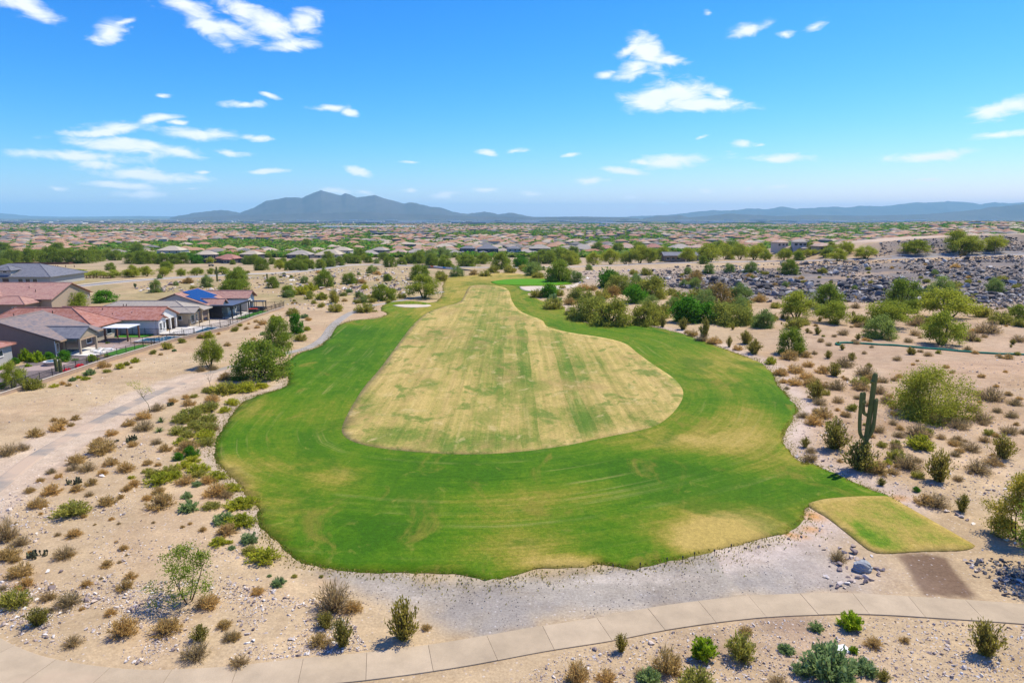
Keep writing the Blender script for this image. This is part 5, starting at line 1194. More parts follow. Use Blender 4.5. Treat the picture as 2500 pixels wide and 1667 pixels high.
def house_a():
    h = thing('house', 'pale grey stuccoed house with red hip roof at the left edge', 'house', (-86, 104, 0))
    k = lambda x: x + 86; j = lambda y: y - 104
    walls(h, k(-104), k(-86.2), j(99), j(115.4), 3.3, STUC['grey'])
    r = MB(); hip(r, k(-105), k(-85.6), j(98.3), j(116), 3.32, 6.2); r.part('roof', ROOF['red'], h, True)
    window(h, '+x', j(112.2), j(113.3), 1.6, 2.7, k(-86.2), 1); window(h, '+x', j(107), j(109), .9, 2.5, k(-86.2))
    window(h, '-y', k(-92), k(-90), .9, 2.4, j(99))
def house_b():
    h = thing('house', 'brown stuccoed house with mottled grey tile roof and gabled patio', 'house', (-82, 126, 0))
    k = lambda x: x + 82; j = lambda y: y - 126
    X0, X1, Y0, Y1 = -103, -82, 120.2, 132.6
    walls(h, k(X0), k(X1), j(Y0), j(Y1), 3.0, STUC['brown'])
    gable_wall(h, [(k(X0), j(Y0 - .003), 2.9), (k(X1), j(Y0 - .003), 2.9), (k(X1), j(Y0 - .003), 3.05), (k(-92), j(Y0 - .003), 6.25), (k(X0), j(Y0 - .003), 3.05)], -.25, STUC['brown'], 'y')
    gable_wall(h, [(k(X0), j(Y1 + .003), 2.9), (k(X1), j(Y1 + .003), 2.9), (k(X1), j(Y1 + .003), 3.05), (k(-92), j(Y1 + .003), 6.25), (k(X0), j(Y1 + .003), 3.05)], .25, STUC['brown'], 'y')
    r = MB(); gable(r, k(-103.4), k(-80.7), j(Y0 - .4), j(Y1 + .4), 3.05, 6.6, 'y'); ro = r.part('roof', ROOF['grey'], h, True)
    r = MB(); gable(r, k(-86.5), k(-78.4), j(121.7), j(128.2), 3.12, 4.75, 'x'); r.part('patio_roof', ROOF['slate'], h, True)
    for Yp in (122.5, 127.4): post(h, k(-78.9), j(Yp), -.1, 3.05, .17, STUC['beige'])
    MB().box(k(-79.05), k(-78.75), j(122.7), j(127.2), 2.55, 3.0).part('patio_beam', M['trim'], h)
    gable_wall(h, [(k(-78.72), j(122.2), 3.0), (k(-78.72), j(127.7), 3.0), (k(-78.72), j(124.95), 4.45)], .2, STUC['beige'], 'x')
    MB().box(k(-82) + .002, k(-82) + .06, j(123.2), j(126.8), 0, 2.4).part('sliding_door', M['glass'], h)
    MB().box(k(-82) + .002, k(-82) + .08, j(121.6), j(122.4), 0, 2.2).part('door', M['darktrim'], h)
    window(h, '+x', j(120.5), j(121.35), .7, 2.4, k(X1)); window(h, '+x', j(129.3), j(131.0), .7, 2.4, k(X1))
    MB().box(k(-80.68), k(-80.6), j(Y0 - .3), j(121.6), 2.75, 2.98).part('fascia', M['trim'], h); MB().box(k(-80.68), k(-80.6), j(128.3), j(Y1 + .3), 2.75, 2.98).part('fascia', M['trim'], h)
    MB().box(k(-89.2), k(-88.5), j(122.6), j(123.2), 4.35, 4.6).part('roof_vent', M['white_metal'], h); vent(h, k(-93.2), j(126.5), 6.5)
    MB().box(k(-81.9), k(-81.8), j(120.12), j(120.2), .1, 2.9).part('downspout', M['white_metal'], h)
def house_c():
    h = thing('house', 'red hip-roofed house tucked between the grey and white houses', 'house', (-84, 138, 0))
    k = lambda x: x + 84; j = lambda y: y - 138
    walls(h, k(-106), k(-84), j(134.2), j(142.4), 3.1, STUC['pale'])
    r = MB(); hip(r, k(-106.6), k(-82.8), j(133.6), j(143.2), 3.12, 6.45, .16, (k(-101.5), j(138.6)), (k(-90), j(138.6))); r.part('roof', ROOF['red'], h, True)
    window(h, '+x', j(139.5), j(141.2), .8, 2.4, k(-84)); vent(h, k(-93), j(137), 5.6)
    p = thing('pergola', 'white flat-roofed patio cover on dark posts beside the red roof', 'pergola', (-79.5, 137.5, 0))
    MB().box(-2.6, 2.5, -2.6, 2.2, 2.75, 2.9).part('roof', M['white_metal'], p)
    for x in (-2.3, 2.2):
        for y in (-2.3, 1.9): post(p, x, y, -.1, 2.74, .13, M['wood'])
def house_d():
    h = thing('house', 'white stuccoed house with red tile gable roof and arched patio', 'house', (-76, 148, 0))
    k = lambda x: x + 76; j = lambda y: y - 148
    Y0, Y1 = 143.8, 153.2
    walls(h, k(-98), k(-79.6), j(Y0), j(Y1), 3.25, STUC['white'])
    walls(h, k(-79.6) + .003, k(-76), j(Y0), j(147.6), 3.25, STUC['white'])
    gable_wall(h, [(k(-76.003), j(147.6) - .0, 2.55), (k(-76.003), j(Y1), 2.55), (k(-76.003), j(Y1), 3.2), (k(-76.003), j(148.5), 5.05), (k(-76.003), j(Y0), 3.2), (k(-76.003), j(Y0), 3.1), (k(-76.003), j(147.6), 3.1)], .25, STUC['white'], 'x')
    r = MB(); gable(r, k(-98.5), k(-75.5), j(Y0 - .6), j(Y1 + .6), 3.2, 5.35, 'x'); r.part('roof', ROOF['red'], h, True)
    r = MB(); gable(r, k(-77.4), k(-74.9), j(143.5), j(147.4), 3.12, 3.95, 'x'); r.part('bay_roof', ROOF['red'], h, True)
    gable_wall(h, [(k(-75.4), j(143.9), -.2), (k(-75.4), j(147.0), -.2), (k(-75.4), j(147.0), 3.05), (k(-75.4), j(145.45), 3.7), (k(-75.4), j(143.9), 3.05)], .55, STUC['white'], 'x')
    for y in (148.0, 150.4, 152.95): post(h, k(-76.2), j(y), -.1, 2.56, .2, STUC['white'])
    MB().box(k(-79.59), k(-79.5), j(148.3), j(150.2), 0, 2.2).part('sliding_door', M['glass'], h); MB().box(k(-79.59), k(-79.5), j(150.8), j(152.8), 0, 2.3).part('back_wall_panel', STUC['brown'], h)
    MB().box(k(-79.48), k(-79.4), j(148.5), j(149.8), 1.2, 2.0).part('television', M['black'], h)
    window(h, '+x', j(144.2), j(145.1), .7, 2.4, k(-75.4), 1); window(h, '+x', j(145.7), j(146.5), .9, 2.5, k(-75.4), 1)
    MB().box(k(-98), k(-76), j(Y0 - .08), j(Y0 - .003), 2.95, 3.15).part('eave_band', M['trim'], h); vent(h, k(-82), j(146), 4.1); vent(h, k(-86), j(145.6), 3.9); vent(h, k(-89), j(147.2), 4.8)
def house_e():
    h = thing('house', 'tan stuccoed house with light grey hip roof and brown patio shade', 'house', (-74, 159, 0))
    k = lambda x: x + 74; j = lambda y: y - 159
    walls(h, k(-97), k(-74), j(154.8), j(160), 3.1, STUC['tan']); walls(h, k(-97), k(-77.5), j(160) + .003, j(164), 3.1, STUC['tan'])
    r = MB(); hip(r, k(-98), k(-72.8), j(154), j(164.8), 3.12, 5.3, .16, (k(-92), j(159.4)), (k(-79), j(159.4))); r.part('roof', ROOF['light'], h, True)
    r = MB(); gable(r, k(-79), k(-72.2), j(154.0), j(159.0), 3.2, 4.2, 'x'); r.part('bay_roof', ROOF['light'], h, True)
    for y in (160.4, 163.7): post(h, k(-73.6), j(y), -.1, 3.05, .2, STUC['tan'])
    MB().box(k(-73.62), k(-73.56), j(160.7), j(163.4), .95, 2.95).part('sun_shade', M['cloth'], h)
    MB().box(k(-77.49), k(-77.4), j(160.6), j(163.4), 0, 2.3).part('sliding_door', M['glass'], h)
    window(h, '-y', k(-76.6), k(-75.6), 1.4, 2.4, j(154.8), 1); window(h, '+x', j(155.6), j(157.3), .6, 2.4, k(-74)); window(h, '+x', j(158), j(158.9), .6, 2.4, k(-74), 1)
    vent(h, k(-90), j(157), 4.4); vent(h, k(-89.4), j(157.2), 4.4)
def house_f():
    h = thing('house', 'pink-tiled house with a large blue solar array at the end of the row', 'house', (-76, 172, 0))
    k = lambda x: x + 76; j = lambda y: y - 172
    Y0, Y1 = 167.2, 179.5
    walls(h, k(-90), k(-75.6), j(Y0), j(Y1), 3.2, STUC['grey'])
    gable_wall(h, [(k(-90), j(Y0) - .003, 3.0), (k(-75.6), j(Y0) - .003, 3.0), (k(-75.6), j(Y0) - .003, 3.3), (k(-82.8), j(Y0) - .003, 5.75), (k(-90), j(Y0) - .003, 3.3)], -.25, STUC['grey'], 'y')
    ze, zr = 3.3, 6.1
    r = MB(); gable(r, k(-90.8), k(-74.8), j(Y0 - .5), j(Y1 + .5), ze, zr, 'y'); r.part('roof', ROOF['pink'], h, True)
    sl = (zr - ze) / 8.0
    for a in range(8):                                     # solar panels in rows up the slope facing the course
        for b in range(7):
            if (a >= 6 and b < 2) or (a < 2 and b > 4): continue
            ya = 167.6 + a * 1.42; xa = -75.5 - b * 1.02
            z = lambda x: zr - (x + 82.8) * sl + .13
            P = [(k(xa), j(ya), z(xa)), (k(xa), j(ya + 1.38), z(xa)), (k(xa - .99), j(ya + 1.38), z(xa - .99)), (k(xa - .99), j(ya), z(xa - .99))]
            MB().slab(P, .05).part('solar_panel', M['solar'], h)
    r = MB(); gable(r, k(-80), k(-71.8), j(168.2), j(172.2), 3.25, 4.5, 'x'); r.part('front_gable_roof', ROOF['pink'], h, True)
    gable_wall(h, [(k(-72.3), j(168.6), 3.0), (k(-72.3), j(171.8), 3.0), (k(-72.3), j(170.2), 4.2)], .2, STUC['grey'], 'x')
    r = MB(); gable(r, k(-82), k(-69.2), j(178.6), j(185), 3.6, 5.3, 'x'); r.part('wing_roof', ROOF['pink'], h, True)
    walls(h, k(-82), k(-70), j(179.4), j(184.4), 3.5, STUC['white'])
    gable_wall(h, [(k(-69.9), j(179.4), 3.4), (k(-69.9), j(184.4), 3.4), (k(-69.9), j(181.9), 5.0)], .2, STUC['grey'], 'x')
    walls(h, k(-75.6) + .003, k(-72.4), j(172.4), j(178.4), 3.0, STUC['white'])
    for i in range(3): window(h, '+x', j(173.4 + i * 1.6), j(174.6 + i * 1.6), 1.0, 2.5, k(-72.4), 1)
    p = thing('pergola', 'dark steel pergola with a flat roof beside the solar house', 'pergola', (-72, 172, 0))
    MB().box(-3.3, 3.4, -5.6, 6.0, 2.98, 3.2).part('roof', M['pergola'], p); MB().box(3.4, 3.5, -5.6, 6.0, 2.85, 3.28).part('fascia', M['black'], p); MB().box(-3.3, 3.4, -5.7, -5.6, 2.85, 3.28).part('fascia', M['black'], p)
    for x, y in ((.4, -5.2), (3.0, -5.2), (3.0, .2), (3.0, 5.6)): post(p, x, y, -.1, 2.97, .14, M['black'])
    MB().box(-3.2, .4, -5.25, -5.15, 0, 2.9).part('screen', M['black'], p)
    o = thing('outdoor_kitchen', 'dark outdoor kitchen block under the steel pergola', 'kitchen', (-73.6, 169.2, 0)); MB().box(-.8, .8, -1.4, 1.4, 0, .95).part('counter', M['black'], o); MB().box(-.85, .85, -1.45, 1.45, .953, 1.02).part('worktop', M['deck'], o); MB().box(-.5, .5, -.6, .3, 1.02, 1.35).part('grill', M['white_metal'], o)
def house_g():
    h = thing('house', 'large pink-roofed house with tan gable end and three small windows', 'house', (-128, 185, 0))
    k = lambda x: x + 128; j = lambda y: y - 185
    X1 = -120; Y0, Y1 = 176.8, 193.4
    walls(h, k(-142), k(X1), j(Y0), j(Y1), 3.5, STUC['beige'])
    gable_wall(h, [(k(X1) + .003, j(Y0), 3.3), (k(X1) + .003, j(Y1), 3.3), (k(X1) + .003, j(Y1), 3.6), (k(X1) + .003, j(185.1), 6.85), (k(X1) + .003, j(Y0), 3.6)], .25, STUC['beige'], 'x')
    r = MB(); gable(r, k(-143), k(X1 + .6), j(Y0 - .7), j(Y1 + .7), 3.6, 7.1, 'x'); r.part('roof', ROOF['pink'], h, True)
    for y in (188.6, 190.2, 191.8): window(h, '+x', j(y), j(y + .8), 2.2, 2.8, k(X1), 1)
    r = MB(); gable(r, k(-139.5), k(-133.5), j(174.6), j(182), 4.3, 5.7, 'y'); r.part('dormer_roof', ROOF['pink'], h, True)
    gable_wall(h, [(k(-139), j(175.2), 2.5), (k(-134), j(175.2), 2.5), (k(-134), j(175.2), 4.35), (k(-136.5), j(175.2), 5.5), (k(-139), j(175.2), 4.35)], -.25, STUC['brown'], 'y')
    walls(h, k(-139), k(-134), j(175.3), j(176.79), 3.4, STUC['brown'])
    window(h, '-y', k(-137.4), k(-135.6), 3.2, 4.1, j(175.2))
    r = MB(); hip(r, k(-133.6), k(-122.5), j(170.5), j(178.6), 3.0, 4.6); r.part('wing_roof', ROOF['pink'], h, True)
    walls(h, k(-133), k(-123), j(171.2), j(176.79), 2.95, STUC['brown']); window(h, '-y', k(-126.3), k(-125), 1.4, 2.3, j(171.2), 1)
    r = MB(); hip(r, k(-146), k(-134.2), j(168), j(177), 3.1, 4.9); r.part('wing_roof', ROOF['pink'], h, True); walls(h, k(-145.4), k(-134.8), j(168.6), j(176.2), 3.05, STUC['brown'])
    vent(h, k(-126), j(180), 5.3); vent(h, k(-129), j(182), 6)
def house_h():
    h = thing('house', 'slate-grey hip-roofed house with a little cupola above the pink roofs', 'house', (-176, 252, 0))
    k = lambda x: x + 176; j = lambda y: y - 252
    walls(h, k(-198), k(-166.5), j(246), j(266), 3.3, STUC['grey'])
    r = MB(); hip(r, k(-199), k(-165.5), j(245), j(267), 3.32, 7.3); r.part('roof', ROOF['slate'], h, True)
    walls(h, k(-184.5), k(-180.5), j(246.2), j(252), 5.6, STUC['grey'])
    r = MB(); hip(r, k(-185.1), k(-179.9), j(245.5), j(252.4), 5.6, 6.9); r.part('cupola_roof', ROOF['slate'], h, True)
    for a in (-197, -193, -178, -175.4, -172.8): window(h, '-y', k(a), k(a + 1.8), .7, 2.6, j(246))
    window(h, '-y', k(-183.3), k(-181.7), 4.6, 5.4, j(246.2), 2); MB().box(k(-183.6), k(-181.4), j(245.9), j(246), 0, 2.6).part('door', M['darktrim'], h)
for f in (house_a, house_b, house_c, house_d, house_e, house_f, house_g, house_h): f()
def simple_house(label, x, y, w, d, ze, zr, roof, wall, rot=0., wing=True, two=False, group=None, cat='house'):
    h = thing('house', label, cat, (x, y, hz(x, y)), rot, group)
    walls(h, -w / 2, w / 2, -d / 2, d / 2, ze, STUC[wall])
    r = MB(); hip(r, -w / 2 - .6, w / 2 + .6, -d / 2 - .6, d / 2 + .6, ze + .01, zr, cap=False); r.part('roof', ROOF[roof], h, True)
    if wing:
        s = R_.choice((-1, 1)); ww = w * .4; cx = s * w * .24; z2 = min(ze, 3.0)
        walls(h, cx - ww / 2, cx + ww / 2, -d / 2 - 4.2, -d / 2 - .003, z2, STUC[wall])
        r = MB()
        if R_.random() < .5: gable(r, cx - ww / 2 - .5, cx + ww / 2 + .5, -d / 2 - 4.8, -d / 2 + 1.5, z2 + .02, z2 + ww * .17, 'y', cap=False)
        else: hip(r, cx - ww / 2 - .5, cx + ww / 2 + .5, -d / 2 - 4.8, -d / 2 + 2.5, z2 + .02, z2 + ww * .17, cap=False)
        r.part('wing_roof', ROOF[roof], h, True)
        window(h, '-y', cx - 1.2, cx + 1.2, .7, 2.3, -d / 2 - 4.2)
    if two:
        e = R_.choice((-1, 1)); r = MB(); hip(r, -w * .9, w * .9, -d / 2 - 3.4, d / 2 + 2, 2.9, 4.0, cap=False)
    for a in (-.33, .05, .36):
        window(h, '-y', w * a - .9, w * a + .9, (ze - 2.2), (ze - .7), -d / 2)
    return h
def row_house(c, x, y, wpx, ze, roof, wall, label, dep=.75, **kw):
    p = put(c, x, y); w = wpx * CR[c][2] * mpp(p) * .88; d = max(w * dep, 7)
    return simple_house(label, p[0], p[1] + d / 2, w, d, ze, ze + d * .24, roof, wall, R_.uniform(-.25, .25), **kw)
HOUSES_MID = [('Q',590,405,340,6.0,'cream','grey','cream two-storey house above the dry field, first of the tree-lined row'),('Q',1035,485,280,6.2,'cream','dark','cream-roofed two-storey house with dark walls behind green trees'),
 ('Q',1320,485,320,3.4,'red','dark','red-roofed low house with slate walls beside the sandy trail'),('Q',1625,480,270,6.2,'cream','dark','square cream-roofed two-storey house right of the red roof'),('Q',2240,425,330,3.6,'light','dark','low pale house with dark panels on its roof behind trees'),
 ('R',780,400,300,6.2,'cream','pale','cream two-storey house rising over a long low roof'),('R',600,410,420,3.3,'cream','pale','long low cream-roofed house behind the hedge of mesquites'),('R',1330,395,250,6.2,'light','brown','brown-walled two-storey house with a pyramid roof'),('R',1180,400,280,3.3,'light','brown','low grey-roofed house joined to the brown tower house'),
 ('R',1600,385,300,3.3,'tan','pale','low tan-roofed house before the crowded rooftops'),('R',1850,385,320,3.3,'light','dark','wide pale-roofed low house at the wash'),('R',1770,290,160,6.0,'cream','dark','small far two-storey house with flat cream roof'),('R',2250,300,300,3.4,'cream','grey','long cream-roofed house above the bridge'),
 ('I',1590,538,115,6.4,'slate','dark','first dark two-storey house of the grey terrace'),('I',1735,538,170,6.2,'slate','dark','second and broader house of the grey terrace'),('I',1925,540,110,6.4,'slate','grey','third house of the grey terrace with square upper floor'),('I',2110,538,170,6.4,'light','dark','last dark two-storey house of the grey terrace'),('I',1500,545,90,3.3,'light','grey','low grey house at the start of the terrace'),('I',2010,540,120,3.3,'light','dark','low link house between the terrace blocks'),('I',2230,535,110,3.3,'light','grey','low pale house right of the grey terrace'),
 ('G',420,592,230,3.6,'light','pale','long low house with pale hip roof behind the saguaros'),('G',600,588,165,3.6,'red','beige','low red-brown roofed house beside the pale one'),('G',790,584,180,3.6,'tan','beige','low tan-roofed house with dark garage'),('G',1000,580,175,3.8,'red','beige','rust-roofed house with twin gables'),('G',1225,580,190,3.4,'light','pale','low grey-roofed house right of the rust roof'),('G',1365,580,150,3.6,'tan','brown','tan-roofed house beside the big dark trees'),
 ('G',2040,592,110,6.2,'tan','pale','two-storey house with tan roof beyond the palo verde row'),('G',2200,597,110,6.2,'light','grey','two-storey grey house beyond the palo verde row'),('F',710,455,140,3.4,'tan','beige','low tan house at the foot of the rocky knoll'),('F',120,400,130,3.4,'cream','pale','pale house among dark trees left of the knoll')]
for (c, x, y, w, ze, rf, wl, lab) in HOUSES_MID: row_house(c, x, y, w, ze, rf, wl, lab)
def clubhouse():
    p = put('G', 1290, 668); s = CR['G'][2] * mpp(p); w = 430 * s
    h = thing('pavilion', 'long low brown-roofed pavilion half hidden by the palo verde row', 'building', (p[0], p[1] + 6, p[2]), 0)
    r = MB(); gable(r, -w / 2, w / 2, -5.5, 7, 3.4, 5.3, 'x', cap=False); r.part('roof', ROOF['slate'], h, True)
    MB().box(-w / 2 + 1, -w * .06, -4, 5, -.3, 3.4).part('wall', STUC['brown'], h); MB().box(w * .06, w / 2 - 1, -4, 5, -.3, 3.4).part('wall', STUC['brown'], h)
    for i in range(5): post(h, -w * .05 + i * w * .025, -4.6, -.2, 3.35, .18, M['darktrim'])
    for a in (-.4, -.3, -.2, .15, .25, .36): window(h, '-y', w * a - 1, w * a + 1, .8, 2.5, -4)
clubhouse()

# ------------------------------------------------------------------ back yards: walls, fence, pool, paving
FL = [(-71.6, 92), (-71.1, 100.1), (-70.3, 119.1), (-68.5, 136.3), (-63.9, 152), (-63.9, 167.1), (-62.4, 185.5)]
def lots():
    g = lambda pts, name, mat, z, parent=None: struct(link(name, MB().slab([(x, y, z) for x, y in pts], .12).mesh(name, mat)))
    g([(-86, 98), (-71.3, 98), (-70.5, 117), (-70.2, 121), (-82, 120)], 'yard_mulch', M['mulch'], .05)
    g([(-83, 107), (-76.5, 109.5), (-74.5, 114), (-78, 115.5), (-81, 112), (-84, 110)], 'garden_path', M['paver'], .062)
    g([(-81.9, 121.5), (-75.5, 121), (-74.5, 127.5), (-81.9, 129.5)], 'patio', M['deck'], .06)
    g([(-81.9, 129.6), (-74.4, 127.7), (-72.8, 132), (-84, 136), (-82, 133)], 'patio', M['paver'], .06)
    g([(-74.4, 122), (-70.2, 120.5), (-69.1, 131), (-72.8, 131.8), (-74.4, 127.4)], 'yard_lawn', M['astro'], .07)
    g([(-83, 140), (-77.2, 140.2), (-76.5, 143.7), (-83, 143.7)], 'yard_lawn', M['astro'], .07)
    g([(-83, 133.5), (-76, 133.3), (-75.5, 139.9), (-83.9, 139.9)], 'patio', M['paver'], .065)
    g([(-75.4, 143.7), (-69.5, 144), (-66.8, 153.5), (-73.9, 154.6), (-75.9, 153.3)], 'patio', M['deck'], .06)
    g([(-73.9, 154.8), (-66.3, 154), (-65, 163.8), (-73.4, 164.4)], 'patio', M['coping'], .055)
    g([(-75.6, 165.8), (-68, 165.8), (-67.5, 178), (-72.3, 178.6), (-75, 172)], 'patio', M['deck'], .06)
    g([(-68, 166.5), (-64.8, 167.3), (-64, 180), (-67.4, 180)], 'yard_lawn', M['astro'], .07)
    p = thing('swimming_pool', 'blue swimming pool with pale coping behind the black fence', 'pool', (-72, 137.5, 0))
    P = [(-3.6, -2.2), (1.2, -2.4), (2.6, -.8), (2.9, 3.0), (-.6, 3.4), (-.8, 1.6), (-3.4, 1.4)]
    MB().prism(P, -.1, .09).part('water', M['water'], p)
    O = [(x * 1.13, y * 1.16) for x, y in P]; mb = MB()
    for i in range(len(P)):
        j = (i + 1) % len(P); mb.slab([(*O[i], .14), (*O[j], .14), (*P[j], .14), (*P[i], .14)], .2)
    mb.part('coping', M['deck'], p)
    p = thing('swimming_pool', 'narrow dark pool basin beside the white house patio', 'pool', (-67.6, 149.5, 0)); MB().box(-1.4, 1.2, -3, 3.2, -.1, .1).part('water', M['water'], p); MB().box(-1.8, -1.402, -3.2, 3.4, -.1, .14).part('coping', M['deck'], p); MB().box(1.202, 1.5, -3.2, 3.4, -.1, .14).part('coping', M['deck'], p)
    s = thing('hot_tub', 'round raised hot tub on the dark mulch beside the twin saguaros', 'hot tub', (-78.2, 113.4, .05)); 
    mb = MB(); mb.tube([(0, 0, 0), (0, 0, .55)], 1.15, 18); mb.part('basin', M['block'], s); mb = MB(); mb.tube([(0, 0, .553), (0, 0, .66)], [1.25, 1.25], 18); mb.part('rim', M['deck'], s); mb = MB(); mb.tube([(0, 0, .663), (0, 0, .675)], .85, 16); mb.part('water', M['water'], s)
    for (x, y, lab) in ((-77.6, 124.8, 'white lounge chair under the gabled patio'), (-76.2, 123.6, 'white lounge chair in the sun before the gabled patio'), (-76, 126.3, 'white lounge chair beside the artificial turf')):
        c = thing('lounge_chair', lab, 'chair', (x, y, .06), R_.uniform(-.5, .5)); MB().box(-.9, .5, -.33, .33, .28, .36).part('seat', M['white'], c); MB().slab([(.5, -.33, .36), (1.05, -.33, .85), (1.05, .33, .85), (.5, .33, .36)], .07).part('backrest', M['white'], c)
        for a in (-.8, .4):
            for b in (-.27, .27): post(c, a, b, 0, .28, .03, M['white_metal'], 'leg')
    t = thing('spa_cover', 'red and black covered spa beside the steel pergola', 'hot tub', (-67.9, 178.2, .06)); MB().box(-1.1, 1.1, -1.1, 1.1, 0, .8).part('tub', M['black'], t); MB().box(-1.12, 1.12, -1.12, -.2, .803, .95).part('cover', M['redpaint'], t)
    t = thing('gazebo', 'small black-framed gazebo at the far yard corner', 'gazebo', (-68.2, 182.5, 0)); MB().box(-1.8, 1.8, -1.3, 1.3, 2.3, 2.42).part('roof', M['black'], t)
    for a in (-1.6, 1.6):
        for b in (-1.1, 1.1): post(t, a, b, 0, 2.3, .07, M['black'])
    MB().box(-1.5, 1.5, -.9, .9, 0, .8).part('bench', M['black'], t)
lots()
def fence_run(label, pts, wall_h, fh, group='back-yard fences'):
    """low block wall with a black steel picket fence on top: posts, rails and pickets"""
    base = pts[0]
    f = thing('picket_fence', label, 'fence', (base[0], base[1], 0), 0, group); k = lambda p: (p[0] - base[0], p[1] - base[1])
    mw = MB(); mc = MB(); mr = MB(); mp = MB(); posts = []
    for a, b in zip(pts[:-1], pts[1:]):
        A = np.array(k(a)); B = np.array(k(b)); L_ = np.hypot(*(B - A)); d = (B - A) / L_; n = np.array([-d[1], d[0]])
        for mb, w, z0, z1 in ((mw, .1, -.4, wall_h), (mc, .14, wall_h + .003, wall_h + .09)):
            if wall_h > 0: mb.prism([tuple(A - n * w), tuple(B - n * w), tuple(B + n * w), tuple(A + n * w)], z0, z1)
        for z in (wall_h + .25, wall_h + fh - .12): mr.prism([tuple(A - n * .02), tuple(B - n * .02), tuple(B + n * .02), tuple(A + n * .02)], z, z + .045)
        m = max(int(L_ / 2.4), 1)
        for i in range(m + 1): posts.append(A + (B - A) * i / m)
        q = max(int(L_ / .14), 2)
        for i in range(q):
            c = A + (B - A) * (i + .5) / q; mp.box(c[0] - .009, c[0] + .009, c[1] - .009, c[1] + .009, wall_h + .12, wall_h + fh - .04)
    if wall_h > 0: mw.part('block_wall', M['block'], f); mc.part('coping', M['coping'], f)
    mr.part('rails', M['black'], f); o = mp.part('pickets', M['black'], f); o['kind'] = 'stuff'
    me = MB().box(-.035, .035, -.035, .035, wall_h, wall_h + fh + .04).mesh('post', M['black'])
    for c in posts: link('post', me, f, (c[0], c[1], 0))
fence_run('low block wall with black picket fence past the saguaro garden', FL[:3], .55, 1.25)
fence_run('low block wall with black picket fence beside the artificial turf', FL[2:4], .45, 1.3)
fence_run('low block wall with black picket fence below the white house', FL[3:5], .45, 1.35)
fence_run('low block wall with black picket fence below the tan house', FL[4:6], .45, 1.35)
fence_run('low block wall with black picket fence at the steel pergola', FL[5:7], .45, 1.4)
fence_run('picket fence closing the far end of the yards', [(-62.4, 185.6), (-73, 187)], 0, 1.8)
fence_run('picket fence between the turf yard and the pool', [(-70, 131.5), (-82.5, 133)], 0, 1.5)
fence_run('picket fence between the pool and the white patio', [(-83, 142.6), (-67.4, 142.9)], 0, 1.5)
fence_run('picket fence between the white and the tan house yards', [(-73.8, 154.2), (-64.2, 153.9)], 0, 1.6)
fence_run('picket fence between the tan house and the steel pergola', [(-73.2, 164.9), (-64.2, 165.2)], 0, 1.6)
# ------------------------------------------------------------------ rocks
def rock_mesh(seed, mat, n=13, flat=.62):
    rs = np.random.default_rng(seed); bm = bmesh.new()
    for i in range(n):
        d = rs.normal(size=3); d /= np.linalg.norm(d); d *= rs.uniform(.8, 1.1)
        bm.verts.new((d[0], d[1] * .78, d[2] * flat + .12))
    r = bmesh.ops.convex_hull(bm, input=bm.verts)
    bmesh.ops.delete(bm, geom=[v for v in bm.verts if not v.link_faces], context='VERTS')
    if mat is not None:
        es = [e for e in bm.edges]
        bmesh.ops.bevel(bm, geom=es, offset=.07, segments=1, affect='EDGES', clamp_overlap=True)
    bmesh.ops.triangulate(bm, faces=bm.faces)
    me = bpy.data.meshes.new('boulder'); bm.to_mesh(me); bm.free()
    if mat is not None: me.materials.append(mat)
    return me
ROCKS = []   # x, y, radius, material key, zone
def rocks_in(poly, n, rmin, rmax, power, mk, zone, clump=None, keep=None):
    P = np.array(poly, float); k = 0; tries = 0
    while k < n and tries < 40:
        tries += 1
        u = rng.uniform(P[:, 0].min(), P[:, 0].max(), 1200); v = rng.uniform(P[:, 1].min(), P[:, 1].max(), 1200)
        m = inside(u, v, P); u, v = u[m], v[m]
        d = np.stack([(u - 1250) / FPX, math.cos(PITCH) + (833.5 - v) / FPX * math.sin(PITCH), -math.sin(PITCH) + (833.5 - v) / FPX * math.cos(PITCH)], 1)
        # vectorised march
        t = np.geomspace(30, 700, 260); X = d[:, 0, None] * t; Y = d[:, 1, None] * t
        f = d[:, 2, None] * t + CAMH - hs0(X, Y); i = np.argmax(f < 0, 1); ok = f[np.arange(len(i)), i] < 0
        a = np.maximum(i - 1, 0); r = np.arange(len(i)); f0, f1 = f[r, a], f[r, i]; tt = t[a] + (t[i] - t[a]) * np.clip(f0 / np.maximum(f0 - f1, 1e-6), 0, 1)
        x = d[:, 0] * tt; y = d[:, 1] * tt
        if clump: ok &= fbm(x / clump, y / clump, 3, 77) + rng.uniform(-.12, .12, len(x)) > .41
        ok &= ~inside(x, y, LAWN_B[::3]) & ~inside(x, y, TEE_B[::2])
        dp, _ = seg_dist(x, y, PATH_B[::4], False); ds, _ = seg_dist(x, y, SIDE_B[::2], False); dr, _ = seg_dist(x, y, ROAD_B[::2], False)
        # the concrete path spans from its traced edge towards the camera
        dq, _ = seg_dist(x, y, offset(PATH_B, 1.22)[::4], False)
        ok &= (dq > 1.5) & (ds > 1.6) & (dr > 4.6)
        for q in np.nonzero(ok)[0]:
            if k >= n: break
            rad = rmin * (1 - rng.random() * (1 - (rmin / rmax) ** power)) ** (-1 / power)
            ROCKS.append((x[q], y[q], min(rad, rmax), mk, zone)); k += 1
def rocks_at(c, text, mk, zone):
    for it in text.split(';'):
        q = it.split()
        if not q: continue
        X, Y = gp(c, float(q[0]), float(q[1])); p = Vector((X, Y, hz(X, Y))); ROCKS.append((X, Y, float(q[2]) * CR[c][2] * mpp(p) / 2 * (1.35 if zone == 'boulder heap' else 1), mk, zone))
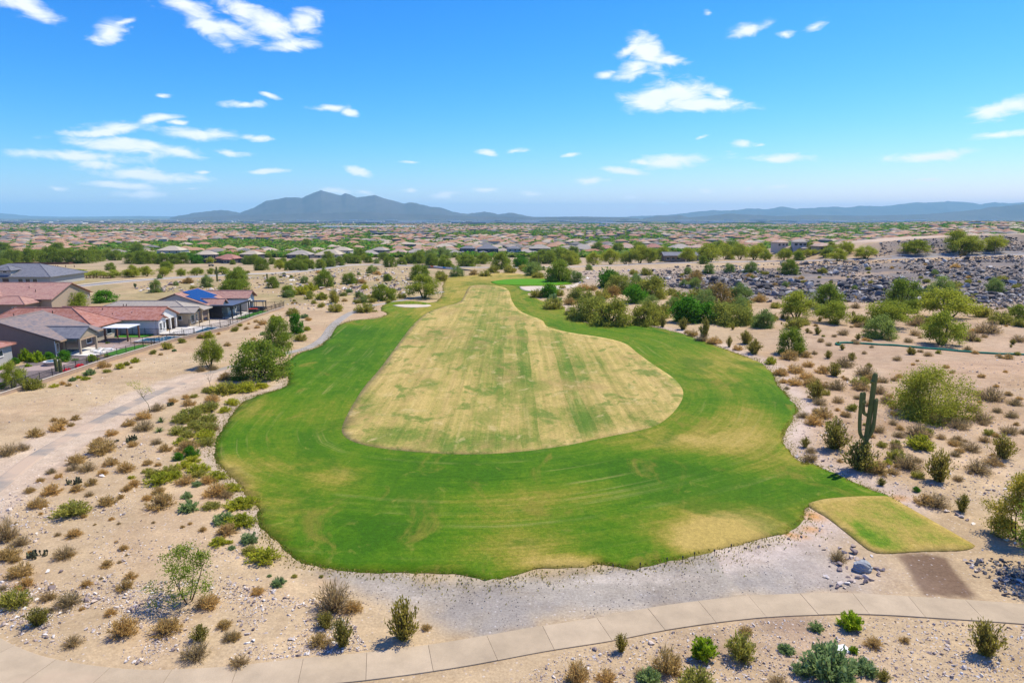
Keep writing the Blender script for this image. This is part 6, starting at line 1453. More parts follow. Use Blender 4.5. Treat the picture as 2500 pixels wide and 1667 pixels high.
rocks_in([(1560, 695), (1600, 655), (1960, 640), (2500, 624), (2500, 752), (2370, 758), (2070, 736), (1860, 738), (1764, 720), (1650, 703)], 8500, .28, 1.9, 2.0, 'rock_grey', 'hill', 16)
rocks_in([(1640, 700), (1760, 680), (2050, 690), (2330, 712), (2370, 740), (2060, 735), (1860, 737), (1764, 718)], 520, .7, 2.3, 1.7, 'rock_grey', 'hill')
rocks_in([(2130, 628), (2150, 590), (2300, 580), (2500, 575), (2500, 618)], 1100, .3, 1.5, 2.2, 'rock_grey', 'knoll', 12)
rocks_in([(1380, 690), (1420, 660), (1600, 655), (1600, 690), (1500, 700)], 420, .25, 1.2, 2.2, 'rock_mix', 'hill', 10)
rocks_in([(330, 695), (520, 682), (700, 672), (850, 655), (1040, 655), (1060, 690), (1000, 718), (880, 735), (700, 700), (450, 712), (330, 712)], 900, .3, 1.6, 1.9, 'rock_mix', 'rubble', 9)
rocks_in([(640, 668), (850, 655), (1050, 655), (1070, 700), (980, 720), (800, 700), (640, 705)], 260, .3, 1.3, 2.0, 'rock_grey', 'rubble', 9)
rocks_in([(0, 1420), (560, 1420), (840, 1480), (900, 1590), (460, 1630), (120, 1604), (0, 1555)], 7500, .03, .2, 1.8, 'rock_mix', 'stony', 3)
rocks_in([(0, 1180), (350, 1050), (560, 1300), (640, 1420), (0, 1430)], 3200, .035, .2, 2.0, 'rock_mix', 'flat', 5)
rocks_in([(1250, 1667), (1380, 1590), (1700, 1520), (2050, 1500), (2500, 1525), (2500, 1667)], 5600, .028, .16, 1.9, 'rock_mix', 'front')
rocks_in([(1900, 1180), (2000, 940), (2500, 860), (2500, 1240), (2250, 1210)], 2400, .05, .28, 2.2, 'rock_mix', 'desert', 6)
rocks_in([(820, 1440), (1150, 1420), (1900, 1330), (2120, 1440), (1450, 1500), (1180, 1550), (950, 1500)], 1200, .025, .09, 2.2, 'rock_grey', 'gravel', 3)
rocks_in([(0, 1000), (300, 880), (650, 820), (600, 900), (300, 1000)], 500, .05, .2, 2.2, 'rock_mix', 'bank')
rocks_in([(560, 690), (1000, 700), (980, 740), (760, 760), (620, 720)], 260, .2, .9, 2.0, 'rock_mix', 'rubble', 9)
# riprap in the shade at the right edge, cobbles round the big boulder, stones set along the turf edge
rocks_in([(2352, 1370), (2400, 1362), (2500, 1372), (2560, 1400), (2560, 1470), (2470, 1462), (2400, 1420)], 260, .1, .3, 1.5, 'rock_grey', 'riprap')
rocks_at('K', '1690 890 80;1740 930 80;1760 970 80;1800 1010 70;1840 990 60;1860 900 80;1790 1060 70;1750 890 60', 'rock_mix', 'riprap')
rocks_at('K', '45 490 34;10 515 34;10 545 38;10 715 36;45 752 50;90 735 20;245 745 60;385 730 66;285 795 66;390 795 96;360 850 70;435 870 66;310 865 60;600 835 44;230 940 80;235 995 80;300 970 66;410 990 66;120 955 30;75 1080 60;140 1180 50;205 1200 56;250 1170 90;320 1150 70;290 1205 40;360 1120 80;400 1130 50;440 1085 66;340 1085 50;480 1080 60;530 1085 70;520 1055 50;600 1115 60;540 1130 66;480 1145 66;680 1055 56;660 990 70;700 1000 60;680 1030 50;740 995 50;390 1050 50;160 885 50;185 920 40;520 870 50', 'rock_mix', 'boulder heap')
rocks_at('E', '1020 115 22;1083 108 24;1130 95 20;1180 84 18;1228 70 26;1288 60 26;570 570 42;300 600 38;292 640 34;440 685 30;1058 635 28;395 735 32;66 688 24;1665 590 24;1930 545 22;1985 562 34;2065 690 42;1980 600 26;2010 735 38;1495 615 30;1548 735 36;2330 690 30;1815 612 26;1240 690 36;470 590 18;1130 470 20', 'rock_mix', 'front')
rocks_at('C', '840 655 60;870 640 50;560 590 60;600 605 50;305 405 46;390 410 40;240 155 28;290 150 32;58 12 46;20 215 30;600 445 28;335 515 60;1140 785 44;1575 860 46;1615 850 42;1580 805 44;1620 775 40;1490 650 26;1700 800 30;600 780 34;700 690 40;2030 870 44;1960 720 40;2080 690 44;1345 695 30;170 755 34;1475 960 34', 'rock_mix', 'stony')
rocks_at('B', '830 890 52;760 950 40;890 960 28;75 1145 60;150 1065 40;130 1040 36;1290 750 36;1010 625 44;1150 630 30;700 770 36;480 905 34;1270 1160 40;1240 1145 40;290 660 30;80 440 24;190 430 26;630 140 26;290 985 30', 'rock_mix', 'flat')
rocks_at('D', '1600 1095 60;1680 1120 60;1720 1140 50;1820 1190 60;2060 1310 60;1880 1390 26;700 690 30;1760 1160 40;2130 1340 40', 'rock_mix', 'desert')

RP = {k: [rock_mesh(50 + i, M[k], 12 + i % 4, .55 + .06 * (i % 4)) for i in range(7)] for k in ('rock_grey', 'rock_mix')}
def build_rocks():
    pxs = []
    for i, (x, y, r, mk, z) in enumerate(ROCKS): pxs.append(r * FPX / max(proj((x, y, 0))[2], 1))
    order = np.argsort(-np.array(pxs)); top = set(order[:290].tolist())
    ind = []
    for i in order[:290]:
        x, y, r, mk, z = ROCKS[i]
        o = link('boulder' if r > .35 else 'stone', R_.choice(RP[mk]), None, (x, y, hz(x, y) + r * .12), (R_.uniform(-.2, .2), R_.uniform(-.2, .2), R_.uniform(0, 6.28)), (r, r, r * R_.uniform(.7, 1.15)))
        ind.append((o, mk, z, *proj((x, y, 0))[:2], r))
    hulls = []
    for s in range(6):
        me = rock_mesh(900 + s, None, 9, .6); V = np.array([v.co for v in me.vertices]); F = np.array([p.vertices for p in me.polygons]); hulls.append((V, F)); bpy.data.meshes.remove(me)
    for mk, nm, zs in (('rock_grey', 'rubble', None), ('rock_mix', 'scattered_stones', None)):
        Vs = []; Fs = []; n = 0
        for i, (x, y, r, m, z) in enumerate(ROCKS):
            if i in top or m != mk: continue
            V, F = hulls[i % 6]; a = rng.uniform(0, 6.28); c, s_ = math.cos(a), math.sin(a)
            W = V * r * np.array([1, 1, rng.uniform(.7, 1.2)]); W = np.stack([W[:, 0] * c - W[:, 1] * s_ + x, W[:, 0] * s_ + W[:, 1] * c + y, W[:, 2] + hz(x, y) + r * .1], 1)
            Vs.append(W); Fs.append(F + n); n += len(W)
        me = mesh_np(nm, np.concatenate(Vs), np.concatenate(Fs), [M[mk]])
        o = link(nm, me); o['kind'] = 'stuff'; o['label'] = 'grey broken rock covering the hillside' if mk == 'rock_grey' else 'loose pale and brown stones strewn over the desert'; o['category'] = 'rocks'
    return ind
ROCK_IND = build_rocks()
def big_boulder():
    p = put('K', 540, 1035); s = CR['K'][2] * mpp(p)
    bm = bmesh.new(); bmesh.ops.create_icosphere(bm, subdivisions=4, radius=1)
    for v in bm.verts:
        c = v.co.copy(); q = Vector((c.x, c.y * .8, c.z))
        for n, d in ((Vector((.7, -.3, .65)), .72), (Vector((-.75, -.5, .3)), .78), (Vector((.2, -.9, .3)), .68), (Vector((-.2, .3, .9)), .74), (Vector((.9, .2, -.1)), .8), (Vector((-.4, -.8, -.3)), .75), (Vector((.6, -.6, -.3)), .78)):
            n = n.normalized(); e = q.dot(n) - d
            if e > 0: q -= n * e * .92
        q += c * (.05 * math.sin(7 * c.x + 4 * c.z) * math.cos(6 * c.y - 3 * c.z)) + c * .03 * math.sin(17 * c.z + 9 * c.x)
        if abs(c.z - .12 * c.x - .15) < .07: q *= .93
        v.co = Vector((q.x, q.y, q.z * .95 + .5))
    me = bpy.data.meshes.new('boulder'); bm.to_mesh(me); bm.free(); me.materials.append(M['boulder'])
    o = link('boulder', me, None, (p[0], p[1] + .5, p[2] - .1), .3, (118 * s * 1.05, 110 * s, 100 * s))
    tag(o, 'big cracked pale grey boulder beside the tee box, ringed with cobbles', 'boulder')
big_boulder()
ORD = ['first', 'second', 'third', 'fourth', 'fifth', 'sixth', 'seventh', 'eighth', 'ninth', 'tenth', 'eleventh', 'twelfth', 'thirteenth', 'fourteenth', 'fifteenth', 'sixteenth', 'seventeenth', 'eighteenth', 'nineteenth'] + [t + ('' if i == 0 else '-' + ['first', 'second', 'third', 'fourth', 'fifth', 'sixth', 'seventh', 'eighth', 'ninth'][i - 1]) for t, t0 in (('twenty', 'twentieth'), ('thirty', 'thirtieth'), ('forty', 'fortieth'), ('fifty', 'fiftieth'), ('sixty', 'sixtieth'), ('seventy', 'seventieth'), ('eighty', 'eightieth'), ('ninety', 'ninetieth')) for i in range(10)]
for i, t in ((19, 'twentieth'), (29, 'thirtieth'), (39, 'fortieth'), (49, 'fiftieth'), (59, 'sixtieth'), (69, 'seventieth'), (79, 'eightieth'), (89, 'ninetieth')): ORD[i] = t
RZ = dict(hill=('grey boulder', 'on the rocky hillside'), knoll=('grey rock', 'on the upper rocky knoll'), rubble=('pale rock', 'in the rubble bank near the road'), stony=('pale stone', 'on the stony sand by the concrete path'), flat=('white stone', 'on the sand flat left of the lawn'),
          front=('loose stone', 'on the ground before the concrete path'), desert=('brown stone', 'on the desert flat right of the lawn'), gravel=('grey stone', 'in the gravel'), bank=('small stone', 'below the yard fence'), riprap=('dark cobble', 'in the shaded riprap at the right edge'))
RZ['boulder heap'] = ('cobble', 'heaped round the big boulder')
by = {}
for r in ROCK_IND: by.setdefault(r[2], []).append(r)
for z, L_ in by.items():
    w, place = RZ[z]; L_.sort(key=lambda r: r[3])
    for i, r in enumerate(L_):
        if len(L_) > 60: tag(r[0], f'{w} among many {place}', 'rock', f'{w}s {place}')
        else: tag(r[0], f'{w} {ORD[i]} from left {place}', 'rock', f'{w}s {place}')

# ------------------------------------------------------------------ small built things
def stake_lights():
    for i, (x, y) in enumerate(((385, 222), (515, 214), (643, 190), (718, 182), (775, 164), (870, 150), (950, 124))):
        p = put('E', x, y); t = thing('stake_light', f'small black stake light at the turf edge, {ORD[i]} from left', 'light', p, 0, 'stake lights along the turf edge')
        MB().tube([(0, 0, -.1), (0, 0, .42)], .022, 6).part('stake', M['black'], t); MB().tube([(0, 0, .36), (0, 0, .5), (0, 0, .54)], [.05, .055, .03], 8).part('head', M['black'], t)
stake_lights()
p = put('E', 1475, 598); t = thing('utility_box_lid', 'flat white utility box lid beside the dark green shrub', 'lid', p, .2); MB().box(-.48, .48, -.36, .36, -.05, .05).part('lid', M['white'], t); MB().box(-.52, .52, -.40, .40, -.08, .02).part('collar', M['kerb'], t); MB().box(-.1, .1, -.02, .02, .052, .06).part('handle', M['kerb'], t)
def green_tube():
    P = [put('F', *q) for q in ((845, 1222), (808, 1220), (806, 1208), (860, 1205), (950, 1207), (1130, 1217), (1300, 1225), (1500, 1243), (1700, 1255), (1900, 1268), (2100, 1282), (2250, 1291), (2335, 1293), (2600, 1312))]
    Q = resample([(p[0], p[1]) for p in P], .8, False); mb = MB(); mb.tube([(x, y, hz(x, y) + .14 + .03 * math.sin(i * 1.3)) for i, (x, y) in enumerate(Q)], .2, 8)
    o = mb.part('silt_sock', M['tubegreen'], None, False, True); tag(o, 'long green mesh erosion tube lying across the bare desert', 'tube')
green_tube()
def lamp(label, c, x, y0, y1):
    p = put(c, x, y0); h = (y0 - y1) * CR[c][2] * mpp(p); t = thing('street_lamp', label, 'lamp post', p, 0, 'poles along the road')
    MB().tube([(0, 0, -.2), (0, 0, h)], [.11, .07], 8).part('pole', M['black'], t); MB().tube([(0, 0, h - .1), (-.5, 0, h + .1), (-.9, 0, h + .1)], .04, 6).part('arm', M['black'], t); MB().box(-1.3, -.8, -.12, .12, h + .04, h + .14).part('head', M['black'], t)
lamp('dark lamp post before the tan house at the knoll', 'F', 715, 530, 400); lamp('dark lamp post left of the knoll palo verdes', 'F', 1347, 490, 370); lamp('dark lamp post right of the knoll palo verdes', 'F', 2090, 480, 345); lamp('thin lamp post among the avenue palo verdes', 'G', 791, 700, 590)
p = put('F', 1795, 292); t = thing('utility_pole', 'bare dark utility pole on the gravel bench against the plain', 'pole', p); MB().tube([(0, 0, -.3), (0, 0, 92 * CR['F'][2] * mpp(p))], [.16, .12], 8).part('pole', M['darktrim'], t); MB().box(-.6, .6, -.05, .05, 5.0, 5.12).part('crossarm', M['darktrim'], t)
p = put('F', 1921, 285); t = thing('sign_canopy', 'white flat canopy on a rusty post at the hilltop bench', 'sign', p); s = CR['F'][2] * mpp(p)
MB().tube([(0, 0, -.3), (0, 0, 66 * s)], .22, 8).part('post', M['wood'], t); MB().box(-44 * s, 84 * s, -.8, .8, 64 * s, 74 * s).part('panel', M['white'], t); MB().box(-30 * s, 50 * s, -.6, .6, 74.5 * s, 80 * s).part('top_beam', M['wood'], t)
def car(label, p, rot, mat, k=1., cart=False):
    t = thing('utility_cart' if cart else 'parked_car', label, 'cart' if cart else 'car', p, rot)
    prof = [(-2.2, .35), (2.2, .35), (2.25, .8), (1.3, .95), (.7, 1.55), (-1.3, 1.6), (-2.1, 1.05), (-2.25, .8)] if not cart else [(-1.4, .35), (1.4, .35), (1.45, .85), (.8, 1.0), (.6, 1.05), (-.9, 1.0), (-1.4, .95)]
    mb = MB(); n = len(prof); mb.v = [(x * k, -.85 * k, z * k) for x, z in prof] + [(x * k, .85 * k, z * k) for x, z in prof]
    mb.f = [tuple(range(n - 1, -1, -1)), tuple(range(n, 2 * n))] + [(i, (i + 1) % n, n + (i + 1) % n, n + i) for i in range(n)]; o = mb.part('body', mat, t)
    bm = bmesh.new(); bm.from_mesh(o.data); bmesh.ops.recalc_face_normals(bm, faces=bm.faces); bm.to_mesh(o.data); bm.free()
    if cart:
        MB().box(-1.2, .7, -.8, .8, 1.85, 1.93).part('roof', mat, t)
        for x in (-1.1, .6):
            for y in (-.72, .72): post(t, x, y, .95, 1.85, .04, M['black'])
    else:
        for y in (-1, 1): MB().box(-1.2 * k, .6 * k, y * .853 * k - .004, y * .853 * k + .004, 1.05 * k, 1.48 * k).part('side_window', M['glass'], t)
    for x in (-1.35, 1.35) if not cart else (-.95, .95):
        for y in (-.82, .82): MB().tube([(x * k, (y - .1) * k, .33 * k), (x * k, (y + .1) * k, .33 * k)], .33 * k, 12).part('wheel', M['tyre'], t)
car('black roofed utility cart driving along the sandy trail', put('Q', 1128, 527), .1, M['carpaint'], 1., True)
car('dark car parked by the pink house at the left edge', put('L', 45, 590), .3, M['carpaint'], 1.1)
def portable():
    p = put('A', 272, 532); t = thing('portable_toilet', 'orange portable toilet before the green tree belt', 'toilet', p); MB().box(-.6, .6, -.6, .6, 0, 2.2).part('cabin', M['orange'], t); MB().slab([(-.66, -.66, 2.21), (.66, -.66, 2.21), (.66, .66, 2.3), (-.66, .66, 2.3)], .1).part('roof', M['white'], t); MB().box(-.4, .4, -.63, -.6, .1, 1.95).part('door', M['orange'], t)
portable()
def rust_wall():
    P = [put('A', x, y) for x, y in ((60, 552), (250, 553), (430, 552), (560, 550), (650, 545), (700, 532), (770, 530))]
    t = thing('retaining_wall', 'long rust-brown low wall behind the bare dirt lot', 'wall', P[0]); mb = MB(); b = P[0]
    for a, c in zip(P[:-1], P[1:]):
        n = Vector((-(c.y - a.y), c.x - a.x, 0)).normalized() * .15
        mb.prism([tuple((a - b - n)[:2]), tuple((c - b - n)[:2]), tuple((c - b + n)[:2]), tuple((a - b + n)[:2])], [min(a.z, c.z) - b.z - 1] * 4, [a.z - b.z + 1.3, c.z - b.z + 1.3, c.z - b.z + 1.3, a.z - b.z + 1.3])
    mb.part('wall', M['rust'], t)
    for i, x in enumerate((310, 325, 340, 355, 380, 396, 418, 436, 455, 472, 536, 606)):
        q = put('A', x, 577); o = thing('wooden_post', f'short wooden post in the dirt lot, {ORD[i]} from left', 'post', q, 0, 'wooden posts standing in the dirt lot'); MB().box(-.14, .14, -.14, .14, -.2, 1.2).part('shaft', M['wood'], o); MB().box(-.18, .18, -.18, .18, 1.203, 1.28).part('cap', M['wood'], o)
    q = put('A', 655, 686); o = thing('transformer_box', 'pale blue cabinet standing by the road bend', 'cabinet', q); MB().box(-.9, .9, -.7, .7, 0, 1.6).part('cabinet', M['white_metal'], o); MB().box(-1.0, 1.0, -.8, .8, -.2, .08).part('plinth', M['kerb'], o)
rust_wall()
def split_rail(label, c, x0, x1, y, n, mat):
    a = put(c, x0, y); b = put(c, x1, y); t = thing('rail_fence', label, 'fence', a); mr = MB()
    for i in range(n):
        f = i / (n - 1); p = a.lerp(b, f); z = hz(p.x, p.y); MB().box(p.x - a.x - .1, p.x - a.x + .1, p.y - a.y - .1, p.y - a.y + .1, z - a.z - .2, z - a.z + 1.2).part('post', mat, t)
    for h in (.5, 1.0): mr.tube([(0, 0, h), tuple(b - a + Vector((0, 0, h)))], .07, 6)
    mr.part('rails', mat, t)
split_rail('brown timber rail fence among rocks before the road bend', 'A', 680, 900, 668, 9, M['wood'])
def bridge():
    a = put('R', 2050, 560); b = put('I', 1640, 648); t = thing('bridge', 'small road bridge with white and orange rail panels beyond the fairway', 'bridge', a); d = b - a; L_ = d.length; d2 = Vector((d.x, d.y, 0)).normalized(); n = Vector((-d2.y, d2.x, 0))
    f = lambda s, w, z: tuple(d2 * s + n * w + Vector((0, 0, z)))
    mb = MB(); mb.slab([f(0, -1.2, .9), f(L_, -1.2, .9), f(L_, 3.5, .9), f(0, 3.5, .9)], .8); mb.part('deck', STUC['brown'], t)
    for s0, s1 in ((-6, 3), (L_ * .72, L_ + 6)):
        mb = MB(); mb.slab([f(s0, -1.5, 1.9), f(s1, -1.5, 1.5), f(s1, -1.1, 1.5), f(s0, -1.1, 1.9)], 2.8); mb.part('abutment', STUC['brown'], t)
    k = 9
    for i in range(k):
        s0 = 3.2 + (L_ * .72 - 3.4) * i / k; s1 = 3.2 + (L_ * .72 - 3.4) * (i + 1) / k - .15
        mb = MB(); mb.slab([f(s0, -1.3, 1.75), f(s1, -1.3, 1.75), f(s1, -1.2, 1.75), f(s0, -1.2, 1.75)], .75); mb.part('rail_panel', M['orange'] if i == 0 else (M['blue'] if i in (4, 8) else M['rail']), t)
bridge()
# ------------------------------------------------------------------ the town on the valley floor
def far_mat(name, stops):
    q = NT(name); g = q.n('NewGeometry'); oi = q.n('ObjectInfo'); r = q.math('FRACT', q.math('ADD', g.outputs['Random Per Island'], oi.outputs['Random']))
    return q.bsdf(q.ramp(r, stops, 'CONSTANT'), .85, None, .2)
FAR_ROOF = far_mat('far_roof_tiles', [(0, (.36, .205, .125)), (.18, (.30, .16, .105)), (.30, (.39, .255, .165)), (.44, (.235, .20, .165)), (.56, (.43, .345, .245)), (.66, (.32, .165, .095)), (.74, (.16, .15, .14)), (.84, (.34, .28, .215)), (.92, (.40, .235, .135))])
FAR_WALL = far_mat('far_house_wall', [(0, (.40, .31, .24)), (.3, (.30, .23, .18)), (.6, (.48, .41, .34)), (.85, (.16, .15, .16))])
def far_geo(rs):
    """low house: wall box, hip roof and a lower wing; returns vertices, triangles, material index"""
    V = []; F = []; m = []
    def bx(x0, x1, y0, y1, z1):
        n = len(V); V.extend([(x0,y0,-1),(x1,y0,-1),(x1,y1,-1),(x0,y1,-1),(x0,y0,z1),(x1,y0,z1),(x1,y1,z1),(x0,y1,z1)])
        for a, b, c, d in ((0,1,5,4),(1,2,6,5),(2,3,7,6),(3,0,4,7)): F.extend([(n+a,n+b,n+c),(n+a,n+c,n+d)]); m.extend([1, 1])
    def hp(x0, x1, y0, y1, z, zr):
        n = len(V); d = min(y1 - y0, x1 - x0) / 2; ym = (y0 + y1) / 2; xm = (x0 + x1) / 2
        A, B = ((x0 + d, ym, zr), (x1 - d, ym, zr)) if x1 - x0 >= y1 - y0 else ((xm, y0 + d, zr), (xm, y1 - d, zr))
        V.extend([(x0,y0,z),(x1,y0,z),(x1,y1,z),(x0,y1,z),A,B])
        q = [(0,1,5),(0,5,4),(1,2,5),(2,3,4),(2,4,5),(3,0,4)] if x1 - x0 >= y1 - y0 else [(0,1,4),(1,2,5),(1,5,4),(2,3,5),(3,0,4),(3,4,5)]
        for t in q: F.append(tuple(n + i for i in t)); m.append(0)
    w, d = rs.uniform(13, 19), rs.uniform(10, 14); z = 3.0 if rs.random() < .78 else 5.6
    bx(-w/2, w/2, -d/2, d/2, z); hp(-w/2-.6, w/2+.6, -d/2-.6, d/2+.6, z, z + d * .2)
    s = rs.choice([-1, 1]); ww = w * .42; cx = s * w * .22
    bx(cx-ww/2, cx+ww/2, -d/2-4, -d/2, 2.9); hp(cx-ww/2-.5, cx+ww/2+.5, -d/2-4.6, -d/2+2, 2.9, 2.9 + ww * .2)
    return np.array(V), np.array(F), np.array(m)
def town():
    rs = np.random.default_rng(3); protos = [far_geo(rs) for _ in range(10)]; meshes = []
    for V, F, m in protos: meshes.append(mesh_np('house', V, F, [FAR_ROOF, FAR_WALL], m))
    a = math.radians(14); c, s = math.cos(a), math.sin(a)
    gx, gy = np.meshgrid(np.arange(-4200, 4200, 23.), np.arange(-1200, 5200, 31.)); gx = gx + (np.round(gy / 31) % 2) * 8
    gx = gx.ravel() + rs.uniform(-3, 3, gx.size); gy = gy.ravel() + rs.uniform(-3, 3, gy.size)
    x, y = gx * c - gy * s, gx * s + gy * c + 400
    k = (np.abs(x) < .86 * y) & (y < 4300)
    edge = 665 + 60 * (vnoise(x / 90, x * 0, 4) - .5) + 30 * np.clip(x / np.maximum(y, 1), 0, 1)
    k &= y > edge
    rgt = x / np.maximum(y, 1)
    pr = np.where(rgt > .1, .50, .82) * np.where(fbm(x / 210, y / 300, 3, 90) > .41, 1, .1) * np.where(y > 1500, .55, 1)
    k &= rs.random(x.size) < pr; k &= ~((x > 130) & (y < 760))
    # trees grow between the houses
    x, y = x[k], y[k]; d = np.hypot(x, y); o = np.argsort(d); x, y, d = x[o], y[o], d[o]
    rot = np.where(rs.random(x.size) < .5, a, a + math.pi / 2 * rs.integers(0, 4, x.size)) + rs.normal(size=x.size) * .08
    cut = 240; pick = rs.integers(0, 10, x.size)
    z = hs0(x, y)
    grp = 'small houses of the valley town'
    for i in range(cut):
        o_ = link('house', meshes[pick[i]], None, (x[i], y[i], z[i]), rot[i]); tag(o_, 'small tile-roofed house in the crowded town beyond the tree belt', 'house', grp)
    Vs, Fs, Ms, n = [], [], [], 0
    for q in range(10):
        V, F, m = protos[q]; I = np.nonzero((pick == q) & (np.arange(x.size) >= cut))[0]
        if not len(I): continue
        cr, sr = np.cos(rot[I])[:, None], np.sin(rot[I])[:, None]
        W = np.stack([V[:, 0] * cr - V[:, 1] * sr + x[I, None], V[:, 0] * sr + V[:, 1] * cr + y[I, None], V[:, 2] + z[I, None]], -1).reshape(-1, 3)
        Fq = (F[None] + (np.arange(len(I)) * len(V))[:, None, None]).reshape(-1, 3) + n
        Vs.append(W); Fs.append(Fq); Ms.append(np.tile(m, len(I))); n += len(W)
    o_ = struct(link('distant_town', mesh_np('distant_town', np.concatenate(Vs), np.concatenate(Fs), [FAR_ROOF, FAR_WALL], np.concatenate(Ms))), 'stuff'); o_['label'] = 'thousands of tiled roofs filling the far valley'; o_['category'] = 'houses'
    print('town houses', x.size)
    # far trees
    def blob_proto(sd):
        r2 = np.random.default_rng(sd); cen = r2.normal(size=(12, 3)); cen /= np.linalg.norm(cen, axis=1)[:, None]; cen *= r2.uniform(.35, .8, 12)[:, None]; cen[:, 2] = np.abs(cen[:, 2]) * .8 + .35
        return leaves_np(cen, 1.0, r2, None, .75)
    pt = [blob_proto(i) for i in range(5)]
    N_ = 44000
    r = 620 + (5200 - 620) * rs.random(N_) ** 2.2; t = rs.uniform(-.84, .86, N_); tx, ty = t * r, r
    dens = fbm(tx / 420, ty / 130, 4, 120); keep = (dens + rs.uniform(-.2, .2, N_) + np.where(t > .1, .16, 0) + np.where(ty > 1500, .08, 0) > .42) & ~((tx > 150) & (ty < 700))
    tx, ty, r = tx[keep], ty[keep], r[keep]; sz = rs.uniform(2.0, 4.4, tx.size) * (1 + r / 5000); sp = rs.integers(0, 3, tx.size)
    for mi, (lm, nm, lab) in enumerate((('mq', 'distant_trees', 'green trees scattered through the far town'), ('iw', 'distant_scrub', 'grey-green trees scattered through the far town'), ('dk', 'distant_shade_trees', 'dark shade trees scattered through the far town'))):
        Vs, Fs, n = [], [], 0
        for q in range(5):
            V, F = pt[q]; I = np.nonzero((sp == mi) & (np.arange(tx.size) % 5 == q))[0]
            an = rs.uniform(0, 6.28, len(I)); cr, sr = np.cos(an)[:, None], np.sin(an)[:, None]; S_ = sz[I, None]
            W = np.stack([(V[:, 0] * cr - V[:, 1] * sr) * S_ + tx[I, None], (V[:, 0] * sr + V[:, 1] * cr) * S_ + ty[I, None], V[:, 2] * S_ * .78 + hs0(tx[I], ty[I])[:, None]], -1).reshape(-1, 3)
            Fs.append((F[None] + (np.arange(len(I)) * len(V))[:, None, None]).reshape(-1, 4) + n); Vs.append(W); n += len(W)
        o_ = struct(link(nm, mesh_np(nm, np.concatenate(Vs), np.concatenate(Fs), [LEAF[lm]])), 'stuff'); o_['label'] = lab; o_['category'] = 'trees'
    # pale sheds and warehouses kilometres out
    bx = MB(); rs2 = np.random.default_rng(8)
    for i in range(420):
        yy = rs2.uniform(4200, 12500); xx = rs2.uniform(-.8, .85) * yy; w = rs2.uniform(25, 160); zz = float(hs0(xx, yy)); bx.box(xx - w, xx + w, yy, yy + rs2.uniform(20, 60), zz - 3, zz + rs2.uniform(6, 12))
    o_ = struct(link('distant_sheds', bx.mesh('distant_sheds', far_mat('shed_roof', [(0, (.62, .6, .58)), (.4, (.4, .36, .33)), (.6, (.2, .2, .21)), (.8, (.7, .68, .66))]))), 'stuff'); o_['label'] = 'pale warehouses far out on the valley floor'; o_['category'] = 'buildings'
    # far green fields and groves, flat dark bands before the mountains
    return
town()
def big_far(label, c, x, y, wpx, hpx, mat, roofmat):
    p = put(c, x, y); s = CR[c][2] * mpp(p); w, h = wpx * s, hpx * s
    t = thing('warehouse', label, 'building', p); MB().box(-w / 2, w / 2, 0, w * .25, -2, h).part('wall', mat, t); MB().box(-w / 2 - 1, w / 2 + 1, -1, w * .25 + 1, h + .01, h + max(h * .12, .5)).part('roof', roofmat, t)
    for i in range(6): MB().box(-w / 2 + w * (i + .3) / 6, -w / 2 + w * (i + .7) / 6, -.3, -.01, 0, h * .5).part('door', M['darktrim'], t)
big_far('long dark flat-roofed building far behind the rooftops', 'R', 1640, 92, 780, 36, STUC['dark'], ROOF['slate'])
big_far('long white warehouse gleaming below the mountain', 'I', 860, 342, 680, 9, M['white'], M['white'])
big_far('white shed row in the far plain above the pink roofs', 'Q', 560, 108, 330, 16, M['white'], M['white'])
big_far('bright white plant building at the valley centre', 'G', 590, 384, 90, 16, M['white'], M['white'])
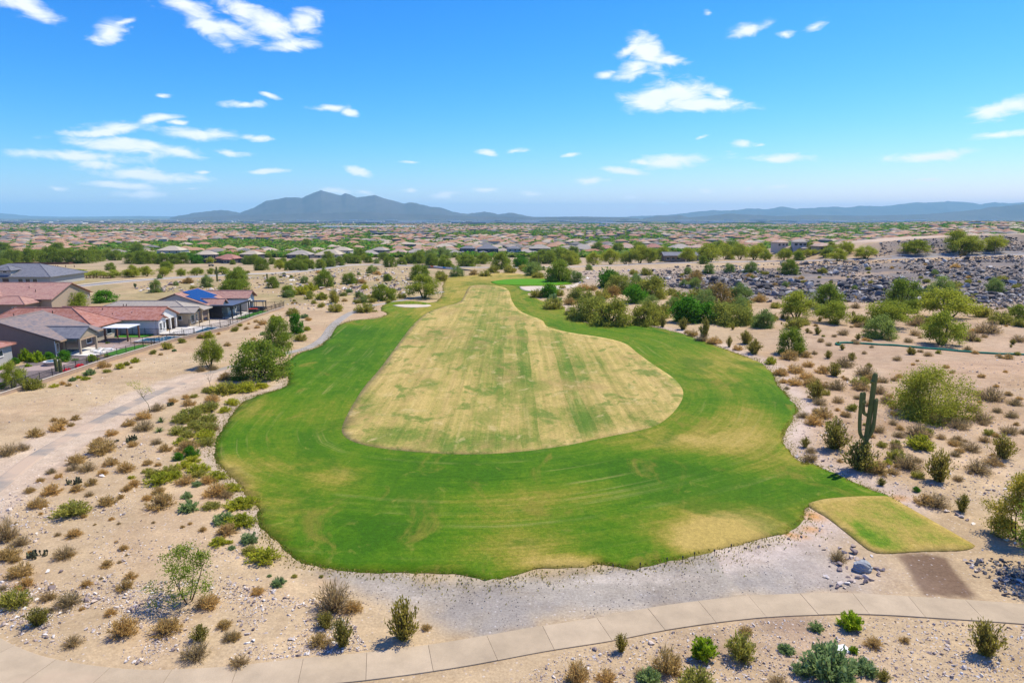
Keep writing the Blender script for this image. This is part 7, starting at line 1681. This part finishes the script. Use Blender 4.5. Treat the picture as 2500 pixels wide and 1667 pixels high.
p = put('Q', 857, 172); t = thing('shade_canopy', 'bright blue shade canopy among the far rooftops', 'canopy', p); s = CR['Q'][2] * mpp(p); MB().slab([(-48 * s, 0, 22 * s), (48 * s, 0, 22 * s), (40 * s, 8, 28 * s), (-40 * s, 8, 28 * s)], .4).part('cloth', M['blue'], t)
for a in (-44, 44): post(t, a * s, .3, 0, 22 * s, .25, M['white_metal'])
# ------------------------------------------------------------------ labels for the plants: kind, place, and which one counted from the left
ZN = dict(yard='in the back yards', front='before the concrete path', stony='on the stony front sand', flat='on the sand flat left of the lawn', side='by the sandy side path', fence='below the yard fence', bank='on the bank beside the fairway',
          rubble='in the rubble near the road', belt='in the far tree belt', tee='beside the tee box', desert='on the desert flat near the saguaro', scrub='in the scrub below the rock slope', thicket='in the thicket right of the fairway', slope='on the grey rock slope', avenue='along the far road')
def strip(key, zone, u, v):
    if zone in ('flat', 'side') and key in ('li', 'ol', 'dk', 'sg') and u > 330: return 'strip'
    return zone
ZN['strip'] = "in the green strip edging the lawn"
groups = {}
for r in PLANTS:
    z = strip(r[1], r[2], r[3], r[4]); groups.setdefault((r[1], z), []).append(r)
for (key, z), L_ in groups.items():
    w = SP[key]['words']; L_.sort(key=lambda r: r[3]); n = len(L_)
    g = f'{w}s {ZN[z]}'
    for i, r in enumerate(L_):
        if n == 1: lab = f'lone {w} {ZN[z]}'
        elif n == 2: lab = f'{("left", "right")[i]} of two {w}s {ZN[z]}'
        elif i == n - 1: lab = f'{w} rightmost {ZN[z]}'
        else: lab = f'{w} {ORD[min(i, len(ORD) - 1)]} from left {ZN[z]}'
        r[0]['label'] = lab; r[0]['group'] = g

# ------------------------------------------------------------------ the valley's air
def build_haze(density):
    q = NT('valley_haze'); v = q.n('VolumePrincipled')
    v.inputs['Color'].default_value = HAZE_COL
    v.inputs['Density'].default_value = density; v.inputs['Anisotropy'].default_value = .0
    q.t.links.new(v.outputs[0], q.out.inputs['Volume'])
    mb = MB().box(-43000, 43000, -43000, 43000, -260, 700)
    return struct(link('haze', mb.mesh('haze', q.m)), 'stuff')
HAZE_COL = (.40, .78, 1.0, 1)
build_haze(3.7e-5)
